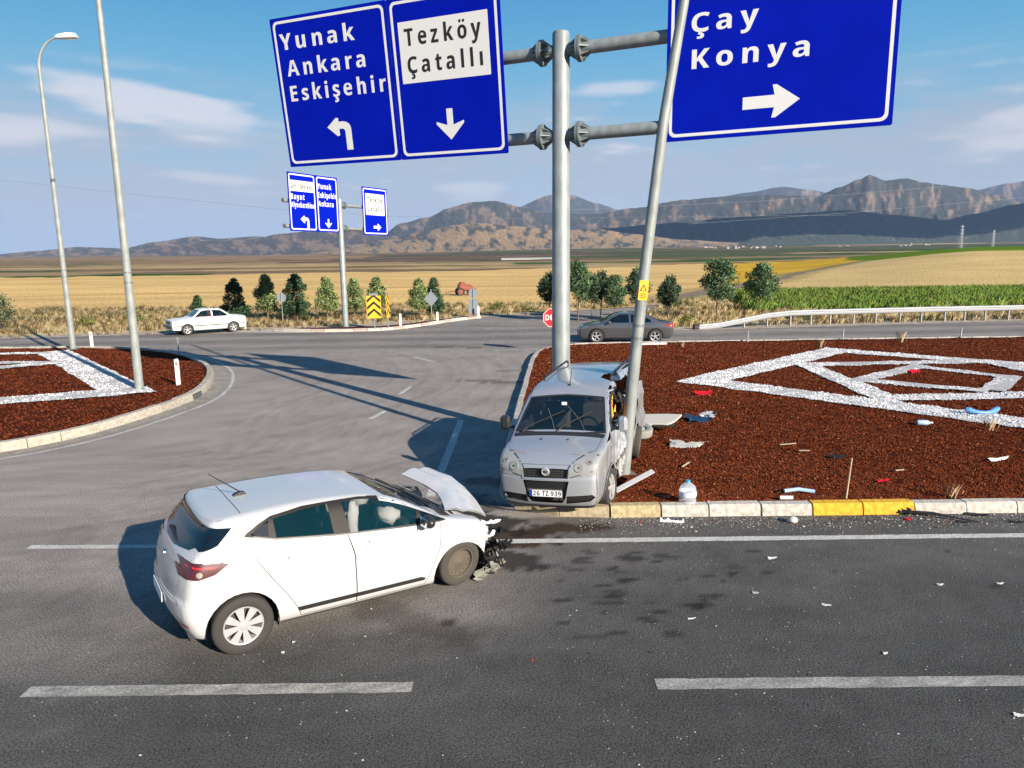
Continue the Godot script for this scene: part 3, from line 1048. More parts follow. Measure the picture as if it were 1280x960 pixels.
func build_land() -> void:
	# base ground all round
	var g := MB.new()
	g.has_col = true
	g.col = Color(0.42, 0.32, 0.17)
	var st := g.vert(Vector3(0, -0.4, 0), Vector3.UP)
	for k in 65:
		var q := TAU * k / 64
		g.vert(Vector3(cos(q) * 26000.0, -0.4, sin(q) * 26000.0), Vector3.UP)
	for k in 64: g.idx(st, st + k + 1, st + k + 2)
	struct("ground", g, M.soil)
	# land in front: rings of growing distance over a wide fan
	var b := MB.new()
	b.has_col = true
	var nb := 420
	var nd := 330
	var t0 := -1.9
	var t1 := 1.9
	for k in nd + 1:
		var d := 60.0 * pow(9000.0 / 60.0, float(k) / nd)
		for i in nb + 1:
			var tx := lerpf(t0, t1, float(i) / nb)
			var x := tx * d
			b.col = land_color(x, d)
			b.v.append(Vector3(x, land_h(x, d), -d)); b.n.append(Vector3.UP); b.c.append(b.col); b.u.append(Vector2.ZERO)
	var w := nb + 1
	for k in nd + 1:
		for i in w:
			var p := k * w + i
			var e := b.v[k * w + mini(i + 1, nb)] - b.v[k * w + maxi(i - 1, 0)]
			var gg := b.v[mini(k + 1, nd) * w + i] - b.v[maxi(k - 1, 0) * w + i]
			var nn := e.cross(gg).normalized()
			b.n[p] = nn if nn.y > 0 else -nn
			if i < nb and k < nd:
				b.ix.append_array(PackedInt32Array([p, p + w, p + 1, p + 1, p + w, p + w + 1]))
	struct("fields", b, M.soil)
	# verges, cut along the far roads, up to where the fields begin
	verge("verge", VERGE, Vector2(-125, -60.5))
	var right: Array[Vector2] = [Vector2(6.3, -43.0), Vector2(6.0, -40.2), Vector2(7.2, -38.4), Vector2(9.1, -38.2), Vector2(18.8, -39.6), Vector2(30.3, -41.6), Vector2(60, -43.5), Vector2(125, -46)]
	verge("right_verge", right, Vector2(10.5, -60.5))
	M.hill = mat(Color(1, 1, 1), 0.95)
	M.hill.vertex_color_use_as_albedo = true
	M.hill.albedo_texture = noise_tex(41, 512, 0.05, Color(0.48, 0.5, 0.48), Color(1, 1, 1), 4, 3.2, 0.06, Color(0.15, 0.17, 0.15))
	tri(M.hill, 1.0 / 420.0)
	var tan_ := Color(0.28, 0.19, 0.125)
	var gold := Color(0.36, 0.235, 0.125)
	var dark := Color(0.035, 0.042, 0.042)
	var green := Color(0.035, 0.05, 0.035)
	ridge("far_hills", "bluish hills farthest off behind the brown peaks", P2([520, 300, 600, 285, 640, 264, 690, 246, 715, 246, 745, 256, 780, 266, 850, 258, 930, 243, 970, 236, 1005, 240, 1050, 249, 1120, 254, 1200, 241, 1245, 232, 1290, 224, 1380, 214, 1500, 235, 1640, 262]), 9000, 11500, 297, tan_, dark, 0.62, 60, 51)
	ridge("left_far_hills", "low pale hills on the left skyline", P2([-320, 322, -200, 312, -80, 318, 0, 319, 60, 314, 110, 309, 165, 311, 205, 303, 255, 296, 285, 299, 330, 296, 380, 301, 460, 306, 540, 312]), 5200, 6600, 319, tan_, dark, 0.42, 25, 52)
	ridge("mountain_range", "brown rocky range with the highest peak at the right", P2([430, 309, 480, 298, 505, 281, 540, 273, 565, 262, 592, 255, 622, 253, 655, 261, 690, 268, 740, 269, 790, 262, 850, 252, 900, 248, 960, 246, 1010, 248, 1040, 237, 1060, 228, 1076, 222, 1095, 229, 1118, 226, 1142, 231, 1165, 234, 1192, 237, 1230, 246, 1290, 262, 1360, 270, 1480, 262, 1600, 275]), 5200, 6800, 303, Color(0.27, 0.185, 0.125), dark, 0.70, 75, 53)
	ridge("dark_slopes", "dark slopes below the highest peak", P2([700, 297, 760, 286, 820, 281, 870, 276, 930, 272, 990, 268, 1050, 264, 1110, 270, 1170, 276, 1210, 268, 1250, 258, 1300, 249, 1400, 240, 1520, 262]), 4300, 5400, 301, Color(0.14, 0.11, 0.08), green, 0.95, 40, 54)  # nearly all in the dark green tone, little of the brown
	ridge("golden_hill", "bare tan hill dotted with bushes in the middle", P2([400, 314, 450, 306, 490, 300, 530, 291, 575, 282, 605, 280, 650, 284, 700, 289, 745, 287, 790, 293, 850, 300, 920, 304]), 3300, 4100, 309, gold, dark, 0.16, 16, 55)
	ridge("left_dark_hill", "mauve scrub hill behind the small far sign", P2([170, 313, 215, 307, 265, 302, 320, 300, 360, 293, 415, 287, 460, 289, 505, 297, 560, 304, 640, 310, 700, 314]), 3700, 4700, 315, Color(0.24, 0.165, 0.12), Color(0.05, 0.05, 0.055), 0.5, 22, 56)

func verge(called: String, edge: Array[Vector2], far_corner: Vector2) -> void:
	var poly := PackedVector2Array()
	for p in edge: poly.append(p)
	if called == "verge":
		poly.append(Vector2(15, -60.5))
		poly.append(far_corner)
		poly.append(Vector2(-125, -37.6))
	else:
		poly.append(Vector2(125, -60.5))
		poly.append(Vector2(15.5, -60.5))
	if Geometry2D.is_polygon_clockwise(poly): poly.reverse()
	var b := MB.new()
	b.has_col = true
	var cs := 0.8
	var lo := Vector2(-125.5, -60.5)
	for i in 314:
		for k in 30:
			var c0 := lo + Vector2(i, k) * cs
			var cell := PackedVector2Array([c0, c0 + Vector2(cs, 0), c0 + Vector2(cs, cs), c0 + Vector2(0, cs)])
			var inside := 0
			for p in cell:
				if Geometry2D.is_point_in_polygon(p, poly): inside += 1
			var parts: Array = [cell]
			if inside < 4:
				parts = Geometry2D.intersect_polygons(cell, poly)
			for q in parts:
				var tr := Geometry2D.triangulate_polygon(q)
				var st := b.v.size()
				for p in q:
					b.col = verge_color(p.x, p.y, edge)
					b.vert(Vector3(p.x, verge_y(p.x, p.y), p.y), Vector3.UP)
				for t in range(0, tr.size(), 3):
					b.idx(st + tr[t], st + tr[t + 1], st + tr[t + 2])
	struct(called, b, M.soil)
func edge_dist(p: Vector2, edge: Array[Vector2]) -> float:
	var m := 1e9
	for i in edge.size() - 1:
		m = minf(m, p.distance_to(Geometry2D.get_closest_point_to_segment(p, edge[i], edge[i + 1])))
	return m
func verge_y(x: float, z: float) -> float:
	return 0.012 + 0.04 * smoothstep(-42.0, -60.0, z)
func verge_color(x: float, z: float, edge: Array[Vector2]) -> Color:
	var c := land_color(x, -z)
	var e := edge_dist(Vector2(x, z), edge)
	return c.lerp(Color(0.40, 0.35, 0.29), smoothstep(2.6, 1.0, e + 0.9 * gn.get_noise_2d(x * 0.5, z * 0.5)))

# an unseen bank of low cloud, added on the right to shade the lower slopes
func build_unseen_cloud() -> void:
	var r := RandomNumberGenerator.new()
	r.seed = 17
	var b := MB.new()
	for i in 26:
		var t := i / 25.0
		var ce := Vector3(lerpf(2750.0, 6900.0, t), 1400.0 + r.randf_range(-60, 60), lerpf(-2820.0, -3250.0, t) + r.randf_range(-330, 330))
		var st := b.v.size()
		b.ball(ce, Vector3(r.randf_range(300, 520), r.randf_range(70, 130), r.randf_range(240, 420)), 10, 16)
		for k in range(st, b.v.size()):
			var d := b.v[k] - ce
			b.v[k] = ce + d * (1.0 + 0.3 * gn2.get_noise_3d(b.v[k].x * 0.004, b.v[k].y * 0.006, b.v[k].z * 0.004))
	tag(obj("cloud", b, M.cloud), "unseen bank of low cloud added off to the right to shade the mountain foot", "cloud")

# ---------------------------------------------------------------- signs
var font_cache := {}
func face(bold: float, gap: int) -> Font:
	var k := "%s/%d" % [bold, gap]
	if not font_cache.has(k):
		var sf := SystemFont.new()
		sf.font_names = PackedStringArray(["Droid Sans"])
		sf.font_weight = 700 if bold > 0.45 else 400
		var fv := FontVariation.new()
		fv.base_font = sf
		fv.spacing_glyph = gap
		font_cache[k] = fv
	return font_cache[k]
# a line of raised lettering: left end x0, baseline y, cap height, width
func lettering(parent: Node3D, text: String, x0: float, y: float, cap: float, width: float, z: float, m: Material, bold := 0.5, gap := 2, depth := 0.004, turn := 0.0) -> MeshInstance3D:
	var t := TextMesh.new()
	t.font = face(bold, gap)
	t.text = text
	t.font_size = 32
	t.pixel_size = cap / (32.0 * 0.714)
	t.depth = depth
	t.curve_step = 1.5
	t.horizontal_alignment = HORIZONTAL_ALIGNMENT_LEFT
	t.vertical_alignment = VERTICAL_ALIGNMENT_BOTTOM
	var bb := t.get_aabb()
	# find the baseline from the unhooked first capital
	var t2 := TextMesh.new()
	t2.font = t.font; t2.text = "E"; t2.font_size = 32; t2.pixel_size = t.pixel_size; t2.depth = depth
	t2.horizontal_alignment = HORIZONTAL_ALIGNMENT_LEFT
	t2.vertical_alignment = VERTICAL_ALIGNMENT_BOTTOM
	var base := t2.get_aabb().position.y
	var sx: float = width / bb.size.x
	var o := put("lettering", t, m, parent)
	o.scale = Vector3(sx, 1, 1)
	o.rotation.z = turn
	o.position = Vector3(x0 - bb.position.x * sx, y - base, z)
	return o

func round_rect(x0: float, y0: float, x1: float, y1: float, r: float, seg := 4) -> PackedVector2Array:
	var p := PackedVector2Array()
	for c in [[x1 - r, y1 - r, 0.0], [x0 + r, y1 - r, 0.25], [x0 + r, y0 + r, 0.5], [x1 - r, y0 + r, 0.75]]:
		for k in seg + 1:
			var a: float = TAU * (c[2] + 0.25 * k / seg)
			p.append(Vector2(c[0] + cos(a) * r, c[1] + sin(a) * r))
	return p
func ring(outer: PackedVector2Array, inner: PackedVector2Array, z: float, depth: float) -> MB:
	var b := MB.new()
	for i in outer.size():
		var k := (i + 1) % outer.size()
		var a := Vector3(outer[i].x, outer[i].y, z + depth)
		var a2 := Vector3(outer[k].x, outer[k].y, z + depth)
		var c := Vector3(inner[i].x, inner[i].y, z + depth)
		var c2 := Vector3(inner[k].x, inner[k].y, z + depth)
		b.quad(a, a2, c2, c, Vector3(0, 0, 1))
		var d := Vector3(0, 0, -depth)
		var e := (a2 - a)
		if e.length() > 1e-5:
			b.quad(a, a2, a2 + d, a + d, Vector3(e.y, -e.x, 0).normalized())
			b.quad(c, c2, c2 + d, c + d, Vector3(-e.y, e.x, 0).normalized())
	return b
func plate(poly: PackedVector2Array, z: float, depth: float) -> MB:
	var b := MB.new()
	b.prism(poly, Vector3(0, 0, z), Vector3.RIGHT, Vector3.UP, Vector3(0, 0, 1), depth)
	return b

# one blue board: plate, folded rim behind, white border
func board(root: Node3D, x0: float, y0: float, x1: float, y1: float, m: Material, bw: float, z := 0.0) -> MeshInstance3D:
	var o := obj("panel", plate(round_rect(x0, y0, x1, y1, 0.02, 1), z - 0.03, 0.03), m, root)
	var s := 0.07
	obj("border", ring(round_rect(x0 + s, y0 + s, x1 - s, y1 - s, 0.12), round_rect(x0 + s + bw, y0 + s + bw, x1 - s - bw, y1 - s - bw, 0.12 - bw * 0.6), z, 0.004), M.sign_white, o)
	for k in 4:
		var yy := lerpf(y0 + 0.3, y1 - 0.3, k / 3.0)
		var rib := MB.new()
		rib.box(Vector3((x0 + x1) / 2, yy, z - 0.055), Vector3(x1 - x0 - 0.1, 0.06, 0.045))
		obj("stiffener", rib, M.galv_dark, o)
	return o

func flange(b: MB, at: Vector3, ax: Vector3, r: float) -> void:
	b.lathe(PackedVector2Array([Vector2(0, -0.045), Vector2(r * 2.0, -0.045), Vector2(r * 2.0, -0.006), Vector2(r * 1.9, -0.006), Vector2(r * 1.9, 0.006), Vector2(r * 2.0, 0.006), Vector2(r * 2.0, 0.045), Vector2(0, 0.045)]), at, ax, 20)
	for k in 8:
		var a := TAU * k / 8
		var d := (Vector3.UP * cos(a) + ax.cross(Vector3.UP).normalized() * sin(a))
		for s in [-1.0, 1.0]:
			b.prism(PackedVector2Array([Vector2(r * 0.9, 0.04), Vector2(r * 1.9, 0.04), Vector2(r * 0.9, 0.22)]), at - d.cross(ax) * 0.008, d, ax * s, d.cross(ax), 0.016)
		b.rod(at + d * r * 1.55 - ax * 0.075, at + d * r * 1.55 + ax * 0.075, 0.022, 6)

func gantry(called: String, label: String, at: Vector3, turn: float, pole_h: float, pole_r: float, bars: Array, x0: float, x1: float, bar_r: float) -> Node3D:
	var g := thing(called, label, "road sign", at, turn)
	var b := MB.new()
	b.lathe(PackedVector2Array([Vector2(pole_r * 1.08, 0), Vector2(pole_r * 0.94, pole_h - 0.03), Vector2(pole_r * 0.85, pole_h), Vector2(0, pole_h + 0.01)]), Vector3.ZERO, Vector3.UP, 28)
	obj("post", b, M.galv, g)
	b = MB.new()
	b.box(Vector3(0, 0.02, 0), Vector3(pole_r * 4, 0.04, pole_r * 4), Basis.IDENTITY, 0.01)
	for k in 8:
		var a := TAU * k / 8
		b.rod(Vector3(cos(a), 0, sin(a)) * pole_r * 1.6, Vector3(cos(a), 0, sin(a)) * pole_r * 1.6 + Vector3.UP * 0.12, 0.025, 6)
	obj("base_plate", b, M.galv_dark, g)
	for y in bars:
		for s in [-1.0, 1.0]:
			var xe: float = x0 if s < 0 else x1
			b = MB.new()
			b.rod(Vector3(s * pole_r * 0.8, y, 0), Vector3(s * (pole_r + 0.2), y, 0), bar_r, 18)
			flange(b, Vector3(s * (pole_r + 0.22), y, 0), Vector3(s, 0, 0), bar_r)
			obj("flange", b, M.galv_dark, g)
			b = MB.new()
			b.rod(Vector3(s * (pole_r + 0.25), y, 0), Vector3(xe, y, 0), bar_r, 18)
			obj("crossbar", b, M.galv, g)
			b = MB.new()
			b.rod(Vector3(xe, y, 0), Vector3(xe + s * 0.03, y, 0), bar_r * 1.15, 18)
			obj("end_cap", b, M.galv_dark, g)
	return g

func sc_poly(a: Array, x: float, y: float, s: float) -> PackedVector2Array:
	var r := PackedVector2Array()
	for i in range(0, a.size(), 2): r.append(Vector2(x + a[i] * s, y + a[i + 1] * s))
	return r
const ARROW_R := [-0.5, -0.11, 0.06, -0.11, 0.02, -0.29, 0.09, -0.29, 0.5, 0.0, 0.09, 0.29, 0.02, 0.29, 0.06, 0.11, -0.5, 0.11]
const ARROW_D := [-0.11, 0.5, -0.11, 0.0, -0.5, 0.12, -0.5, 0.04, 0.0, -0.45, 0.5, 0.04, 0.5, 0.12, 0.11, 0.0, 0.11, 0.5]
const ARROW_L := [0.20, -0.5, 0.42, -0.5, 0.42, 0.12, 0.38, 0.24, 0.28, 0.31, 0.16, 0.34, -0.02, 0.34, -0.02, 0.44, -0.10, 0.46, -0.46, 0.2, -0.10, -0.08, -0.02, -0.06, -0.02, 0.13, 0.12, 0.13, 0.18, 0.10, 0.20, 0.04]

func build_signs() -> void:
	var g := gantry("overhead_road_sign", "tall grey post with crossbars carrying two big blue direction signs above the silver van", Vector3(1.06, 0.1, -15.12), deg_to_rad(-24), 8.3, 0.185, [7.95, 6.33], -6.4, 5.4, 0.125)
	var lp := Node3D.new()
	lp.name = "left_sign"
	g.add_child(lp)
	lp.position = Vector3(0, 7.1, 0.26)
	lp.rotation = Vector3(deg_to_rad(8.0), 0, deg_to_rad(-0.6))
	var lx: Array = [[-6.87, -3.75, "Yunak"], [-3.73, -1.12, "Tezköy"]]
	var yb := -1.07
	var yt := 2.15
	var pl := board(lp, lx[0][0], yb, lx[0][1], yt, M.sign_blue, 0.055)
	lettering(pl, "Yunak", -6.66, 1.48, 0.33, 2.05, 0.001, M.sign_white, 0.75, 5)
	lettering(pl, "Ankara", -6.56, 0.92, 0.33, 2.15, 0.001, M.sign_white, 0.75, 5)
	lettering(pl, "Eskişehir", -6.56, 0.38, 0.33, 2.62, 0.001, M.sign_white, 0.75, 5)
	obj("arrow", plate(sc_poly(ARROW_L, -5.3, -0.40, 0.74), 0.0, 0.004), M.sign_white, pl)
	var pr := board(lp, lx[1][0], yb, lx[1][1], yt, M.sign_blue, 0.055)
	obj("white_field", plate(round_rect(-3.5, 0.48, -1.4, 1.68, 0.01, 1), 0.0, 0.004), M.sign_white, pr)
	lettering(pr, "Tezköy", -3.36, 1.21, 0.33, 1.8, 0.005, M.sign_black, 0.75, 6)
	lettering(pr, "Çatallı", -3.34, 0.67, 0.33, 1.78, 0.005, M.sign_black, 0.75, 6)
	obj("arrow", plate(sc_poly(ARROW_D, -2.43, -0.42, 0.66), 0.0, 0.004), M.sign_white, pr)
	for x in [-6.0, -4.2, -3.2, -1.7]:
		for y in [0.85, -0.77]:
			var cl := MB.new()
			cl.box(Vector3(x, y, -0.15), Vector3(0.09, 0.36, 0.16))
			obj("clamp", cl, M.galv_dark, lp)
	var rp := Node3D.new()
	rp.name = "right_sign"
	g.add_child(rp)
	rp.position = Vector3(0, 0, 0.2)
	var br := board(rp, 2.16, 6.02, 5.98, 9.3, M.sign_blue, 0.055)
	lettering(br, "Çay", 2.6, 7.89, 0.33, 1.16, 0.001, M.sign_white, 0.75, 5)
	lettering(br, "Konya", 2.62, 7.27, 0.33, 2.0, 0.001, M.sign_white, 0.75, 5)
	obj("arrow", plate(sc_poly(ARROW_R, 4.03, 6.58, 0.96), 0.0, 0.004), M.sign_white, br)
	for x in [2.6, 3.8, 5.1]:
		for y in [7.95, 6.33]:
			var cl := MB.new()
			cl.box(Vector3(x, y, -0.11), Vector3(0.09, 0.36, 0.14))
			obj("clamp", cl, M.galv_dark, rp)
	# the smaller-looking one across the junction, seen at a slant
	var f := gantry("overhead_road_sign", "distant sign post across the junction with three faded blue direction signs", Vector3(-9.72, 0.02, -41.7), deg_to_rad(62), 7.4, 0.165, [7.05, 5.75], -4.3, 2.2, 0.1)
	var a := board(f, -4.1, 5.5, -2.08, 8.5, M.sign_blue, 0.07, 0.2)
	obj("white_field", plate(round_rect(-3.98, 7.55, -2.2, 8.1, 0.01, 1), 0.2, 0.005), M.sign_white, a)
	lettering(a, "Şehir Merkezi", -3.92, 7.68, 0.26, 1.66, 0.206, M.sign_black, 0.5, 1)
	lettering(a, "Bayat", -3.95, 7.13, 0.28, 1.0, 0.201, M.sign_white, 0.9, 2)
	lettering(a, "Afyonkarahisar", -3.95, 6.72, 0.27, 1.78, 0.201, M.sign_white, 0.9, 1)
	obj("arrow", plate(sc_poly(ARROW_L, -3.0, 5.98, 0.72), 0.2, 0.005), M.sign_white, a)
	var c := board(f, -2.06, 5.5, -0.32, 8.5, M.sign_blue, 0.07, 0.2)
	lettering(c, "Yunak", -1.92, 7.8, 0.28, 1.1, 0.201, M.sign_white, 0.9, 2)
	lettering(c, "Eskişehir", -1.92, 7.33, 0.28, 1.46, 0.201, M.sign_white, 0.9, 1)
	lettering(c, "Ankara", -1.92, 6.87, 0.28, 1.2, 0.201, M.sign_white, 0.9, 2)
	obj("arrow", plate(sc_poly(ARROW_D, -1.2, 5.95, 0.52), 0.2, 0.005), M.sign_white, c)
	var d := board(f, 1.8, 5.42, 4.15, 8.22, M.sign_blue, 0.07, 0.2)
	obj("white_field", plate(round_rect(2.08, 6.6, 3.85, 7.85, 0.01, 1), 0.2, 0.005), M.sign_white, d)
	lettering(d, "Tezköy", 2.22, 7.35, 0.3, 1.45, 0.206, M.sign_black, 0.75, 2)
	lettering(d, "Çatallı", 2.22, 6.8, 0.3, 1.4, 0.206, M.sign_black, 0.75, 2)
	obj("arrow", plate(sc_poly(ARROW_R, 3.1, 5.9, 0.72), 0.2, 0.005), M.sign_white, d)
	var tie := MB.new()
	tie.rod(Vector3(1.65, 7.05, 0), Vector3(1.65, 5.75, 0), 0.025, 6)
	obj("tie_rod", tie, M.galv, f)

# ---------------------------------------------------------------- lamp posts
func lamp_post(called: String, label: String, at: Vector3, h: float, turn: float, group: String) -> Node3D:
	var g := thing(called, label, "lamp post", at, turn, group)
	var b := MB.new()
	var hs := h - 1.3
	b.tube(PackedVector3Array([Vector3(0, 0, 0), Vector3(0, hs, 0)]), PackedFloat32Array([0.135, 0.075]), 8)
	obj("post", b, M.pole_paint, g)
	b = MB.new()
	var pts := PackedVector3Array()
	var rd := PackedFloat32Array()
	for k in 13:
		var t := k / 12.0
		var a := t * PI * 0.46
		pts.append(Vector3(0.95 * (1.0 - cos(a)) + 0.05 * t, hs + 1.22 * sin(a), 0))
		rd.append(lerpf(0.07, 0.038, t))
	b.tube(pts, rd, 8)
	obj("arm", b, M.pole_paint, g)
	b = MB.new()
	var e := pts[pts.size() - 1]
	b.xf = Transform3D(Basis(Vector3(0, 0, 1), 0.1), e)
	var prof := PackedVector2Array([Vector2(-0.08, -0.03), Vector2(0.12, -0.05), Vector2(0.75, -0.08), Vector2(0.8, -0.03), Vector2(0.72, 0.06), Vector2(0.4, 0.11), Vector2(0.0, 0.06)])
	for q in [[0.3, 0.0], [0.24, 0.025], [0.12, 0.045]]:
		var pp := PackedVector2Array()
		for p in prof: pp.append(Vector2(p.x, p.y + (q[1] if p.y > 0 else -q[1] * 0.2)))
		b.prism(pp, Vector3(0, 0, -q[0] / 2), Vector3.RIGHT, Vector3.UP, Vector3(0, 0, 1), q[0])
	var head := obj("lamp_head", b, M.white_plastic, g)
	b = MB.new()
	b.xf = Transform3D(Basis(Vector3(0, 0, 1), 0.1), e)
	b.box(Vector3(0.48, -0.085, 0), Vector3(0.42, 0.02, 0.2), Basis(Vector3(0, 0, 1), -0.05), 0.008)
	obj("lens", b, M.lamp_clear, head)
	b = MB.new()
	b.box(Vector3(0, 0.02, 0), Vector3(0.42, 0.035, 0.42), Basis.IDENTITY, 0.008)
	for s in [[1, 1], [1, -1], [-1, 1], [-1, -1]]:
		b.rod(Vector3(s[0] * 0.16, 0, s[1] * 0.16), Vector3(s[0] * 0.16, 0.1, s[1] * 0.16), 0.018, 6)
	obj("base_plate", b, M.galv_dark, g)
	for y in [3.25, 3.55]:
		b = MB.new()
		b.lathe(PackedVector2Array([Vector2(0.1275, y), Vector2(0.1275, y + 0.04)]), Vector3.ZERO, Vector3.UP, 8)
		obj("band", b, M.galv_dark, g)
	return g

func build_lamps() -> void:
	lamp_post("street_lamp", "nearer lamp post at the tip of the left island, its top cut off", Vector3(-11.5, 0.13, -21.59), 13.4, deg_to_rad(8), "lamp posts on the left island")
	lamp_post("street_lamp", "farther grey lamp post on the left island with its lamp head in view", Vector3(-19.98, 0.13, -32.2), 13.4, deg_to_rad(8), "lamp posts on the left island")
	# the struck post, leaning and slightly bent
	var g := thing("leaning_lamp_post", "pale metal lamp post leaning to the right, driven into the side of the silver van", "lamp post", Vector3(1.98, 0.1, -12.3))
	var pts := PackedVector3Array([Vector3(0, -0.05, 0), Vector3(0.17, 2.1, 0), Vector3(0.31, 3.65, 0), Vector3(0.57, 6.05, 0), Vector3(0.87, 8.0, 0), Vector3(1.6, 12.2, -0.1)])
	var b := MB.new()
	b.tube(pts, PackedFloat32Array([0.118, 0.104, 0.096, 0.088, 0.08, 0.066]), 8)
	obj("post", b, M.pole_paint, g)
	for y in [2.72, 2.5]:
		var p := pts[1].lerp(pts[2], (y - 2.1) / 1.55)
		b = MB.new()
		b.rod(p - Vector3(0.002, 0.022, 0), p + Vector3(0.002, 0.022, 0), 0.108, 8)
		obj("band", b, M.galv_dark, g)
	var p2 := pts[1].lerp(pts[2], (3.32 - 2.1) / 1.55)
	b = MB.new()
	var ux := Vector3(0.09, 1, 0).normalized()
	var rx := Vector3(0.995, -0.09, 0)
	b.box(p2 + Vector3(0, 0, 0.096), Vector3(0.16, 0.34, 0.008), Basis(rx, ux, Vector3(0, 0, 1)), 0.002)
	var st := obj("warning_plate", b, M.sign_yellow, g)
	b = MB.new()
	b.prism(PackedVector2Array([Vector2(-0.065, -0.03), Vector2(0.065, -0.03), Vector2(0, 0.085)]), p2 + Vector3(0, 0.02, 0.1005), rx, ux, Vector3(0, 0, 1), 0.001)
	for k in 3:
		b.box(p2 + ux * (-0.06 - 0.03 * k) + Vector3(0, 0, 0.1005), Vector3(0.11, 0.011, 0.002), Basis(rx, ux, Vector3(0, 0, 1)))
	obj("warning_symbol", b, M.sign_black, st)
	b = MB.new()
	b.prism(PackedVector2Array([Vector2(-0.04, -0.02), Vector2(0.04, -0.02), Vector2(0, 0.055)]), p2 + Vector3(0, 0.02, 0.102), rx, ux, Vector3(0, 0, 1), 0.001)
	obj("warning_triangle", b, M.sign_yellow, st)
	# torn foundation ring
	b = MB.new()
	b.box(Vector3(0.0, 0.03, 0.0), Vector3(0.4, 0.03, 0.4), Basis.from_euler(Vector3(0.1, 0.4, 0.12)), 0.006)
	obj("base_plate", b, M.galv_dark, g)

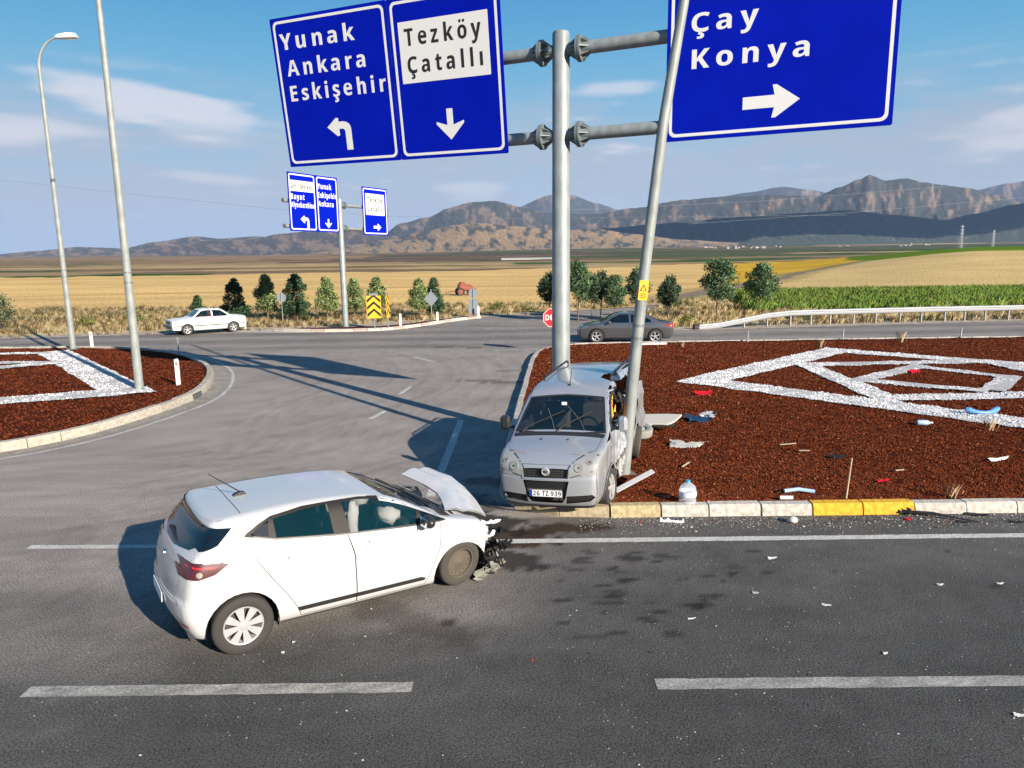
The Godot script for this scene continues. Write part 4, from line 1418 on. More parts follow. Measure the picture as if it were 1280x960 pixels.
# ---------------------------------------------------------------- car bodies
# A body is where several smoothly joined bounds meet: roof line, belly, flanks, nose and tail. Its panels are cut out of that surface.
class Shell:
	var top := PackedVector2Array()
	var bot := 0.2
	var wy := PackedVector2Array()
	var wx := PackedVector2Array()
	var xf := PackedVector2Array()
	var xr := PackedVector2Array()
	var cf := 0.2
	var cr := 0.15
	var crown := 0.05
	var k := 0.09
	var flo := 1.72
	var blo := 1.5
	var dent_a := Vector3.ZERO
	var dent_b := Vector3.UP
	var dent_r := -1.0
	static func look(t: PackedVector2Array, x: float) -> float:
		var n := t.size()
		if x <= t[0].x: return t[0].y
		if x >= t[n - 1].x: return t[n - 1].y
		var i := 0
		while x > t[i + 1].x: i += 1
		# Catmull-Rom through the table, kept between neighbours
		var x0 := t[i].x
		var x1 := t[i + 1].x
		var h := x1 - x0
		var d := (t[i + 1].y - t[i].y) / h
		var m0 := d
		var m1 := d
		if i > 0:
			var dp := (t[i].y - t[i - 1].y) / (t[i].x - t[i - 1].x)
			m0 = 0.0 if dp * d <= 0.0 else 2.0 * dp * d / (dp + d)
		if i < n - 2:
			var dn := (t[i + 2].y - t[i + 1].y) / (t[i + 2].x - t[i + 1].x)
			m1 = 0.0 if dn * d <= 0.0 else 2.0 * dn * d / (dn + d)
		var s := (x - x0) / h
		var s2 := s * s
		var s3 := s2 * s
		return (2 * s3 - 3 * s2 + 1) * t[i].y + (s3 - 2 * s2 + s) * h * m0 + (-2 * s3 + 3 * s2) * t[i + 1].y + (s3 - s2) * h * m1
	func sm(a: float, b: float) -> float:
		var e := k - absf(a - b)
		return maxf(a, b) + (e * e / (4.0 * k) if e > 0.0 else 0.0)
	func f(x: float, y: float, z: float) -> float:
		var az := absf(z)
		var T := look(top, x)
		var sl := (look(top, x + 0.04) - look(top, x - 0.04)) / 0.08
		var gt := (y - T + crown * z * z) / sqrt(1.0 + sl * sl)
		var gs := az - look(wy, y) * look(wx, x)
		var q := az * az
		var gf := x - look(xf, y) + cf * q * (0.5 + 0.8 * q)
		var gr := look(xr, y) + cr * q * (0.5 + 0.8 * q) - x
		var r := sm(sm(gt, gs), sm(gf, gr))
		r = sm(r, bot - y)
		if dent_r > 0.0:
			var p := Vector3(x, y, z)
			var ab := (dent_b - dent_a).normalized()
			var d := p - dent_a
			var dist := (d - ab * d.dot(ab)).length()
			r = sm(r, dent_r - dist)
		return r
	func grad(p: Vector3) -> Vector3:
		var e := 0.006
		return Vector3(f(p.x + e, p.y, p.z) - f(p.x - e, p.y, p.z), f(p.x, p.y + e, p.z) - f(p.x, p.y - e, p.z), f(p.x, p.y, p.z + e) - f(p.x, p.y, p.z - e)).normalized()
	# axis: "R" right side, "L" left side (u = x, v = y); "T" from above (u = x, v = z); "F" front, "B" back (u = z, v = y)
	func at(axis: String, u: float, v: float) -> Variant:
		var lo := 0.0
		var hi := 1.3
		if axis == "T": lo = 0.55; hi = 2.3
		elif axis == "F": lo = flo; hi = 3.0
		elif axis == "B": lo = blo; hi = 3.0
		else: lo = 0.33
		if val(axis, u, v, lo) > 0.0: return null
		for i in 15:
			var m := (lo + hi) * 0.5
			if val(axis, u, v, m) > 0.0: hi = m
			else: lo = m
		return place(axis, u, v, lo)
	func place(axis: String, u: float, v: float, w: float) -> Vector3:
		match axis:
			"R": return Vector3(u, v, w)
			"L": return Vector3(u, v, -w)
			"T": return Vector3(u, w, v)
			"F": return Vector3(w, v, u)
		return Vector3(-w, v, u)
	func val(axis: String, u: float, v: float, w: float) -> float:
		var p := place(axis, u, v, w)
		return f(p.x, p.y, p.z)
	func panel(b: MB, axis: String, poly: PackedVector2Array, holes: Array, step: float, off: float, warp = null) -> void:
		var lo := poly[0]
		var hi := poly[0]
		for p in poly:
			lo = lo.min(p)
			hi = hi.max(p)
		var hb: Array = []
		for h in holes:
			var r := Rect2(h[0], Vector2.ZERO)
			for p in h: r = r.expand(p)
			hb.append(r)
		var nx := int(ceil((hi.x - lo.x) / step))
		var ny := int(ceil((hi.y - lo.y) / step))
		var cache := {}
		for i in nx:
			for j in ny:
				var c := lo + Vector2(i, j) * step
				var cell := PackedVector2Array([c, c + Vector2(step, 0), c + Vector2(step, step), c + Vector2(0, step)])
				var inn := 0
				for p in cell:
					if Geometry2D.is_point_in_polygon(p, poly): inn += 1
				var parts: Array = [cell] if inn == 4 else Geometry2D.intersect_polygons(cell, poly)
				var rect := Rect2(c, Vector2(step, step))
				for h in holes.size():
					if not hb[h].intersects(rect): continue
					var nxt: Array = []
					for q in parts:
						for z in Geometry2D.clip_polygons(q, holes[h]): nxt.append(z)
					parts = nxt
				for q in parts:
					if q.size() < 3: continue
					var tr := Geometry2D.triangulate_polygon(q)
					var id := PackedInt32Array()
					for p in q:
						var key := Vector2i(int(round(p.x * 4000.0)), int(round(p.y * 4000.0)))
						if not cache.has(key):
							var s = at(axis, p.x, p.y)
							if s == null: cache[key] = -1
							else:
								var n := grad(s)
								var w: Vector3 = (s as Vector3) + n * off
								if warp != null: w = warp.call(w)
								cache[key] = b.vert(w, n)
						id.append(cache[key])
					for t in range(0, tr.size(), 3):
						if id[tr[t]] >= 0 and id[tr[t + 1]] >= 0 and id[tr[t + 2]] >= 0:
							b.idx(id[tr[t]], id[tr[t + 1]], id[tr[t + 2]])
		if warp != null:
			renormal(b)
	func renormal(b: MB) -> void:
		var acc := PackedVector3Array()
		acc.resize(b.v.size())
		for t in range(0, b.ix.size(), 3):
			var a := b.ix[t]
			var c := b.ix[t + 1]
			var d := b.ix[t + 2]
			var nn := -(b.v[c] - b.v[a]).cross(b.v[d] - b.v[a])
			acc[a] += nn; acc[c] += nn; acc[d] += nn
		for i in acc.size():
			if acc[i].length() > 1e-9: b.n[i] = acc[i].normalized()

func circ(x: float, y: float, r: float, n_ := 28) -> PackedVector2Array:
	var p := PackedVector2Array()
	for i in n_: p.append(Vector2(x + cos(TAU * i / n_) * r, y + sin(TAU * i / n_) * r))
	return p
func inset(p: PackedVector2Array, d: float) -> PackedVector2Array:
	var r := Geometry2D.offset_polygon(p, -d)
	return r[0] if r.size() > 0 else p
func mirror(p: PackedVector2Array) -> PackedVector2Array:
	var r := PackedVector2Array()
	for q in p: r.append(Vector2(-q.x, q.y))
	return r
func mirror_v(p: PackedVector2Array) -> PackedVector2Array:
	var r := PackedVector2Array()
	for q in p: r.append(Vector2(q.x, -q.y))
	return r
# one cut panel as an object
func cut(called: String, s: Shell, axis: String, poly: PackedVector2Array, holes: Array, m: Material, parent: Node, off := 0.0, step := 0.05, warp = null) -> MeshInstance3D:
	var b := MB.new()
	s.panel(b, axis, poly, holes, step, off, warp)
	return obj(called, b, m, parent)
# a narrow trim frame round a window
func frame_of(poly: PackedVector2Array, w: float) -> Array:
	return [Geometry2D.offset_polygon(poly, w)[0], poly]

func wheel(parent: Node3D, at: Vector3, side: float, r: float, w: float, style: String, tyre_m: Material, rim_m: Material, tilt := 0.0, steer := 0.0) -> Node3D:
	var g := Node3D.new()
	var nm := "wheel"
	var k0 := 1
	while parent.has_node(nm):
		nm = "wheel_%03d" % k0
		k0 += 1
	g.name = nm
	parent.add_child(g)
	g.position = at
	g.rotation = Vector3(tilt, steer, 0)
	var ax := Vector3(0, 0, side)
	var b := MB.new()
	var ri := r * 0.66
	b.lathe(PackedVector2Array([Vector2(ri * 0.96, -w * 0.42), Vector2(ri * 1.05, -w * 0.5), Vector2(r * 0.93, -w * 0.5), Vector2(r * 0.99, -w * 0.4), Vector2(r, -w * 0.25), Vector2(r, w * 0.25), Vector2(r * 0.99, w * 0.4), Vector2(r * 0.93, w * 0.5), Vector2(ri * 1.05, w * 0.5), Vector2(ri * 0.96, w * 0.42)]), Vector3.ZERO, ax, 36)
	obj("tyre", b, tyre_m, g)
	b = MB.new()
	b.lathe(PackedVector2Array([Vector2(ri * 1.0, w * 0.44), Vector2(ri * 0.97, w * 0.47), Vector2(ri * 0.92, w * 0.45), Vector2(ri * 0.88, w * 0.3), Vector2(ri * 0.85, -w * 0.4)]), Vector3.ZERO, ax, 36)
	if style == "steel":
		b.lathe(PackedVector2Array([Vector2(ri * 0.88, w * 0.25), Vector2(ri * 0.72, w * 0.2), Vector2(ri * 0.5, w * 0.3), Vector2(ri * 0.3, w * 0.28), Vector2(ri * 0.2, w * 0.38), Vector2(0, w * 0.38)]), Vector3.ZERO, ax, 36)
	elif style == "cover":
		# plastic cover with broad petals and slots between them
		b.lathe(PackedVector2Array([Vector2(ri * 0.26, w * 0.44), Vector2(ri * 0.15, w * 0.47), Vector2(0, w * 0.47)]), Vector3.ZERO, ax, 24)
	obj("rim", b, rim_m, g)
	b = MB.new()
	if style != "steel":
		b.lathe(PackedVector2Array([Vector2(ri * 0.88, w * 0.05), Vector2(0, w * 0.05)]), Vector3.ZERO, ax, 24)
		obj("brake_disc", b, M.dark_void, g)
	var n_ := 5 if style == "five" else (8 if style == "cover" else (6 if style == "six" else 0))
	for i in n_:
		var a := TAU * i / n_ + 0.2
		var rd := Vector3(cos(a), sin(a), 0)
		var tn := Vector3(-sin(a), cos(a), 0)
		b = MB.new()
		var wi := ri * (0.10 if style == "five" else 0.09)
		var wo := ri * (0.13 if style == "five" else (0.215 if style == "cover" else 0.16))
		b.prism(PackedVector2Array([Vector2(ri * 0.18, -wi), Vector2(ri * 0.55, -wo * 0.72), Vector2(ri * 0.93, -wo), Vector2(ri * 0.93, wo), Vector2(ri * 0.55, wo * 0.72), Vector2(ri * 0.18, wi)]), ax * w * 0.36, rd, tn, ax, w * 0.09)
		obj("spoke", b, rim_m, g)
	if style == "steel":
		for i in 14:
			var a := TAU * i / 14
			b = MB.new()
			b.rod(Vector3(cos(a), sin(a), 0) * ri * 0.78 + ax * w * 0.2, Vector3(cos(a), sin(a), 0) * ri * 0.78 + ax * w * 0.235, ri * 0.055, 8)
			obj("hole", b, M.dark_void, g)
	if style == "five" or style == "six":
		b = MB.new()
		b.lathe(PackedVector2Array([Vector2(ri * 0.24, w * 0.36), Vector2(ri * 0.22, w * 0.46), Vector2(0, w * 0.46)]), Vector3.ZERO, ax, 20)
		obj("hub", b, rim_m, g)
	return g

func arch_liner(b: MB, x: float, y: float, r: float, side: float, zo: float, zi: float) -> void:
	var n_ := 18
	for i in n_:
		var a0 := PI * (-0.08 + 1.16 * i / n_)
		var a1 := PI * (-0.08 + 1.16 * (i + 1) / n_)
		var p0 := Vector3(x + cos(a0) * r, y + sin(a0) * r, 0)
		var p1 := Vector3(x + cos(a1) * r, y + sin(a1) * r, 0)
		b.quad(p0 + Vector3(0, 0, side * zo), p1 + Vector3(0, 0, side * zo), p1 + Vector3(0, 0, side * zi), p0 + Vector3(0, 0, side * zi), Vector3(-cos(a0), -sin(a0), 0))
		b.tri(p0 + Vector3(0, 0, side * zi), p1 + Vector3(0, 0, side * zi), Vector3(x, y, side * zi), Vector3(0, 0, side))

func seat(parent: Node3D, at: Vector3, m: Material) -> void:
	var b := MB.new()
	b.box(at + Vector3(0.05, 0.1, 0), Vector3(0.5, 0.18, 0.5), Basis(Vector3(0, 0, 1), 0.1), 0.05)
	b.box(at + Vector3(-0.27, 0.45, 0), Vector3(0.15, 0.62, 0.48), Basis(Vector3(0, 0, 1), 0.25), 0.05)
	b.box(at + Vector3(-0.38, 0.86, 0), Vector3(0.1, 0.2, 0.26), Basis(Vector3(0, 0, 1), 0.2), 0.04)
	obj("seat", b, m, parent)

func steering(parent: Node3D, at: Vector3) -> void:
	var b := MB.new()
	var pts := PackedVector3Array()
	for i in 25:
		var a := TAU * i / 24
		pts.append(at + Basis(Vector3(0, 0, 1), 0.42) * Vector3(0, cos(a) * 0.185, sin(a) * 0.185))
	b.tube(pts, PackedFloat32Array([0.016]), 8, false)
	b.rod(at, at + Vector3(0.3, -0.16, 0), 0.03, 8)
	b.box(at, Vector3(0.03, 0.09, 0.3), Basis(Vector3(0, 0, 1), 0.42), 0.01)
	obj("steering_wheel", b, M.plastic_black, parent)

func number_plate(parent: Node3D, text: String, o: Vector3, ex: Vector3, ey: Vector3, w := 0.52, h := 0.112) -> void:
	# at o: middle of the plate; ex to the reader's right, ey up
	var ez := ex.cross(ey).normalized()
	var g := Node3D.new()
	var k := 0
	var nm := "number_plate"
	while parent.has_node(nm):
		k += 1
		nm = "number_plate_%03d" % k
	g.name = nm
	parent.add_child(g)
	g.transform = Transform3D(Basis(ex.normalized(), ey.normalized(), ez), o)
	obj("plate", plate(round_rect(-w / 2, -h / 2, w / 2, h / 2, 0.01, 2), 0.0, 0.006), M.plate_white, g)
	obj("blue_band", plate(round_rect(-w / 2 + 0.004, -h / 2 + 0.004, -w / 2 + 0.05, h / 2 - 0.004, 0.006, 2), 0.006, 0.001), M.plate_blue, g)
	obj("rim_line", ring(round_rect(-w / 2 + 0.001, -h / 2 + 0.001, w / 2 - 0.001, h / 2 - 0.001, 0.01, 2), round_rect(-w / 2 + 0.005, -h / 2 + 0.005, w / 2 - 0.005, h / 2 - 0.005, 0.008, 2), 0.006, 0.0015), M.sign_black, g)
	if text != "":
		lettering(g, text, -w / 2 + 0.062, -h * 0.34, h * 0.68, w - 0.08, 0.0065, M.sign_black, 0.75, 1, 0.001)

func lump(b: MB, ce: Vector3, s: Vector3, seed_: int, rough := 0.3) -> void:
	# a crumpled, folded blob
	var st := b.v.size()
	b.ball(ce, s, 10, 14)
	for i in range(st, b.v.size()):
		var d := (b.v[i] - ce)
		var q := gn2.get_noise_3d(d.x * 9.0 + seed_ * 3.7, d.y * 9.0, d.z * 9.0)
		b.v[i] = ce + d * (1.0 + rough * q)
func crumple(b: MB, o: Vector3, ex: Vector3, ey: Vector3, n_: int, amp: float, seed_: int, rag := 0.14) -> void:
	# a bent sheet with ragged outline
	var st := b.v.size()
	var nn := ex.cross(ey).normalized()
	for i in n_ + 1:
		for k in n_ + 1:
			var u := float(i) / n_ - 0.5
			var w := float(k) / n_ - 0.5
			var q := gn2.get_noise_2d(u * 3.0 + seed_ * 5.1, w * 3.0)
			var q2 := gn2.get_noise_2d(u * 4.0 + seed_ * 2.3 + 90.0, w * 4.0)
			b.vert(o + ex * (u + q2 * rag) + ey * (w + q * rag) + nn * amp * (q + 0.5 * q2), nn)
	for i in n_:
		for k in n_:
			var p := st + i * (n_ + 1) + k
			b.idx(p, p + 1, p + n_ + 1)
			b.idx(p + 1, p + n_ + 2, p + n_ + 1)
	var acc := PackedVector3Array()
	acc.resize(b.v.size())
	for i in n_:
		for k in n_:
			var p := st + i * (n_ + 1) + k
			var c := (b.v[p + n_ + 1] - b.v[p]).cross(b.v[p + 1] - b.v[p])
			if c.dot(nn) < 0: c = -c
			for e in [p, p + 1, p + n_ + 1, p + n_ + 2]: acc[e] += c
	for i in range(st, b.v.size()):
		if acc[i].length() > 1e-9: b.n[i] = acc[i].normalized()
func hose(b: MB, a: Vector3, c: Vector3, sag: Vector3, r: float) -> void:
	var pts := PackedVector3Array()
	for i in 9:
		var t := i / 8.0
		pts.append(a.lerp(c, t) + sag * sin(PI * t))
	b.tube(pts, PackedFloat32Array([r]), 7)

func build_cars() -> void:
	white_hatch()
	silver_van()
	grey_saloon()
	old_saloon()

func white_hatch() -> void:
	var g := thing("white_hatchback", "white hatchback with a crushed front standing slantwise on the near road", "car", Vector3(-2.22, -0.058, -8.18))
	g.basis = Basis(Vector3.UP, deg_to_rad(34.55)) * Basis(Vector3(0, 0, 1), -0.045)
	var s := Shell.new()
	s.top = P2([-1.75, 1.375, -1.62, 1.40, -1.2, 1.435, -0.5, 1.462, 0.0, 1.447, 0.3, 1.405, 0.55, 1.325, 0.8, 1.205, 1.1, 1.065, 1.2, 1.04, 1.45, 0.99, 1.75, 0.90, 2.0, 0.8])
	s.wy = P2([0.18, 0.80, 0.35, 0.865, 0.55, 0.885, 0.72, 0.882, 0.86, 0.892, 0.95, 0.885, 1.05, 0.86, 1.1, 0.838, 1.2, 0.79, 1.3, 0.738, 1.4, 0.675, 1.47, 0.6])
	s.wx = P2([-2.0, 0.93, -1.75, 0.965, -1.3, 0.995, -0.9, 1.0, 0.9, 1.0, 1.3, 1.0, 1.6, 0.98, 2.1, 0.9])
	s.xf = P2([0.2, 2.05, 0.6, 2.12, 1.0, 2.0])
	s.xr = P2([0.2, -1.80, 0.35, -1.88, 0.5, -1.94, 0.62, -1.95, 0.66, -1.925, 0.8, -1.91, 0.95, -1.87, 1.06, -1.82, 1.12, -1.765, 1.2, -1.70, 1.33, -1.60, 1.36, -1.60, 1.5, -1.52])
	s.cr = 0.16
	s.k = 0.085
	s.bot = 0.2
	var dlo := P2([1.08, 1.02, 0.75, 1.22, 0.55, 1.315, 0.34, 1.385, 0.0, 1.422, -0.28, 1.43, -0.6, 1.415, -0.95, 1.375, -1.08, 1.325, -1.22, 1.25, -1.24, 1.225, -1.15, 1.205, -0.93, 1.15, -0.29, 1.085, 0.1, 1.06, 0.6, 1.03])
	var g1 := P2([-0.12, 1.085, -0.17, 1.393, 0.0, 1.397, 0.3, 1.365, 0.52, 1.29, 0.70, 1.205, 0.70, 1.045, 0.1, 1.075])
	var g1b := P2([0.755, 1.043, 0.755, 1.178, 1.02, 1.04])
	var g2 := P2([-0.92, 1.172, -0.93, 1.348, -0.6, 1.387, -0.33, 1.402, -0.31, 1.108, -0.6, 1.135])
	var g3 := P2([-0.99, 1.19, -0.975, 1.342, -1.08, 1.298, -1.175, 1.232, -1.14, 1.222])
	var fd := P2([-0.165, 1.09, -0.085, 0.82, -0.065, 0.4, -0.06, 0.265, 0.80, 0.265, 0.9, 0.48, 0.995, 0.72, 0.99, 1.03])
	var rd := P2([-0.165, 1.09, -0.085, 0.82, -0.065, 0.4, -0.06, 0.265, -0.69, 0.265, -0.74, 0.385, -0.82, 0.52, -0.96, 0.715, -1.14, 0.98, -1.14, 1.215])
	var side := P2([-1.84, 0.24, -1.93, 0.5, -1.93, 0.62, -1.90, 0.8, -1.86, 0.97, -1.80, 1.09, -1.68, 1.24, -1.58, 1.35, -1.5, 1.385, -1.2, 1.42, -0.5, 1.445, 0.0, 1.43, 0.3, 1.385, 0.55, 1.305, 0.8, 1.185, 1.1, 1.045, 1.3, 1.015, 1.5, 0.95, 1.60, 0.87, 1.655, 0.78, 1.64, 0.62, 1.62, 0.5, 1.5, 0.5, 1.0, 0.215, -1.0, 0.215, -1.6, 0.24])
	var ar := circ(-1.29, 0.315, 0.362)
	var af := circ(1.29, 0.33, 0.37)
	var lamp_side := P2([-1.41, 1.012, -1.52, 1.035, -1.84, 1.058, -1.84, 0.90, -1.7, 0.895, -1.55, 0.925])
	var glass_side := P2([-1.345, 1.325, -1.6, 1.345, -1.72, 1.22, -1.66, 1.14, -1.50, 1.185])
	var M_trim := mat(Color(0.02, 0.018, 0.017), 0.5)
	M_trim.metallic_specular = 0.3
	var dust: StandardMaterial3D = M.car_white
	for ax in ["R", "L"]:
		var sg := 1.0 if ax == "R" else -1.0
		cut("side_panel", s, ax, side, [dlo, fd, rd, ar, af, lamp_side, glass_side], dust, g, 0.0, 0.05)
		var d1 := cut("front_door", s, ax, inset(fd, 0.006), [dlo, af], dust, g, 0.0, 0.05)
		var d2 := cut("rear_door", s, ax, inset(rd, 0.006), [dlo, ar], dust, g, 0.0, 0.05)
		for sm in [[fd, "door_seal"], [rd, "door_seal"]]:
			cut(sm[1], s, ax, Geometry2D.offset_polygon(sm[0], 0.012)[0], [inset(sm[0], 0.02), dlo, ar, af], M.trim_black, g, -0.012, 0.06)
		cut("window_surround", s, ax, inset(dlo, 0.002), [g1, g1b, g2, g3], M_trim, g, -0.003, 0.05)
		cut("window", s, ax, g1, [], M.win_side, d1, -0.006, 0.06)
		cut("window", s, ax, g1b, [], M.win, d1, -0.006, 0.06)
		cut("window", s, ax, g2, [], M.win_side, d2, -0.006, 0.06)
		cut("quarter_window", s, ax, g3, [], M.win_dark, g, -0.006, 0.06)
		cut("seal", s, ax, P2([1.08, 1.016, 0.6, 1.026, 0.1, 1.056, -0.29, 1.081, -0.93, 1.146, -1.15, 1.201, -1.15, 1.217, -0.93, 1.162, -0.29, 1.097, 0.1, 1.072, 0.6, 1.042, 1.04, 1.032]), [], M.trim_black, g, 0.004, 0.06)
		# door moulding
		cut("door_moulding", s, ax, P2([0.78, 0.335, 0.80, 0.36, 0.74, 0.385, -0.066, 0.385, -0.066, 0.335]), [], M.trim_black, d1, 0.012, 0.06)
		cut("door_moulding", s, ax, P2([-0.074, 0.335, -0.074, 0.385, -0.735, 0.385, -0.71, 0.335]), [], M.trim_black, d2, 0.012, 0.06)
		# the body-coloured fold under the windows and the lower crease
		cut("tail_lamp", s, ax, inset(lamp_side, 0.003), [], M.lamp_red, g, 0.005, 0.03)
		cut("lamp_bar", s, ax, P2([-1.52, 1.0, -1.83, 1.028, -1.83, 1.012, -1.56, 0.99]), [], M.sign_red, g, 0.008, 0.05)
		cut("lamp_spot", s, ax, circ(-1.69, 0.945, 0.028, 12), [], M.lamp_bowl, g, 0.008, 0.03)
		cut("rear_glass_wing", s, ax, glass_side, [], M.rear_glass, g, 0.009, 0.03)
		var b := MB.new()
		arch_liner(b, -1.29, 0.315, 0.365, sg, 0.87, 0.45)
		obj("wheel_arch", b, M.dark_void, g)
		b = MB.new()
		arch_liner(b, 1.29, 0.33, 0.37, sg, 0.85, 0.45)
		obj("wheel_arch", b, M.dark_void, g)
		# door mirror
		b = MB.new()
		b.ball(Vector3(0.76, 1.095, sg * 1.0), Vector3(0.075, 0.075, 0.115), 10, 14)
		var mi := obj("mirror", b, M.trim_black, g)
		b = MB.new()
		b.box(Vector3(0.78, 1.04, sg * 0.88), Vector3(0.07, 0.035, 0.14), Basis.IDENTITY, 0.01)
		obj("mirror_arm", b, M.trim_black, mi)
		b = MB.new()
		b.box(Vector3(0.70, 1.095, sg * 1.0), Vector3(0.012, 0.105, 0.17), Basis.IDENTITY, 0.004)
		obj("mirror_glass", b, M.chrome, mi)
		# door handles
		for hx in [0.08, -0.82]:
			b = MB.new()
			var c0 = s.at(ax, hx, 0.965)
			var c1 = s.at(ax, hx + 0.17, 0.955)
			if c0 != null and c1 != null:
				var off := Vector3(0, 0, sg * 0.028)
				b.tube(PackedVector3Array([c0, c0 + off, c1 + off, c1]), PackedFloat32Array([0.014]), 8)
				obj("door_handle", b, dust, g)
	# roof, spoiler, screens
	cut("roof", s, "T", P2([0.34, -0.62, 0.34, 0.62, -1.212, 0.66, -1.216, 0.4, -1.222, 0.0, -1.216, -0.4, -1.212, -0.66]), [], dust, g, -0.0015, 0.06)
	cut("spoiler", s, "T", P2([-1.222, -0.62, -1.225, -0.4, -1.231, 0.0, -1.225, 0.4, -1.222, 0.62, -1.5, 0.62, -1.56, 0.4, -1.59, 0.0, -1.56, -0.4, -1.5, -0.62]), [], dust, g, -0.001, 0.05)
	var ws := P2([0.38, -0.57, 0.33, -0.3, 0.32, 0.0, 0.33, 0.3, 0.38, 0.57, 0.7, 0.645, 1.04, 0.72, 1.11, 0.4, 1.13, 0.0, 1.11, -0.4, 1.04, -0.72, 0.7, -0.645])
	cut("screen_pillar", s, "T", P2([0.28, -0.7, 0.28, 0.7, 1.14, 0.84, 1.14, -0.84]), [ws], dust, g, -0.002, 0.05)
	cut("windscreen", s, "T", ws, [], M.win, g, -0.006, 0.07)
	cut("cowl", s, "T", P2([1.06, -0.74, 1.06, 0.74, 1.2, 0.74, 1.2, -0.74]), [], M.trim_black, g, 0.004, 0.06)
	for sg in [-1.0, 1.0]:
		cut("front_wing_top", s, "T", P2([1.12, sg * 0.66, 1.12, sg * 0.87, 1.4, sg * 0.88, 1.58, sg * 0.86, 1.56, sg * 0.70, 1.3, sg * 0.66]), [], dust, g, -0.001, 0.05)
		var wb := MB.new()
		wb.tube(PackedVector3Array([Vector3(1.12, 1.075, sg * 0.35), Vector3(0.95, 1.155, sg * 0.1 - 0.1), Vector3(0.72, 1.26, sg * 0.05 - 0.35)]), PackedFloat32Array([0.012]), 6)
		obj("wiper", wb, M.plastic_black, g)
	# tail
	var rglass := P2([-0.66, 1.30, -0.5, 1.335, 0.0, 1.355, 0.5, 1.335, 0.66, 1.30, 0.72, 1.2, 0.58, 1.12, 0.2, 1.08, -0.2, 1.08, -0.58, 1.12, -0.72, 1.2])
	var lampb := P2([0.52, 1.055, 0.95, 1.055, 0.95, 0.90, 0.74, 0.895, 0.6, 0.95])
	var tg := P2([-0.58, 0.64, 0.58, 0.64, 0.64, 0.8, 0.70, 1.0, 0.76, 1.14, 0.74, 1.32, 0.6, 1.41, -0.6, 1.41, -0.74, 1.32, -0.76, 1.14, -0.70, 1.0, -0.64, 0.8])
	var bumper := P2([-0.86, 0.25, 0.86, 0.25, 0.885, 0.6, 0.885, 0.9, 0.84, 1.1, 0.72, 1.36, -0.72, 1.36, -0.84, 1.1, -0.885, 0.9, -0.885, 0.6])
	s.blo = 1.3
	var tail := cut("tailgate", s, "B", inset(tg, 0.004), [lampb, mirror(lampb)], dust, g, -0.002, 0.03)
	s.blo = 1.66
	cut("rear_bumper", s, "B", bumper, [tg, lampb, mirror(lampb)], dust, g, -0.0025, 0.05)
	s.blo = 1.3
	cut("rear_window", s, "B", rglass, [], M.rear_glass, tail, 0.004, 0.03)
	cut("tail_lamp", s, "B", inset(lampb, 0.003), [], M.lamp_red, g, 0.003, 0.03)
	cut("tail_lamp", s, "B", inset(mirror(lampb), 0.003), [], M.lamp_red, g, 0.003, 0.03)
	cut("reflector", s, "B", P2([0.6, 0.38, 0.8, 0.4, 0.8, 0.42, 0.6, 0.405]), [], M.lamp_red_bright, g, 0.004, 0.04)
	cut("diffuser", s, "B", P2([-0.6, 0.2, 0.6, 0.2, 0.5, 0.33, -0.5, 0.33]), [], M.trim_black, g, 0.004, 0.05)
	number_plate(g, "", Vector3(-1.955, 0.545, 0), Vector3(0, 0, -1), Vector3(0.0, 1, 0))
	var b := MB.new()
	var bp = s.at("B", 0.0, 0.93)
	b.rod(bp + Vector3(-0.006, 0, 0), bp + Vector3(0.05, 0, 0), 0.05, 16)
	obj("badge", b, M.chrome, tail)
	b = MB.new()
	b.box(Vector3(-1.765, 1.13, 0.02), Vector3(0.04, 0.03, 0.42), Basis(Vector3(1, 0, 0), 0.12), 0.01)
	obj("rear_wiper", b, M.plastic_black, tail)
	# aerial
	b = MB.new()
	b.prism(P2([-0.10, 0.0, 0.06, 0.0, 0.03, 0.035, -0.02, 0.05, -0.09, 0.02]), Vector3(-1.06, 1.432, -0.03), Vector3.RIGHT, Vector3.UP, Vector3(0, 0, 1), 0.06)
	b.rod(Vector3(-1.06, 1.46, 0), Vector3(-1.40, 1.72, 0), 0.008, 6, 0.005)
	obj("aerial", b, M.plastic_black, g)
	# underbody
	b = MB.new()
	b.box(Vector3(-0.1, 0.27, 0), Vector3(3.2, 0.12, 1.0), Basis.IDENTITY, 0.03)
	b.box(Vector3(0.0, 0.24, 0), Vector3(1.8, 0.06, 1.62), Basis.IDENTITY, 0.02)
	obj("underbody", b, M.dark_void, g)
	# cabin
	b = MB.new()
	b.box(Vector3(0.85, 0.9, 0), Vector3(0.5, 0.22, 1.45), Basis(Vector3(0, 0, 1), -0.2), 0.06)
	obj("dashboard", b, M.cloth_dark, g)
	seat(g, Vector3(0.05, 0.45, -0.36), M.cloth_dark)
	seat(g, Vector3(0.05, 0.45, 0.36), M.cloth_dark)
	b = MB.new()
	b.box(Vector3(-0.75, 0.55, 0), Vector3(0.5, 0.2, 1.3), Basis.IDENTITY, 0.05)
	b.box(Vector3(-1.08, 0.88, 0), Vector3(0.16, 0.6, 1.3), Basis(Vector3(0, 0, 1), 0.3), 0.05)
	obj("rear_bench", b, M.cloth_dark, g)
	steering(g, Vector3(0.52, 0.98, -0.36))
	for a in [[Vector3(0.0, 1.16, 0.60), Vector3(0.075, 0.2, 0.06), 1], [Vector3(0.50, 1.07, 0.44), Vector3(0.14, 0.12, 0.16), 2], [Vector3(0.42, 1.05, -0.36), Vector3(0.12, 0.2, 0.24), 3]]:
		b = MB.new()
		lump(b, a[0], a[1], a[2], 0.55)
		obj("airbag", b, M.airbag, g)
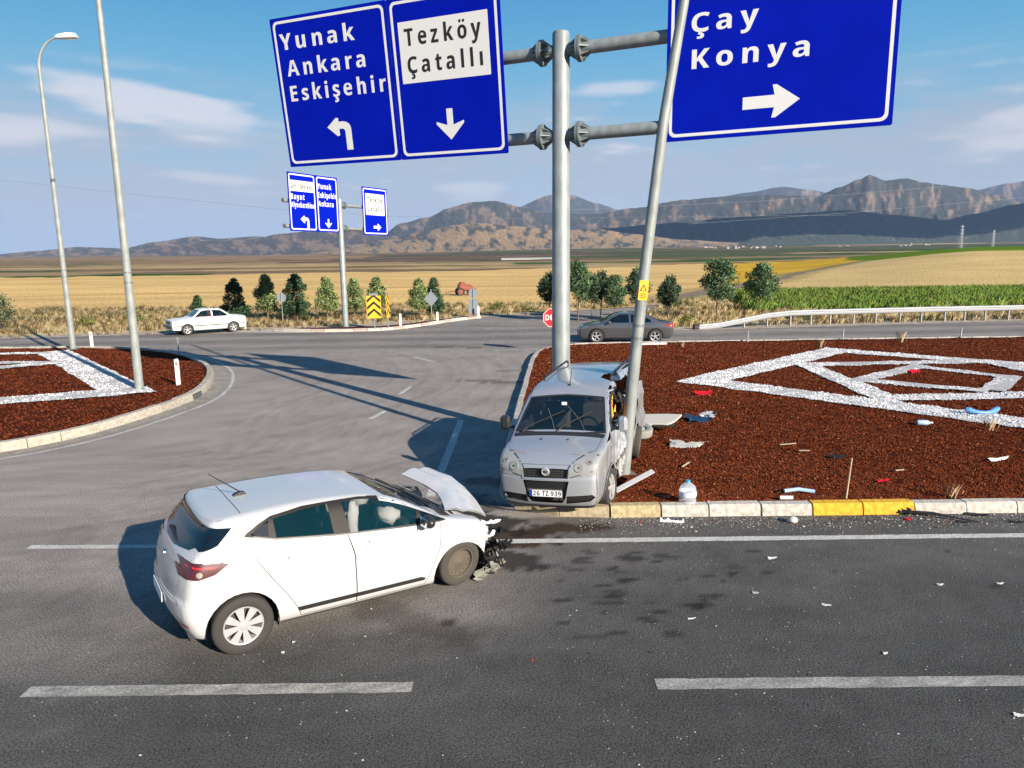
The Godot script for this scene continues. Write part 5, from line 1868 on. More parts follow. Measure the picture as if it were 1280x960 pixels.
	# wheels; the front ones pushed up into their arches
	wheel(g, Vector3(-1.29, 0.312, 0.775), 1.0, 0.312, 0.19, "cover", M.rubber, M.alloy)
	wheel(g, Vector3(-1.29, 0.312, -0.775), -1.0, 0.312, 0.19, "cover", M.rubber, M.alloy)
	wheel(g, Vector3(1.29, 0.425, 0.755), 1.0, 0.298, 0.18, "steel", M.rubber_dusty, M.steel_dusty, 0.09, 0.12)
	wheel(g, Vector3(1.27, 0.42, -0.775), -1.0, 0.305, 0.19, "steel", M.rubber_dusty, M.steel_dusty, -0.05, 0.1)
	# buckled bonnet: rear edge thrown up, nose pushed down
	b = MB.new()
	var nn := 16
	var rear: Array[Vector3] = [Vector3(1.18, 1.075, 0.64), Vector3(1.30, 1.10, 0.32), Vector3(1.36, 1.11, 0.1), Vector3(1.33, 1.15, -0.2), Vector3(1.22, 1.19, -0.66)]
	var fr: Array[Vector3] = [Vector3(1.79, 0.885, 0.63), Vector3(1.84, 0.99, 0.3), Vector3(1.84, 1.09, 0.0), Vector3(1.80, 1.17, -0.3), Vector3(1.64, 1.225, -0.66)]
	for lay in 2:
		var st := b.v.size()
		for i in nn + 1:
			var t := 4.0 * i / nn
			var q := mini(int(t), 3)
			var e0: Vector3 = rear[q].lerp(rear[q + 1], t - q)
			var e1: Vector3 = fr[q].lerp(fr[q + 1], t - q)
			for k in nn + 1:
				var u := float(k) / nn
				var p := e0.lerp(e1, u)
				p.y += 0.045 * sin(PI * u) - 0.028 * exp(-pow((u - 0.55 - 0.2 * (t - 2.0) * 0.3) * 9.0, 2.0)) + 0.006 * gn2.get_noise_2d(t * 1.3, u * 4.0)
				p.y -= 0.018 * lay
				b.vert(p, Vector3.UP)
		for i in nn:
			for k in nn:
				var p := st + i * (nn + 1) + k
				b.idx(p, p + 1, p + nn + 1)
				b.idx(p + 1, p + nn + 2, p + nn + 1)
	s.renormal(b)
	obj("bonnet", b, dust, g)
	# engine bay and what is left of the nose
	b = MB.new()
	b.box(Vector3(1.3, 0.62, 0), Vector3(0.55, 0.45, 1.1), Basis(Vector3(0, 1, 0), 0.05), 0.04)
	obj("engine", b, M.steel_dark, g)
	b = MB.new()
	b.box(Vector3(1.22, 0.86, -0.1), Vector3(0.4, 0.12, 0.7), Basis(Vector3(0, 0, 1), -0.1), 0.03)
	obj("engine_cover", b, M.plastic_black, g)
	b = MB.new()
	b.box(Vector3(1.70, 0.55, 0.05), Vector3(0.06, 0.42, 1.0), Basis(Vector3(0, 1, 0), -0.22) * Basis(Vector3(0, 0, 1), 0.2), 0.01)
	obj("radiator", b, M.dark_void, g)
	b = MB.new()
	b.tube(PackedVector3Array([Vector3(1.62, 0.50, 0.74), Vector3(1.80, 0.46, 0.45), Vector3(1.86, 0.50, 0.0), Vector3(1.70, 0.62, -0.6)]), PackedFloat32Array([0.055]), 8)
	obj("bumper_beam", b, M.steel_dark, g)
	b = MB.new()
	crumple(b, Vector3(1.80, 0.72, 0.62), Vector3(0.26, -0.10, 0.02), Vector3(0.05, 0.06, 0.34), 8, 0.08, 1)
	obj("headlamp_housing", b, M.plastic_black, g)
	b = MB.new()
	lump(b, Vector3(1.93, 0.60, 0.52), Vector3(0.09, 0.075, 0.05), 4, 0.3)
	obj("headlamp_glass", b, M.white_plastic, g)
	for q in 9:
		b = MB.new()
		var r := RandomNumberGenerator.new()
		r.seed = 300 + q
		var o := Vector3(r.randf_range(1.62, 2.0), r.randf_range(0.16, 0.66), r.randf_range(0.15, 0.82))
		crumple(b, o, Vector3(r.randf_range(0.1, 0.3), r.randf_range(-0.15, 0.1), r.randf_range(-0.1, 0.1)), Vector3(r.randf_range(-0.08, 0.08), r.randf_range(0.05, 0.2), r.randf_range(0.08, 0.25)), 6, 0.1, q + 10)
		obj("broken_plastic", b, [M.plastic_black, M.trim_black, M.steel_dark, M.plastic_black][q % 4], g)
	for q in 6:
		b = MB.new()
		hose(b, Vector3(1.55 + 0.03 * q, 0.62 - 0.05 * q, 0.65 - 0.1 * q), Vector3(1.98 + 0.02 * q, 0.2 + 0.05 * q, 0.78 - 0.13 * q), Vector3(0.05, 0.1 - 0.03 * q, 0.06), 0.012 + 0.004 * (q % 3))
		obj("hose", b, [M.plastic_black, M.alloy][q % 2 if q < 4 else 0], g)
	b = MB.new()
	crumple(b, Vector3(1.76, 0.20, 0.78), Vector3(0.40, -0.06, -0.10), Vector3(0.10, 0.22, -0.02), 12, 0.12, 31, 0.2)
	obj("torn_liner", b, M.liner_grey, g)
	b = MB.new()
	crumple(b, Vector3(1.66, 0.74, 0.78), Vector3(0.16, -0.12, -0.04), Vector3(0.0, 0.2, 0.04), 7, 0.06, 40)
	obj("torn_wing_edge", b, dust, g)

func silver_van() -> void:
	var g := thing("silver_van", "silver van with its left flank wrapped round the leaning lamp post", "van", Vector3(1.215, 0.085, -12.35))
	var bs := Basis(Vector3.UP, deg_to_rad(-109.0)) * Basis(Vector3(0, 0, 1), -0.04) * Basis(Vector3(1, 0, 0), 0.05)
	g.basis = bs
	var s := Shell.new()
	s.top = P2([-2.25, 1.69, -1.9, 1.755, -1.0, 1.80, 0.0, 1.785, 0.3, 1.745, 0.5, 1.665, 0.8, 1.465, 1.22, 1.165, 1.3, 1.135, 1.6, 1.085, 1.85, 1.015, 2.0, 0.94, 2.15, 0.82])
	s.wy = P2([0.18, 0.76, 0.4, 0.835, 0.7, 0.858, 1.0, 0.852, 1.15, 0.84, 1.4, 0.785, 1.6, 0.735, 1.72, 0.69, 1.85, 0.6])
	s.wx = P2([-2.2, 0.95, -1.8, 0.985, -1.2, 1.0, 1.0, 1.0, 1.5, 0.975, 1.9, 0.925, 2.2, 0.86])
	s.xf = P2([0.2, 2.04, 0.3, 2.09, 0.45, 2.125, 0.66, 2.115, 0.7, 2.10, 0.88, 2.07, 0.95, 2.02, 1.1, 1.9])
	s.xr = P2([0.2, -2.05, 0.5, -2.12, 0.9, -2.12, 1.2, -2.10, 1.7, -2.02])
	s.cf = 0.17
	s.cr = 0.06
	s.k = 0.075
	s.crown = 0.06
	s.bot = 0.2
	# the leaning post, in the van's own axes
	var inv := (Transform3D(bs, Vector3(1.215, 0.085, -12.35))).affine_inverse()
	s.dent_a = inv * Vector3(1.90, 0.1, -12.38)
	s.dent_b = inv * Vector3(2.13, 2.75, -12.38)
	s.dent_r = 0.27
	var body: StandardMaterial3D = M.car_silver
	var win_f := P2([1.07, 1.17, 0.88, 1.34, 0.52, 1.60, 0.36, 1.645, -0.12, 1.665, -0.14, 1.165])
	var win_r := P2([-0.22, 1.165, -0.21, 1.665, -1.05, 1.665, -1.10, 1.60, -1.12, 1.165])
	var win_q := P2([-1.22, 1.165, -1.20, 1.655, -1.86, 1.635, -1.95, 1.56, -2.0, 1.165])
	var side := P2([-2.06, 0.24, -2.10, 0.9, -2.05, 1.3, -2.0, 1.62, -1.88, 1.71, -1.0, 1.765, 0.0, 1.75, 0.28, 1.69, 0.5, 1.585, 0.8, 1.37, 1.2, 1.075, 1.5, 1.05, 1.8, 0.98, 1.95, 0.88, 1.99, 0.7, 1.98, 0.4, 1.92, 0.25, 0.9, 0.215, -0.9, 0.215])
	var ar := circ(-1.283, 0.31, 0.36)
	var af := circ(1.283, 0.31, 0.365)
	var fd := P2([0.98, 0.62, 0.88, 0.35, 0.8, 0.26, -0.16, 0.26, -0.17, 1.70, 0.37, 1.69, 0.56, 1.61, 0.9, 1.36, 1.11, 1.17])
	var rd := P2([-0.17, 0.26, -0.175, 1.71, -1.15, 1.71, -1.16, 0.8, -1.0, 0.62, -0.92, 0.26])
	var hl := P2([-0.34, 0.71, -0.36, 0.86, -0.46, 0.95, -0.60, 1.015, -0.84, 1.03, -0.84, 0.84, -0.72, 0.81])
	var hls := P2([1.80, 0.82, 1.68, 0.93, 1.66, 1.02, 1.78, 1.03, 2.1, 0.95, 2.1, 0.7])
	# right side, sound; left side with the struck post pressed in
	for ax in ["R", "L"]:
		var sg := 1.0 if ax == "R" else -1.0
		var st := 0.06 if ax == "R" else 0.035
		if ax == "R":
			cut("side_panel", s, ax, side, [win_f, win_r, win_q, ar, af, fd, rd, hls], body, g, 0.0, st)
			cut("front_door", s, ax, inset(fd, 0.005), [win_f, af], body, g, 0.0, st)
			cut("sliding_door", s, ax, inset(rd, 0.005), [win_r, ar], body, g, 0.0, st)
			cut("window", s, ax, win_f, [], M.win_dark, g, -0.008, 0.08)
			cut("window", s, ax, win_r, [], M.win_dark, g, -0.008, 0.08)
			cut("window", s, ax, win_q, [], M.win_dark, g, -0.008, 0.08)
		else:
			var warp := func(p: Vector3) -> Vector3:
				# folds run out from where the post went in
				var d := Vector2(p.x - 0.05, p.y - 0.9).length()
				var a := exp(-d * d * 1.1)
				return p + Vector3(0, 0, 1) * a * (0.035 * sin(p.x * 23.0 + p.y * 7.0) + 0.05 * gn2.get_noise_2d(p.x * 4.0, p.y * 4.0) + 0.03)
			# the sliding door has gone: its opening is left
			var gap := P2([-0.30, 0.34, -0.26, 1.10, -0.30, 1.66, -1.06, 1.67, -1.12, 1.2, -1.13, 0.78, -0.96, 0.6, -0.90, 0.34])
			cut("side_panel", s, ax, side, [win_f, win_q, ar, af, fd, gap, hls], body, g, 0.0, st, warp)
			cut("front_door", s, ax, inset(fd, 0.006), [win_f, af], body, g, 0.0, st, warp)
			cut("window", s, ax, win_q, [], M.win_dark, g, -0.008, 0.08)
			cut("door_frame", s, ax, Geometry2D.offset_polygon(win_f, 0.012)[0], [inset(win_f, 0.03)], M.trim_black, g, 0.003, 0.035, warp)
		for w in [win_f, win_q] if ax == "L" else [win_f, win_r, win_q]:
			cut("window_seal", s, ax, Geometry2D.offset_polygon(w, 0.012)[0], [inset(w, 0.022)], M.trim_black, g, 0.002, 0.07)
		cut("bump_strip", s, ax, P2([0.92, 0.52, 0.92, 0.60, -0.14, 0.60, -0.14, 0.52]), [], M.trim_black if ax == "R" else M.car_silver, g, 0.014, 0.06)
		cut("headlamp_side", s, ax, inset(hls, 0.004), [], M.lamp_face, g, 0.006, 0.03)
		var b := MB.new()
		arch_liner(b, -1.283, 0.31, 0.365, sg, 0.84, 0.42)
		obj("wheel_arch", b, M.dark_void, g)
		b = MB.new()
		arch_liner(b, 1.283, 0.31, 0.37, sg, 0.83, 0.42)
		obj("wheel_arch", b, M.dark_void, g)
		# dark lip round the front arch
		cut("arch_lip", s, ax, circ(1.283, 0.31, 0.40), [af, P2([0.5, -0.5, 2.2, -0.5, 2.2, 0.24, 0.5, 0.24])], body, g, 0.012, 0.05)
		# door mirrors
		b = MB.new()
		b.box(Vector3(0.96, 1.26, sg * 1.0), Vector3(0.13, 0.25, 0.17), Basis(Vector3(0, 1, 0), sg * 0.15), 0.045)
		var mi := obj("mirror", b, body if ax == "L" else M.trim_black, g)
		b = MB.new()
		b.box(Vector3(0.95, 1.19, sg * 0.88), Vector3(0.08, 0.05, 0.12), Basis.IDENTITY, 0.012)
		obj("mirror_arm", b, M.trim_black, mi)
		# roof rails
		b = MB.new()
		b.tube(PackedVector3Array([Vector3(-0.1, 1.76, sg * 0.6), Vector3(-0.2, 1.815, sg * 0.6), Vector3(-1.75, 1.815, sg * 0.6), Vector3(-1.85, 1.76, sg * 0.6)]), PackedFloat32Array([0.02]), 8)
		obj("roof_rail", b, M.plastic_black, g)
	# front
	var grille := P2([-0.355, 0.70, 0.355, 0.70, 0.395, 0.90, -0.395, 0.90])
	var lower := P2([-0.24, 0.31, 0.24, 0.31, 0.30, 0.40, 0.36, 0.665, -0.36, 0.665, -0.30, 0.40])
	var fog := P2([0.30, 0.30, 0.66, 0.34, 0.74, 0.40, 0.70, 0.45, 0.32, 0.43])
	var front := P2([-0.82, 0.25, 0.82, 0.25, 0.84, 0.6, 0.82, 0.9, 0.74, 1.01, 0.5, 1.0, 0.0, 0.985, -0.5, 1.0, -0.74, 1.01, -0.82, 0.9, -0.84, 0.6])
	cut("front_bumper", s, "F", front, [grille, lower, fog, mirror(fog), hl, mirror(hl)], body, g, -0.002, 0.045)
	cut("grille_recess", s, "F", grille, [], M.dark_void, g, -0.05, 0.07)
	cut("lower_recess", s, "F", lower, [], M.dark_void, g, -0.06, 0.07)
	for k in 5:
		var y := 0.722 + 0.037 * k
		cut("grille_slat", s, "F", P2([-0.355 - 0.007 * k, y, 0.355 + 0.007 * k, y, 0.355 + 0.007 * k, y + 0.01, -0.355 - 0.007 * k, y + 0.01]), [], M.trim_black, g, -0.02, 0.1)
	for k in 11:
		var x := -0.32 + 0.064 * k
		cut("grille_bar", s, "F", P2([x - 0.005, 0.71, x + 0.005, 0.71, x + 0.005, 0.895, x - 0.005, 0.895]), [], M.trim_black, g, -0.025, 0.1)
	for k in 4:
		var y := 0.55 + 0.028 * k
		cut("lower_slat", s, "F", P2([-0.33, y, 0.33, y, 0.33, y + 0.012, -0.33, y + 0.012]), [], M.trim_black, g, -0.03, 0.1)
	cut("grille_frame", s, "F", Geometry2D.offset_polygon(grille, 0.018)[0], [inset(grille, 0.004)], body, g, 0.012, 0.06)
	var b := MB.new()
	b.lathe(PackedVector2Array([Vector2(0.066, 0), Vector2(0.064, 0.02), Vector2(0.053, 0.026), Vector2(0.051, 0.018), Vector2(0, 0.02)]), Vector3(2.075, 0.80, 0), Vector3(1, 0, 0), 28)
	var badge := obj("badge", b, M.alloy, g)
	for k in 4:
		b = MB.new()
		b.box(Vector3(2.098, 0.80, -0.021 + 0.014 * k), Vector3(0.006, 0.045, 0.006), Basis(Vector3(1, 0, 0), 0.25), 0.001)
		obj("badge_stroke", b, M.trim_black, badge)
	number_plate(g, "26 TZ 939", Vector3(2.14, 0.475, 0), Vector3(0, 0, -1), Vector3(0, 1, 0))
	for m in [hl, mirror(hl)]:
		cut("headlamp_gap", s, "F", Geometry2D.offset_polygon(m, 0.010)[0], [], M.trim_black, g, 0.004, 0.03)
		var lens := cut("headlamp", s, "F", inset(m, 0.004), [], M.lamp_face, g, 0.009, 0.03)
		var sgn := -1.0 if m[0].x < 0.0 else 1.0
		for q in [[0.51, 0.86, 0.07], [0.66, 0.925, 0.05]]:
			var pc = s.at("F", sgn * q[0], q[1])
			if pc != null:
				var nn := s.grad(pc)
				b = MB.new()
				b.lathe(PackedVector2Array([Vector2(q[2], 0.008), Vector2(q[2] * 0.97, 0.016), Vector2(q[2] * 0.86, 0.016), Vector2(q[2] * 0.5, 0.011), Vector2(0, 0.010)]), pc, nn, 20)
				obj("reflector", b, M.lamp_bowl, lens)
				b = MB.new()
				b.ball(pc + nn * 0.014, Vector3(0.014, 0.014, 0.014), 6, 8)
				obj("bulb", b, M.plastic_black, lens)
	for m in [fog, mirror(fog)]:
		cut("lower_intake", s, "F", m, [], M.trim_black, g, -0.03, 0.05)
	cut("front_lip", s, "F", P2([-0.7, 0.225, 0.7, 0.225, 0.72, 0.27, -0.72, 0.27]), [], M.trim_black, g, 0.01, 0.06)
	# bonnet, screen, roof
	var bon := P2([1.27, -0.70, 1.3, -0.72, 1.6, -0.72, 1.85, -0.66, 1.99, -0.50, 2.03, -0.2, 2.035, 0.0, 2.03, 0.2, 1.99, 0.50, 1.85, 0.66, 1.6, 0.72, 1.3, 0.72, 1.27, 0.70])
	cut("bonnet", s, "T", inset(bon, 0.005), [], body, g, 0.0, 0.05)
	cut("wing_top", s, "T", P2([1.15, -0.86, 1.15, 0.86, 1.7, 0.86, 2.0, 0.74, 2.06, 0.4, 2.07, 0.0, 2.06, -0.4, 2.0, -0.74, 1.7, -0.86]), [bon], body, g, -0.003, 0.05)
	for z in [-0.2, 0.24]:
		b = MB.new()
		b.ball(Vector3(1.42, 1.118, z), Vector3(0.022, 0.012, 0.018), 6, 8)
		obj("washer_jet", b, M.plastic_black, g)
	var ws := P2([0.56, -0.63, 0.535, 0.0, 0.56, 0.63, 0.9, 0.70, 1.16, 0.755, 1.215, 0.4, 1.225, 0.0, 1.215, -0.4, 1.16, -0.755, 0.9, -0.70])
	cut("screen_pillar", s, "T", P2([0.45, -0.72, 0.45, 0.72, 0.9, 0.82, 1.25, 0.86, 1.25, -0.86, 0.9, -0.82]), [ws], body, g, -0.004, 0.05)
	cut("screen_seal", s, "T", Geometry2D.offset_polygon(ws, 0.008)[0], [inset(ws, 0.03)], M.trim_black, g, 0.002, 0.05)
	cut("windscreen", s, "T", ws, [], M.win_van, g, -0.005, 0.07)
	cut("cowl", s, "T", P2([1.19, -0.76, 1.19, 0.76, 1.28, 0.74, 1.28, -0.74]), [], M.trim_black, g, 0.003, 0.06)
	for a in [[0.62, -0.02], [0.05, -0.5]]:
		b = MB.new()
		b.tube(PackedVector3Array([Vector3(1.22, 1.175, a[0]), Vector3(1.12, 1.26, a[0] - 0.1), Vector3(0.86, 1.45, a[1])]), PackedFloat32Array([0.011]), 6)
		obj("wiper", b, M.plastic_black, g)
	var roof_w := func(p: Vector3) -> Vector3:
		var e := smoothstep(0.3, -0.66, p.z) * smoothstep(0.5, -0.3, p.x)
		return p + Vector3(0, 0.025 * e + 0.012 * e * sin(p.x * 4.0), 0)
	cut("roof", s, "T", P2([0.5, -0.66, 0.5, 0.66, -2.0, 0.64, -2.04, 0.0, -2.0, -0.64]), [], body, g, -0.002, 0.06, roof_w)
	b = MB.new()
	b.rod(Vector3(0.25, 1.75, 0.03), Vector3(0.05, 2.0, 0.03), 0.007, 6)
	b.box(Vector3(0.26, 1.755, 0.03), Vector3(0.07, 0.03, 0.04), Basis.IDENTITY, 0.008)
	obj("aerial", b, M.plastic_black, g)
	# tail
	var rw := P2([-0.55, 1.18, 0.55, 1.18, 0.52, 1.6, -0.52, 1.6])
	var bk := P2([-0.83, 0.25, 0.83, 0.25, 0.84, 1.0, 0.76, 1.5, 0.68, 1.7, -0.68, 1.7, -0.76, 1.5, -0.84, 1.0])
	cut("tailgate", s, "B", bk, [rw], body, g, -0.003, 0.07)
	cut("rear_window", s, "B", rw, [], M.win_dark, g, -0.006, 0.1)
	for sg in [-1.0, 1.0]:
		cut("tail_lamp", s, "B", P2([sg * 0.68, 0.7, sg * 0.83, 0.7, sg * 0.81, 1.25, sg * 0.68, 1.2]), [], M.lamp_red, g, 0.004, 0.06)
	# underbody and cabin
	b = MB.new()
	b.box(Vector3(-0.1, 0.3, 0), Vector3(3.6, 0.12, 0.9), Basis.IDENTITY, 0.03)
	b.box(Vector3(0.0, 0.27, 0.05), Vector3(1.8, 0.06, 1.45), Basis.IDENTITY, 0.02)
	obj("underbody", b, M.dark_void, g)
	b = MB.new()
	b.box(Vector3(1.02, 1.02, 0), Vector3(0.5, 0.22, 1.42), Basis(Vector3(0, 0, 1), -0.15), 0.06)
	obj("dashboard", b, M.cloth_dark, g)
	seat(g, Vector3(0.2, 0.62, 0.38), M.seat_grey)
	seat(g, Vector3(0.28, 0.62, -0.32), M.seat_grey)
	b = MB.new()
	b.box(Vector3(-0.75, 0.68, 0), Vector3(0.5, 0.2, 1.2), Basis.IDENTITY, 0.05)
	b.box(Vector3(-1.05, 1.02, 0), Vector3(0.16, 0.62, 1.2), Basis(Vector3(0, 0, 1), 0.25), 0.05)
	obj("rear_bench", b, M.cloth_dark, g)
	steering(g, Vector3(0.74, 1.12, -0.36))
	b = MB.new()
	b.box(Vector3(0.66, 1.52, 0.0), Vector3(0.04, 0.07, 0.22), Basis.IDENTITY, 0.015)
	obj("rear_view_mirror", b, M.plastic_black, g)
	b = MB.new()
	b.box(Vector3(0.72, 1.53, 0.02), Vector3(0.012, 0.06, 0.09), Basis.IDENTITY, 0.004)
	obj("windscreen_sticker", b, M.white_plastic, g)
	# two thin grey lines laid along the screen
	for q in [[Vector2(0.72, -0.02), Vector2(1.0, -0.32), Vector2(1.17, -0.42)], [Vector2(0.8, 0.28), Vector2(1.02, 0.15), Vector2(1.18, 0.08)]]:
		b = MB.new()
		var pts := PackedVector3Array()
		for p in q:
			var h = s.at("T", p.x, p.y)
			pts.append(h + Vector3(0, 0.004, 0))
		b.tube(pts, PackedFloat32Array([0.0016]), 5)
		obj("screen_line", b, M.dusty_silver, g)
	# torn pieces in the struck flank
	b = MB.new()
	crumple(b, Vector3(-0.2, 1.2, -0.62), Vector3(0.12, 0.1, 0.05), Vector3(-0.1, 0.72, 0.06), 9, 0.03, 51, 0.05)
	obj("door_lining", b, M.strap, g)
	b = MB.new()
	b.tube(PackedVector3Array([Vector3(-0.05, 1.60, -0.66), Vector3(-0.10, 1.3, -0.60), Vector3(0.02, 1.0, -0.66), Vector3(-0.02, 0.7, -0.6)]), PackedFloat32Array([0.022]), 6)
	obj("seat_belt", b, M.strap, g)
	b = MB.new()
	crumple(b, Vector3(-0.15, 1.48, -0.68), Vector3(0.22, 0.03, 0.0), Vector3(0.02, 0.26, 0.06), 7, 0.04, 53, 0.06)
	obj("torn_roof_lining", b, M.plastic_black, g)
	for q in 5:
		b = MB.new()
		var r := RandomNumberGenerator.new()
		r.seed = 700 + q
		crumple(b, Vector3(r.randf_range(-1.1, -0.3), r.randf_range(0.45, 1.2), -r.randf_range(0.74, 0.9)), Vector3(r.randf_range(0.15, 0.35), r.randf_range(-0.1, 0.1), 0.05), Vector3(0.02, r.randf_range(0.2, 0.5), r.randf_range(-0.1, 0.1)), 8, 0.06, q + 60, 0.06)
		obj("torn_panel", b, [body, M.dusty_silver, M.plastic_black][q % 3], g)
	b = MB.new()
	crumple(b, Vector3(-1.62, 0.95, -0.87), Vector3(0.5, 0.02, 0.03), Vector3(0.0, 0.9, 0.02), 8, 0.04, 71, 0.03)
	obj("bent_rear_panel", b, body, g)
	b = MB.new()
	crumple(b, Vector3(0.42, 0.55, -0.83), Vector3(0.75, 0.0, -0.03), Vector3(0.02, 0.5, 0.04), 12, 0.06, 75, 0.04)
	obj("crushed_door_skin", b, M.dusty_silver, g)
	# wheels
	wheel(g, Vector3(1.283, 0.31, -0.75), -1.0, 0.312, 0.19, "six", M.rubber, M.dusty_alloy, 0.03, -0.06)
	wheel(g, Vector3(1.283, 0.31, 0.75), 1.0, 0.312, 0.19, "six", M.rubber, M.dusty_alloy, 0.0, -0.06)
	wheel(g, Vector3(-1.283, 0.30, -0.80), -1.0, 0.312, 0.19, "six", M.rubber_dusty, M.dusty_alloy, -0.14, 0.1)
	wheel(g, Vector3(-1.283, 0.30, 0.75), 1.0, 0.312, 0.19, "six", M.rubber, M.dusty_alloy)

func grey_saloon() -> void:
	# wheels on the ground at (3.82, -32.83) and (6.78, -33.15); it drives to the left
	var g := thing("grey_saloon", "dark grey sleek saloon with sloping roof driving left on the far road", "car", Vector3(5.42, 0.0, -33.8), deg_to_rad(174))
	var s := Shell.new()
	s.top = P2([-2.1, 0.94, -1.95, 0.975, -1.7, 1.0, -1.4, 1.10, -1.0, 1.28, -0.5, 1.395, 0.0, 1.42, 0.3, 1.40, 0.6, 1.30, 1.0, 1.08, 1.25, 0.97, 1.6, 0.92, 2.0, 0.83, 2.25, 0.70])
	s.wy = P2([0.15, 0.80, 0.4, 0.875, 0.7, 0.885, 0.85, 0.87, 0.95, 0.84, 1.1, 0.75, 1.25, 0.66, 1.42, 0.52])
	s.wx = P2([-2.3, 0.88, -1.8, 0.97, -1.2, 1.0, 1.2, 1.0, 1.8, 0.95, 2.3, 0.82])
	s.xf = P2([0.2, 2.2, 0.4, 2.27, 0.6, 2.27, 0.8, 2.18])
	s.xr = P2([0.2, -2.12, 0.5, -2.25, 0.8, -2.24, 0.98, -2.15])
	s.cf = 0.22; s.cr = 0.16; s.k = 0.09; s.bot = 0.18
	var body: StandardMaterial3D = M.car_grey
	var wa := P2([0.93, 0.965, 0.62, 1.19, 0.3, 1.315, 0.0, 1.335, -0.12, 1.33, -0.14, 0.955])
	var wb := P2([-0.22, 0.955, -0.21, 1.325, -0.6, 1.285, -1.0, 1.15, -1.15, 1.06, -1.12, 0.975])
	var side := P2([-2.15, 0.24, -2.2, 0.6, -2.12, 0.9, -1.7, 0.965, -1.35, 1.07, -0.95, 1.25, -0.5, 1.36, 0.0, 1.385, 0.3, 1.365, 0.6, 1.265, 1.0, 1.045, 1.3, 0.94, 1.7, 0.88, 2.05, 0.78, 2.18, 0.6, 2.15, 0.3, 2.0, 0.2, -1.9, 0.2])
	for ax in ["R", "L"]:
		var sg := 1.0 if ax == "R" else -1.0
		cut("side_panel", s, ax, side, [wa, wb, circ(1.35, 0.33, 0.37), circ(-1.35, 0.33, 0.37)], body, g, 0.0, 0.08)
		cut("window", s, ax, wa, [], M.win_dark, g, -0.005, 0.1)
		cut("window", s, ax, wb, [], M.win_dark, g, -0.005, 0.1)
		cut("window_trim", s, ax, P2([1.0, 0.935, 1.0, 0.955, -1.2, 0.96, -1.2, 0.94]), [], M.chrome, g, 0.004, 0.1)
		cut("door_gap", s, ax, P2([-0.175, 0.3, -0.165, 0.3, -0.165, 0.95, -0.175, 0.95]), [], M.dark_void, g, 0.002, 0.1)
		cut("tail_lamp", s, ax, P2([-1.85, 0.80, -2.25, 0.76, -2.25, 0.9, -1.9, 0.9]), [], M.lamp_red_bright, g, 0.004, 0.06)
		cut("headlamp", s, ax, P2([1.75, 0.74, 2.2, 0.62, 2.2, 0.72, 2.0, 0.79, 1.75, 0.81]), [], M.lamp_clear, g, 0.004, 0.06)
		cut("skirt", s, ax, P2([1.0, 0.19, 1.0, 0.26, -1.0, 0.26, -1.0, 0.19]), [], M.trim_black, g, 0.005, 0.1)
		var b := MB.new()
		arch_liner(b, 1.35, 0.33, 0.372, sg, 0.85, 0.45)
		arch_liner(b, -1.35, 0.33, 0.372, sg, 0.85, 0.45)
		obj("wheel_arch", b, M.dark_void, g)
		b = MB.new()
		b.ball(Vector3(0.78, 1.0, sg * 0.98), Vector3(0.09, 0.06, 0.1), 8, 10)
		obj("mirror", b, body, g)
		for x in [1.35, -1.35]:
			wheel(g, Vector3(x, 0.325, sg * 0.78), sg, 0.325, 0.21, "five", M.rubber, M.alloy)
	var ws := P2([0.36, -0.5, 0.36, 0.5, 1.06, 0.72, 1.18, 0.3, 1.18, -0.3, 1.06, -0.72])
	var rs := P2([-0.75, -0.46, -0.75, 0.46, -1.55, 0.6, -1.62, 0.0, -1.55, -0.6])
	cut("bodywork", s, "T", P2([2.2, -0.7, 2.2, 0.7, 1.2, 0.83, 0.3, 0.6, -0.6, 0.6, -1.4, 0.76, -2.1, 0.75, -2.1, -0.75, -1.4, -0.76, -0.6, -0.6, 0.3, -0.6, 1.2, -0.83]), [ws, rs], body, g, -0.002, 0.08)
	cut("windscreen", s, "T", ws, [], M.win_dark, g, -0.004, 0.1)
	cut("rear_window", s, "T", rs, [], M.win_dark, g, -0.004, 0.1)
	cut("front_bumper", s, "F", P2([-0.8, 0.2, 0.8, 0.2, 0.82, 0.6, 0.7, 0.78, -0.7, 0.78, -0.82, 0.6]), [], body, g, -0.003, 0.08)
	cut("grille", s, "F", P2([-0.45, 0.42, 0.45, 0.42, 0.5, 0.62, -0.5, 0.62]), [], M.trim_black, g, 0.004, 0.08)
	cut("rear_bumper", s, "B", P2([-0.8, 0.22, 0.8, 0.22, 0.82, 0.7, 0.74, 0.93, -0.74, 0.93, -0.82, 0.7]), [], body, g, -0.003, 0.08)
	cut("tail_lamp", s, "B", P2([0.4, 0.74, 0.85, 0.74, 0.85, 0.88, 0.45, 0.86]), [], M.lamp_red_bright, g, 0.003, 0.08)
	cut("tail_lamp", s, "B", P2([-0.4, 0.74, -0.85, 0.74, -0.85, 0.88, -0.45, 0.86]), [], M.lamp_red_bright, g, 0.003, 0.08)
	var u := MB.new()
	u.box(Vector3(0, 0.26, 0), Vector3(3.9, 0.1, 1.2), Basis.IDENTITY, 0.02)
	obj("underbody", u, M.dark_void, g)

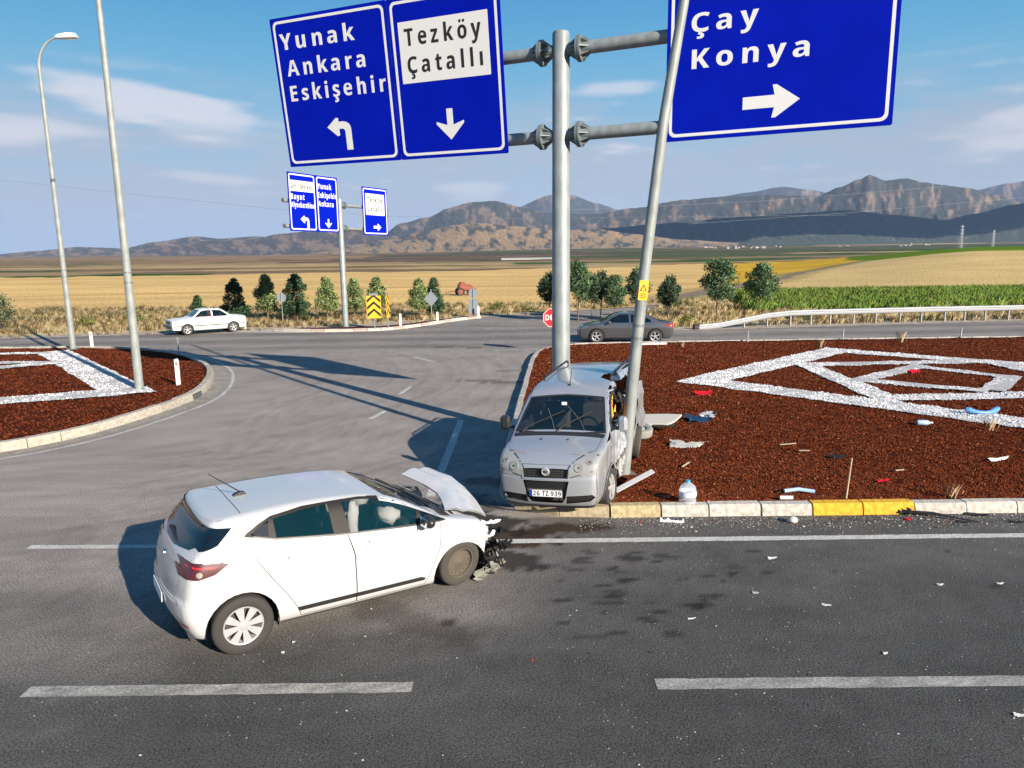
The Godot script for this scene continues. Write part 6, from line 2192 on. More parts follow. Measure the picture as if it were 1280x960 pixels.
func old_saloon() -> void:
	# an angular three-box car coming from the far left, front towards the left
	var g := thing("old_white_saloon", "old angular white saloon with a driver stopped at the far left roadside", "car", Vector3(-17.35, 0.0, -40.45), deg_to_rad(180 + 39))
	g.rotation.y = deg_to_rad(218)
	var s := Shell.new()
	s.top = P2([-2.1, 0.90, -1.95, 0.93, -1.3, 0.96, -1.15, 1.02, -0.8, 1.28, -0.65, 1.36, 0.0, 1.39, 0.3, 1.375, 0.45, 1.33, 0.95, 0.96, 1.05, 0.925, 1.7, 0.86, 2.1, 0.80])
	s.wy = P2([0.2, 0.74, 0.4, 0.80, 0.75, 0.82, 0.92, 0.79, 1.0, 0.75, 1.2, 0.68, 1.38, 0.58])
	s.wx = P2([-2.2, 0.95, -1.5, 1.0, 1.5, 1.0, 2.1, 0.95])
	s.xf = P2([0.2, 1.98, 0.5, 2.02, 0.85, 1.98])
	s.xr = P2([0.2, -2.0, 0.5, -2.04, 0.9, -2.0])
	s.cf = 0.05; s.cr = 0.05; s.k = 0.06; s.bot = 0.22; s.crown = 0.03
	var body := mat(Color(0.62, 0.63, 0.62), 0.4)
	var wa := P2([0.80, 0.965, 0.42, 1.27, 0.22, 1.31, -0.10, 1.315, -0.10, 0.95])
	var wb := P2([-0.18, 0.95, -0.18, 1.315, -0.6, 1.29, -0.95, 1.05, -0.95, 0.955])
	var side := P2([-1.98, 0.28, -1.99, 0.6, -1.95, 0.88, -1.3, 0.925, -1.12, 1.0, -0.82, 1.23, -0.66, 1.32, 0.0, 1.35, 0.3, 1.34, 0.48, 1.28, 0.97, 0.92, 1.5, 0.86, 1.94, 0.79, 1.97, 0.5, 1.95, 0.3, 1.0, 0.24, -1.0, 0.24])
	for ax in ["R", "L"]:
		var sg := 1.0 if ax == "R" else -1.0
		cut("side_panel", s, ax, side, [wa, wb, circ(1.22, 0.30, 0.335), circ(-1.25, 0.30, 0.335)], body, g, 0.0, 0.08)
		cut("window", s, ax, wa, [], M.win, g, -0.005, 0.1)
		cut("window", s, ax, wb, [], M.win_dark, g, -0.005, 0.1)
		cut("bump_strip", s, ax, P2([1.9, 0.47, 1.9, 0.52, -1.9, 0.52, -1.9, 0.47]), [circ(1.22, 0.30, 0.335), circ(-1.25, 0.30, 0.335)], M.trim_black, g, 0.008, 0.12)
		cut("door_gap", s, ax, P2([-0.145, 0.3, -0.135, 0.3, -0.135, 0.94, -0.145, 0.94]), [], M.dark_void, g, 0.002, 0.1)
		cut("door_gap", s, ax, P2([0.855, 0.4, 0.865, 0.4, 0.865, 0.9, 0.855, 0.9]), [], M.dark_void, g, 0.002, 0.1)
		var b := MB.new()
		arch_liner(b, 1.22, 0.30, 0.34, sg, 0.79, 0.45)
		arch_liner(b, -1.25, 0.30, 0.34, sg, 0.79, 0.45)
		obj("wheel_arch", b, M.dark_void, g)
		b = MB.new()
		b.box(Vector3(0.72, 1.0, sg * 0.87), Vector3(0.06, 0.1, 0.14), Basis.IDENTITY, 0.02)
		obj("mirror", b, M.trim_black, g)
		for x in [1.22, -1.25]:
			wheel(g, Vector3(x, 0.295, sg * 0.70), sg, 0.295, 0.17, "five", M.rubber, M.alloy)
		b = MB.new()
		b.box(Vector3(1.99, 0.69, sg * 0.58), Vector3(0.04, 0.13, 0.26), Basis.IDENTITY, 0.01)
		obj("headlamp", b, M.lamp_clear, g)
		b = MB.new()
		b.box(Vector3(-2.0, 0.72, sg * 0.6), Vector3(0.03, 0.16, 0.28), Basis.IDENTITY, 0.01)
		obj("tail_lamp", b, M.lamp_red, g)
	var ws := P2([0.47, -0.54, 0.47, 0.54, 0.92, 0.68, 0.92, -0.68])
	var rs := P2([-0.83, -0.54, -0.83, 0.54, -1.12, 0.66, -1.12, -0.66])
	cut("bodywork", s, "T", P2([1.97, -0.74, 1.97, 0.74, 0.95, 0.77, 0.4, 0.6, -0.7, 0.6, -1.2, 0.76, -1.98, 0.74, -1.98, -0.74, -1.2, -0.76, -0.7, -0.6, 0.4, -0.6, 0.95, -0.77]), [ws, rs], body, g, -0.002, 0.08)
	cut("windscreen", s, "T", ws, [], M.win, g, -0.004, 0.1)
	cut("rear_window", s, "T", rs, [], M.win_dark, g, -0.004, 0.1)
	cut("front_panel", s, "F", P2([-0.76, 0.28, 0.76, 0.28, 0.77, 0.78, -0.77, 0.78]), [], body, g, -0.003, 0.1)
	cut("rear_panel", s, "B", P2([-0.76, 0.28, 0.76, 0.28, 0.77, 0.86, -0.77, 0.86]), [], body, g, -0.003, 0.1)
	for e in [[2.03, "front_bumper"], [-2.05, "rear_bumper"]]:
		var b := MB.new()
		b.box(Vector3(e[0], 0.45, 0), Vector3(0.1, 0.13, 1.6), Basis.IDENTITY, 0.03)
		obj(e[1], b, M.trim_black, g)
	var b2 := MB.new()
	b2.box(Vector3(2.0, 0.69, 0), Vector3(0.03, 0.13, 0.8), Basis.IDENTITY, 0.008)
	obj("grille", b2, M.trim_black, g)
	b2 = MB.new()
	b2.box(Vector3(0, 0.27, 0), Vector3(3.5, 0.1, 1.1), Basis.IDENTITY, 0.02)
	obj("underbody", b2, M.dark_void, g)
	seat(g, Vector3(0.0, 0.45, -0.34), M.cloth_dark)
	seat(g, Vector3(0.0, 0.45, 0.34), M.cloth_dark)
	driver(g.transform * Vector3(-0.02, 0.62, -0.34), g.rotation.y)

# the driver: one continuous seated figure, meshed from a smooth field round tapered bones
func driver(at: Vector3, turn: float) -> void:
	var bones: Array = [[Vector3(0, 0.05, 0), Vector3(-0.06, 0.28, 0), 0.15, 0.16], [Vector3(-0.06, 0.28, 0), Vector3(-0.08, 0.44, 0), 0.16, 0.12], [Vector3(-0.08, 0.46, -0.16), Vector3(-0.08, 0.46, 0.16), 0.075, 0.075], [Vector3(-0.07, 0.48, 0), Vector3(-0.04, 0.58, 0), 0.055, 0.05], [Vector3(-0.03, 0.63, 0), Vector3(-0.03, 0.71, 0), 0.085, 0.09], [Vector3(0.03, 0.60, 0), Vector3(0.06, 0.63, 0), 0.05, 0.035],
		[Vector3(-0.08, 0.45, -0.19), Vector3(0.10, 0.26, -0.23), 0.055, 0.045], [Vector3(0.10, 0.26, -0.23), Vector3(0.34, 0.34, -0.13), 0.045, 0.032], [Vector3(-0.08, 0.45, 0.19), Vector3(0.10, 0.26, 0.23), 0.055, 0.045], [Vector3(0.10, 0.26, 0.23), Vector3(0.34, 0.34, 0.13), 0.045, 0.032], [Vector3(0.34, 0.34, -0.13), Vector3(0.40, 0.37, -0.11), 0.035, 0.03], [Vector3(0.34, 0.34, 0.13), Vector3(0.40, 0.37, 0.11), 0.035, 0.03],
		[Vector3(0.02, 0.02, -0.1), Vector3(0.42, 0.05, -0.13), 0.1, 0.07], [Vector3(0.02, 0.02, 0.1), Vector3(0.42, 0.05, 0.13), 0.1, 0.07], [Vector3(0.42, 0.05, -0.13), Vector3(0.62, -0.25, -0.12), 0.065, 0.045], [Vector3(0.42, 0.05, 0.13), Vector3(0.62, -0.25, 0.12), 0.065, 0.045]]
	var field := func(p: Vector3) -> float:
		var r := 1e9
		for q in bones:
			var ab: Vector3 = q[1] - q[0]
			var t := clampf((p - q[0]).dot(ab) / ab.length_squared(), 0, 1)
			var d: float = (p - (q[0] + ab * t)).length() - lerpf(q[2], q[3], t)
			var k := 0.03
			var h := clampf(0.5 + 0.5 * (r - d) / k, 0, 1)
			r = d if r > 1e8 else lerpf(r, d, h) - k * h * (1.0 - h)
		return r
	var lo := Vector3(-0.3, -0.35, -0.34)
	var cs := 0.03
	var nx := 34
	var ny := 40
	var nz := 23
	var val := PackedFloat32Array()
	val.resize((nx + 1) * (ny + 1) * (nz + 1))
	for i in nx + 1:
		for j in ny + 1:
			for k in nz + 1:
				val[(i * (ny + 1) + j) * (nz + 1) + k] = field.call(lo + Vector3(i, j, k) * cs)
	var b := MB.new()
	b.has_col = true
	var id := {}
	for i in nx:
		for j in ny:
			for k in nz:
				var sum := Vector3.ZERO
				var cnt := 0
				for e in [[0, 0, 0, 1, 0, 0], [0, 1, 0, 1, 1, 0], [0, 0, 1, 1, 0, 1], [0, 1, 1, 1, 1, 1], [0, 0, 0, 0, 1, 0], [1, 0, 0, 1, 1, 0], [0, 0, 1, 0, 1, 1], [1, 0, 1, 1, 1, 1], [0, 0, 0, 0, 0, 1], [1, 0, 0, 1, 0, 1], [0, 1, 0, 0, 1, 1], [1, 1, 0, 1, 1, 1]]:
					var a := val[((i + e[0]) * (ny + 1) + j + e[1]) * (nz + 1) + k + e[2]]
					var c := val[((i + e[3]) * (ny + 1) + j + e[4]) * (nz + 1) + k + e[5]]
					if (a < 0) != (c < 0):
						sum += Vector3(i + e[0], j + e[1], k + e[2]).lerp(Vector3(i + e[3], j + e[4], k + e[5]), a / (a - c))
						cnt += 1
				if cnt > 0:
					var p := lo + sum / cnt * cs
					var nn := Vector3(field.call(p + Vector3(0.01, 0, 0)) - field.call(p - Vector3(0.01, 0, 0)), field.call(p + Vector3(0, 0.01, 0)) - field.call(p - Vector3(0, 0.01, 0)), field.call(p + Vector3(0, 0, 0.01)) - field.call(p - Vector3(0, 0, 0.01)))
					b.col = Color(0.45, 0.06, 0.05)
					if p.y > 0.52 or p.x > 0.31 and p.y > 0.25: b.col = Color(0.5, 0.28, 0.19)
					if p.y > 0.70 or (p.y > 0.60 and p.x < -0.05): b.col = Color(0.02, 0.015, 0.01)
					if p.y < 0.13: b.col = Color(0.03, 0.035, 0.06)
					id[Vector3i(i, j, k)] = b.vert(p, nn)
	for i in nx:
		for j in ny:
			for k in nz:
				var a := val[(i * (ny + 1) + j) * (nz + 1) + k] < 0
				for ax in 3:
					var o: Vector3i = [Vector3i(1, 0, 0), Vector3i(0, 1, 0), Vector3i(0, 0, 1)][ax]
					var c := val[((i + o.x) * (ny + 1) + j + o.y) * (nz + 1) + k + o.z] < 0
					if a != c:
						var u: Vector3i = [Vector3i(0, 1, 0), Vector3i(0, 0, 1), Vector3i(1, 0, 0)][ax]
						var w: Vector3i = [Vector3i(0, 0, 1), Vector3i(1, 0, 0), Vector3i(0, 1, 0)][ax]
						var p := Vector3i(i, j, k)
						var q: Array = [p - u - w, p - w, p, p - u]
						if id.has(q[0]) and id.has(q[1]) and id.has(q[2]) and id.has(q[3]):
							b.idx(id[q[0]], id[q[1]], id[q[2]])
							b.idx(id[q[0]], id[q[2]], id[q[3]])
	var m := mat(Color(1, 1, 1), 0.8)
	m.vertex_color_use_as_albedo = true
	var o := obj("person", b, m)
	o.position = at
	o.rotation.y = turn
	tag(o, "person in a red top sitting at the wheel of the old white saloon", "person")

# ---------------------------------------------------------------- plants
# crown of many small leaves gathered in clumps round the twigs
func crown(b: MB, seed_: int, clumps: Array, per: int, leaf: float, dark: Color, light: Color) -> void:
	var r := RandomNumberGenerator.new()
	r.seed = seed_
	b.has_col = true
	for cl in clumps:
		var ce: Vector3 = cl[0]
		var rad: Vector3 = cl[1]
		var tone := r.randf()
		for i in per:
			var d := Vector3(r.randfn(), r.randfn(), r.randfn()).normalized()
			var q := pow(r.randf(), 0.55)
			var p := ce + d * rad * q
			var ax := (d * 0.6 + Vector3(r.randf() - 0.5, r.randf() * 0.7, r.randf() - 0.5)).normalized()
			var sd := ax.cross(Vector3(r.randf() - 0.5, r.randf() - 0.5, r.randf() - 0.5)).normalized()
			var l := leaf * r.randf_range(0.7, 1.4)
			var nn := (ax.cross(sd).normalized() * 0.6 + d * 0.8).normalized()
			b.col = dark.lerp(light, clampf(r.randf() * 0.75 + tone * 0.35, 0, 1)) * r.randf_range(0.8, 1.2)
			var tip := p + ax * l
			var st := b.vert(p, nn)
			b.vert(p + ax * l * 0.5 + sd * l * 0.22, nn)
			b.vert(tip, nn)
			b.vert(p + ax * l * 0.5 - sd * l * 0.22, nn)
			b.ix.append_array(PackedInt32Array([st, st + 1, st + 2, st, st + 2, st + 3]))

func limbs(b: MB, clumps: Array, stem_top: Vector3, r0: float, lean: Vector3) -> void:
	b.tube(PackedVector3Array([Vector3(0, -0.05, 0), stem_top * 0.5 + lean, stem_top]), PackedFloat32Array([r0, r0 * 0.8, r0 * 0.6]), 8)
	for cl in clumps:
		var a := stem_top * 0.92
		b.tube(PackedVector3Array([a, a.lerp(cl[0], 0.5) + Vector3(0, 0.08, 0), cl[0]]), PackedFloat32Array([r0 * 0.45, r0 * 0.3, r0 * 0.12]), 5)

func round_tree(called: String, label: String, group: String, seed_: int, h: float, stem: float, w: float, dark: Color, light: Color, per := 210, leaf := 0.135) -> Node3D:
	var g := thing(called, label, "tree", Vector3.ZERO, 0.0, group)
	var r := RandomNumberGenerator.new()
	r.seed = seed_
	var cl: Array = []
	var ch := h - stem
	for i in 24:
		var t := r.randf()
		var a := r.randf() * TAU
		var prof := sin(PI * (0.14 + 0.80 * t)) * (1.0 - 0.25 * t)
		var q := w * 0.42 * prof * sqrt(r.randf_range(0.25, 1.0))
		cl.append([Vector3(cos(a) * q, stem + ch * (0.08 + 0.84 * t), sin(a) * q), Vector3(0.36, 0.28, 0.36) * r.randf_range(0.75, 1.25) * w / 2.0])
	for i in 3:
		cl.append([Vector3(r.randf_range(-0.15, 0.15), stem + ch * (0.35 + 0.2 * i), r.randf_range(-0.15, 0.15)), Vector3(0.34, 0.3, 0.34) * w / 2.0])
	var b := MB.new()
	limbs(b, cl, Vector3(0.03, stem + ch * 0.35, 0.02), 0.055, Vector3(r.randf_range(-0.06, 0.06), 0, r.randf_range(-0.06, 0.06)))
	obj("trunk", b, M.bark, g)
	b = MB.new()
	crown(b, seed_, cl, per, leaf, dark, light)
	obj("crown", b, M.leaf, g)
	return g

func egg_tree(called: String, label: String, group: String, seed_: int, h: float, stem: float, w: float, dark: Color, light: Color, pointed := 1.0) -> Node3D:
	var g := thing(called, label, "tree", Vector3.ZERO, 0.0, group)
	var r := RandomNumberGenerator.new()
	r.seed = seed_
	var cl: Array = []
	var ch := h - stem
	for i in 46:
		var t := pow(r.randf(), 1.1)
		var a := r.randf() * TAU
		var prof := pow(sin(PI * pow(0.06 + 0.90 * t, 0.62)), 0.8)
		prof = lerpf(prof, prof * (1.08 - 0.5 * t), pointed)
		var q := w * 0.40 * prof * sqrt(r.randf_range(0.2, 1.0))
		cl.append([Vector3(cos(a) * q, stem + ch * (0.05 + 0.9 * t), sin(a) * q), Vector3(0.2, 0.25, 0.2) * r.randf_range(0.75, 1.25) * lerpf(1.0, 0.55, t * pointed)])
	for i in 7:
		var t := 0.1 + 0.12 * i
		var prof := pow(sin(PI * pow(0.06 + 0.90 * t, 0.62)), 0.8) * (1.0 - 0.35 * t)
		cl.append([Vector3(0, stem + ch * t, 0), Vector3(w * 0.40 * prof, 0.26, w * 0.40 * prof)])
	var b := MB.new()
	limbs(b, cl.slice(0, 14), Vector3(0, stem + ch * 0.6, 0), 0.045, Vector3.ZERO)
	obj("trunk", b, M.bark, g)
	b = MB.new()
	crown(b, seed_, cl, 150, 0.105, dark, light)
	obj("crown", b, M.leaf, g)
	return g

func tuft_mesh(seed_: int, blades: int, spread: float, wide: float) -> ArrayMesh:
	var r := RandomNumberGenerator.new()
	r.seed = seed_
	var b := MB.new()
	b.has_col = true
	for i in blades:
		var a := r.randf() * TAU
		var o := Vector3(cos(a), 0, sin(a)) * r.randf() * spread * 0.6
		var l := r.randf_range(0.55, 1.0)
		var lean := Vector3(cos(a), 0, sin(a)) * r.randf_range(0.05, 0.5) * spread * 1.6
		var sd := Vector3(-sin(a), 0, cos(a)).rotated(Vector3.UP, r.randf() * 2.0) * wide * r.randf_range(0.6, 1.3)
		var k := r.randf_range(0.7, 1.15)
		b.col = Color(k, k, k)
		var nn := (Vector3(cos(a) * 0.5, 1.0, sin(a) * 0.5)).normalized()
		var st := b.vert(o - sd, nn)
		b.vert(o + sd, nn)
		b.vert(o + lean * 0.45 + Vector3(0, l * 0.6, 0) + sd * 0.7, nn)
		b.vert(o + lean * 0.45 + Vector3(0, l * 0.6, 0) - sd * 0.7, nn)
		b.vert(o + lean + Vector3(0, l, 0), nn)
		b.ix.append_array(PackedInt32Array([st, st + 2, st + 1, st, st + 3, st + 2, st + 3, st + 4, st + 2]))
	return b.mesh()

func build_plants() -> void:
	# row of young conifers on the left verge
	var lg := "young trees along the far left verge"
	var dk := [Color(0.016, 0.05, 0.025), Color(0.065, 0.135, 0.055)]
	var lt := [Color(0.08, 0.135, 0.04), Color(0.27, 0.33, 0.13)]
	var left: Array = [
		[-20.9, -47.6, 1.75, 0.15, 1.05, dk, "small dark conifer right behind the old white saloon's roof"],
		[-18.4, -47.6, 2.85, 0.2, 1.55, dk, "dark conifer just right of the old white saloon"],
		[-16.2, -47.4, 2.95, 0.55, 1.5, lt, "pale green conifer left of the round grey sign"],
		[-14.2, -47.2, 3.1, 0.35, 1.75, dk, "darkest tall conifer right of the round grey sign"],
		[-12.4, -48.0, 2.75, 0.7, 1.45, lt, "pale green conifer left of the far sign post"],
		[-10.6, -48.2, 2.6, 0.75, 1.3, lt, "pale green conifer just right of the far sign post"],
		[-9.2, -49.2, 2.7, 0.5, 1.4, lt, "green conifer behind the chevron boards"],
		[-6.15, -48.0, 2.55, 0.85, 1.35, lt, "pale tree left of the diamond sign back"],
		[-5.35, -49.8, 2.65, 0.5, 1.35, dk, "dark tree behind the diamond sign back"]]
	var protos: Array = [egg_tree("conifer", "", lg, 201, 2.9, 0.3, 1.6, dk[0], dk[1]), egg_tree("conifer", "", lg, 202, 2.8, 0.7, 1.45, lt[0], lt[1], 0.6), egg_tree("conifer", "", lg, 203, 3.0, 0.4, 1.7, dk[0], dk[1]), egg_tree("conifer", "", lg, 204, 2.7, 0.75, 1.4, lt[0], lt[1], 0.5)]
	var usedp := {}
	for i in left.size():
		var e: Array = left[i]
		var k: int = (0 if i % 2 == 0 else 2) if e[5] == dk else (1 if i % 2 == 0 else 3)
		var o: Node3D
		if usedp.has(k):
			o = copy_of(protos[k], "conifer", e[6], Vector3(e[0], 0.0, e[1]), i * 1.3)
		else:
			usedp[k] = true
			o = protos[k]
			o.position = Vector3(e[0], 0.0, e[1])
			o.set_meta("label", e[6])
		var base_h: float = [2.9, 2.8, 3.0, 2.7][k]
		o.scale = Vector3(e[4] / 1.22, e[2] / base_h * 1.04, e[4] / 1.22)
	# row of young broadleaf trees on the right
	var rg := "young trees beside the far road on the right"
	var gd := Color(0.026, 0.066, 0.028)
	var gl := Color(0.10, 0.18, 0.07)
	var rp: Array = [round_tree("young_tree", "", rg, 301, 3.4, 1.1, 2.3, gd, gl), round_tree("young_tree", "", rg, 302, 3.0, 1.0, 1.9, gd, Color(0.05, 0.085, 0.035)), round_tree("young_tree", "", rg, 303, 3.6, 1.25, 2.5, gd, gl)]
	var hs := [3.4, 3.0, 3.6]
	var right: Array = [
		[2.45, -46.0, 3.0, 1, "dark young tree just left of the thick sign post"],
		[4.15, -44.2, 3.65, 0, "tallest young tree just right of the thick sign post"],
		[5.3, -46.6, 2.9, 1, "small young tree second right of the thick sign post"],
		[6.0, -47.8, 3.0, 1, "pale young tree half hidden behind its neighbours"],
		[6.35, -43.6, 3.0, 2, "dark young tree above the grey saloon's bonnet"],
		[7.95, -45.0, 3.2, 0, "young tree behind the leaning lamp post"],
		[9.35, -42.2, 2.8, 1, "young tree right of the leaning lamp post above the saloon's boot"],
		[12.55, -43.4, 3.85, 2, "large bushy young tree left of the green crop"],
		[15.6, -44.6, 3.4, 0, "rightmost young tree, its trunk leaning, at the edge of the green crop"]]
	var ur := {}
	for i in right.size():
		var e: Array = right[i]
		var o: Node3D
		if ur.has(e[3]):
			o = copy_of(rp[e[3]], "young_tree", e[4], Vector3(e[0], 0.0, e[1]), i * 2.1)
		else:
			ur[e[3]] = true
			o = rp[e[3]]
			o.position = Vector3(e[0], 0.0, e[1])
			o.set_meta("label", e[4])
		var sc: float = e[2] / hs[e[3]]
		var wd := sc * (1.0 if i >= 7 else 0.8)
		o.scale = Vector3(wd, sc, wd)
		if i == right.size() - 1: o.rotation.z = 0.12
	# bush at the left edge
	var bu := round_tree("bush", "pale olive bush at the left edge of the picture beyond the road", "", 305, 2.4, 0.3, 2.4, Color(0.05, 0.075, 0.035), Color(0.15, 0.19, 0.09), 130, 0.12)
	bu.position = Vector3(-30.9, 0, -42.6)
	bu.set_meta("category", "bush")
	# verge grass
	var rng := RandomNumberGenerator.new()
	rng.seed = 21
	var vp := PackedVector2Array()
	for p in VERGE: vp.append(p)
	vp.append(Vector2(15, -62)); vp.append(Vector2(-60, -62))
	var vr := PackedVector2Array([Vector2(7.0, -43.0), Vector2(6.6, -40.2), Vector2(7.6, -39.0), Vector2(9.1, -38.8), Vector2(18.8, -40.2), Vector2(30.3, -42.2), Vector2(60, -44.5), Vector2(60, -62), Vector2(15, -62), Vector2(9.0, -50.0)])
	var kinds: Array = [tuft_mesh(1, 12, 0.5, 0.018), tuft_mesh(2, 10, 0.35, 0.022), tuft_mesh(3, 14, 0.7, 0.016)]
	for q in 3:
		var tf: Array[Transform3D] = []
		var cl := PackedColorArray()
		for i in 26000:
			var p := Vector2(rng.randf_range(-46, 52), -38.0 - 25.0 * pow(rng.randf(), 0.9))
			var on_l := Geometry2D.is_point_in_polygon(p, vp)
			var on_r := Geometry2D.is_point_in_polygon(p, vr)
			if not (on_l or on_r): continue
			var e := edge_dist(p, VERGE) if on_l else 9.0
			if e < 2.2 + gn.get_noise_2d(p.x * 0.4, p.y * 0.4) and rng.randf() < 0.93: continue
			if p.x > 17.0 and p.y < -49.0: continue
			if on_r and p.y > -40.9 - clampf((p.x - 18.0) * 0.13, -0.9, 3.0): continue
			var a := gn.get_noise_2d(p.x * 0.16, p.y * 0.16)
			var dens := 0.55 + a
			if rng.randf() > dens * 0.6 + 0.0: continue
			var hh := rng.randf_range(0.16, 0.42) * (1.0 + 0.7 * maxf(a, 0.0)) * (1.25 if on_r else 1.0)
			var w := rng.randf_range(0.5, 0.9)
			tf.append(Transform3D(Basis(Vector3.UP, rng.randf() * TAU).scaled(Vector3(w, hh, w)), Vector3(p.x, verge_y(p.x, p.y) - 0.01, p.y)))
			var c := Color(0.76, 0.57, 0.28)
			var t := rng.randf()
			if t < 0.3: c = Color(0.68, 0.50, 0.23)
			elif t < 0.5: c = Color(0.74, 0.58, 0.32)
			var gr := gn2.get_noise_2d(p.x * 0.22 + 70.0, p.y * 0.22)
			if gr > 0.28 and rng.randf() < 0.7: c = Color(0.20, 0.21, 0.06)
			elif gr < -0.45 and rng.randf() < 0.25: c = Color(0.50, 0.42, 0.05)
			cl.append(c * rng.randf_range(0.8, 1.1))
		tag(scatter("dry_grass", kinds[q], M.grass, tf, cl), "tall dry straw coloured grass on the far verges", "grass", "dry verge grass")
	# low bushes on the verge
	var sb: Node3D = null
	var spots: Array = [[-27.0, -45.5, 0.8, 0, "yellow green bush on the verge left of the farther lamp post"], [-24.6, -47.0, 0.9, 0, "yellow green bush on the verge right of the farther lamp post"], [-21.8, -50.5, 0.7, 1, "low pale bush on the verge behind the old white saloon's bonnet"], [-13.3, -46.0, 0.6, 1, "low green bush at the foot of the darkest conifer"], [-1.0, -53.5, 0.9, 1, "low olive bush beyond the side road"], [1.2, -52.6, 0.7, 1, "small olive bush beyond the end of the side road"], [9.9, -41.2, 0.8, 1, "dark low bush at the ramped end of the guardrail"], [18.3, -43.6, 0.7, 1, "green bush behind the guardrail right of the young trees"]]
	for e in spots:
		var o: Node3D
		if sb == null:
			sb = thing("low_bush", e[4], "bush", Vector3.ZERO, 0.0, "low bushes on the verge")
			var rb := RandomNumberGenerator.new()
			rb.seed = 92
			var cl2: Array = []
			for i in 9:
				cl2.append([Vector3(rb.randf_range(-0.5, 0.5), rb.randf_range(0.2, 0.6), rb.randf_range(-0.4, 0.4)), Vector3(0.32, 0.26, 0.32) * rb.randf_range(0.7, 1.2)])
			var b2 := MB.new()
			limbs(b2, cl2, Vector3(0, 0.25, 0), 0.02, Vector3.ZERO)
			obj("stem", b2, M.bark, sb)
			b2 = MB.new()
			crown(b2, 93, cl2, 110, 0.1, Color(0.07, 0.09, 0.02), Color(0.22, 0.23, 0.06))
			obj("crown", b2, M.leaf, sb)
			o = sb
			o.position = Vector3(e[0], 0, e[1])
		else:
			o = copy_of(sb, "low_bush", e[4], Vector3(e[0], 0, e[1]), e[0])
		o.scale = Vector3(1.3, 1.0, 1.1) * e[2]
	# green crop strip on the right
	var ck := tuft_mesh(7, 9, 0.55, 0.045)
	var tc: Array[Transform3D] = []
	var cc := PackedColorArray()
	for i in 22000:
		var d := rng.randf_range(49.5, 76.0)
		var x := rng.randf_range(16.5, 64.0)
		if x < 16.5 + 0.36 * (d - 49.5) * 0.75 + gn.get_noise_2d(d, 4.0) * 1.5: continue
		var s := rng.randf_range(0.5, 0.78)
		tc.append(Transform3D(Basis(Vector3.UP, rng.randf() * TAU).scaled(Vector3(1.0, s, 1.0)), Vector3(x, land_h(x, maxf(d, 60.0)) - 0.05, -d)))
		var f := rng.randf_range(0.65, 1.15)
		var c := Color(0.15, 0.28, 0.03) if rng.randf() < 0.82 else Color(0.33, 0.34, 0.07)
		cc.append(c * f)
	tag(scatter("green_crop", ck, M.grass, tc, cc), "dense green crop in a strip beside the far road on the right", "crop")
	# weeds on the red island
	var tw: Array[Transform3D] = []
	var cw := PackedColorArray()
	for e in [[12.8, -29.5, 0.5, 0], [17.0, -31.0, 0.6, 0], [7.2, -30.2, 0.35, 0], [10.4, -15.2, 0.35, 0], [2.9, -11.6, 0.12, 1], [6.9, -10.85, 0.3, 0], [23.0, -31.5, 0.4, 0]]:
		for k in 3:
			tw.append(Transform3D(Basis(Vector3.UP, k * 2.0).scaled(Vector3(e[2] * 1.1, e[2], e[2] * 1.1)), Vector3(e[0] + 0.05 * k, 0.14, e[1] + 0.04 * k)))
			cw.append(Color(0.2, 0.42, 0.05) if e[3] == 1 else Color(0.5, 0.36, 0.2))
	tag(scatter("weeds", kinds[0], M.grass, tw, cw), "a few dry and green weeds standing in the red gravel", "weeds")

# ---------------------------------------------------------------- roadside furniture
func post_sign(called: String, label: String, cat: String, at: Vector3, turn: float, h: float) -> Node3D:
	var g := thing(called, label, cat, at, turn)
	var b := MB.new()
	b.rod(Vector3(0, -0.05, 0), Vector3(0, h, 0), 0.03, 10)
	obj("post", b, M.galv, g)
	return g
func marker_post(at: Vector3, h: float, label: String, turn := 0.0) -> void:
	var w := 0.06 if h > 0.6 else 0.022
	var g := thing("marker_post", label, "marker post", at, turn, "slim white roadside marker posts")
	var b := MB.new()
	b.prism(P2([-w, 0, w, 0, w, h - 0.05, w * 0.3, h, -w, h - 0.02]), Vector3(0, 0, -0.03), Vector3.RIGHT, Vector3.UP, Vector3(0, 0, 1), 0.06)
	obj("post", b, M.white_plastic if h > 0.6 else M.rail, g)
	b = MB.new()
	b.box(Vector3(0, h * 0.82, 0.032), Vector3(w * 0.8, 0.1, 0.006))
	obj("reflector", b, M.sign_red if h > 0.7 else M.galv, g)

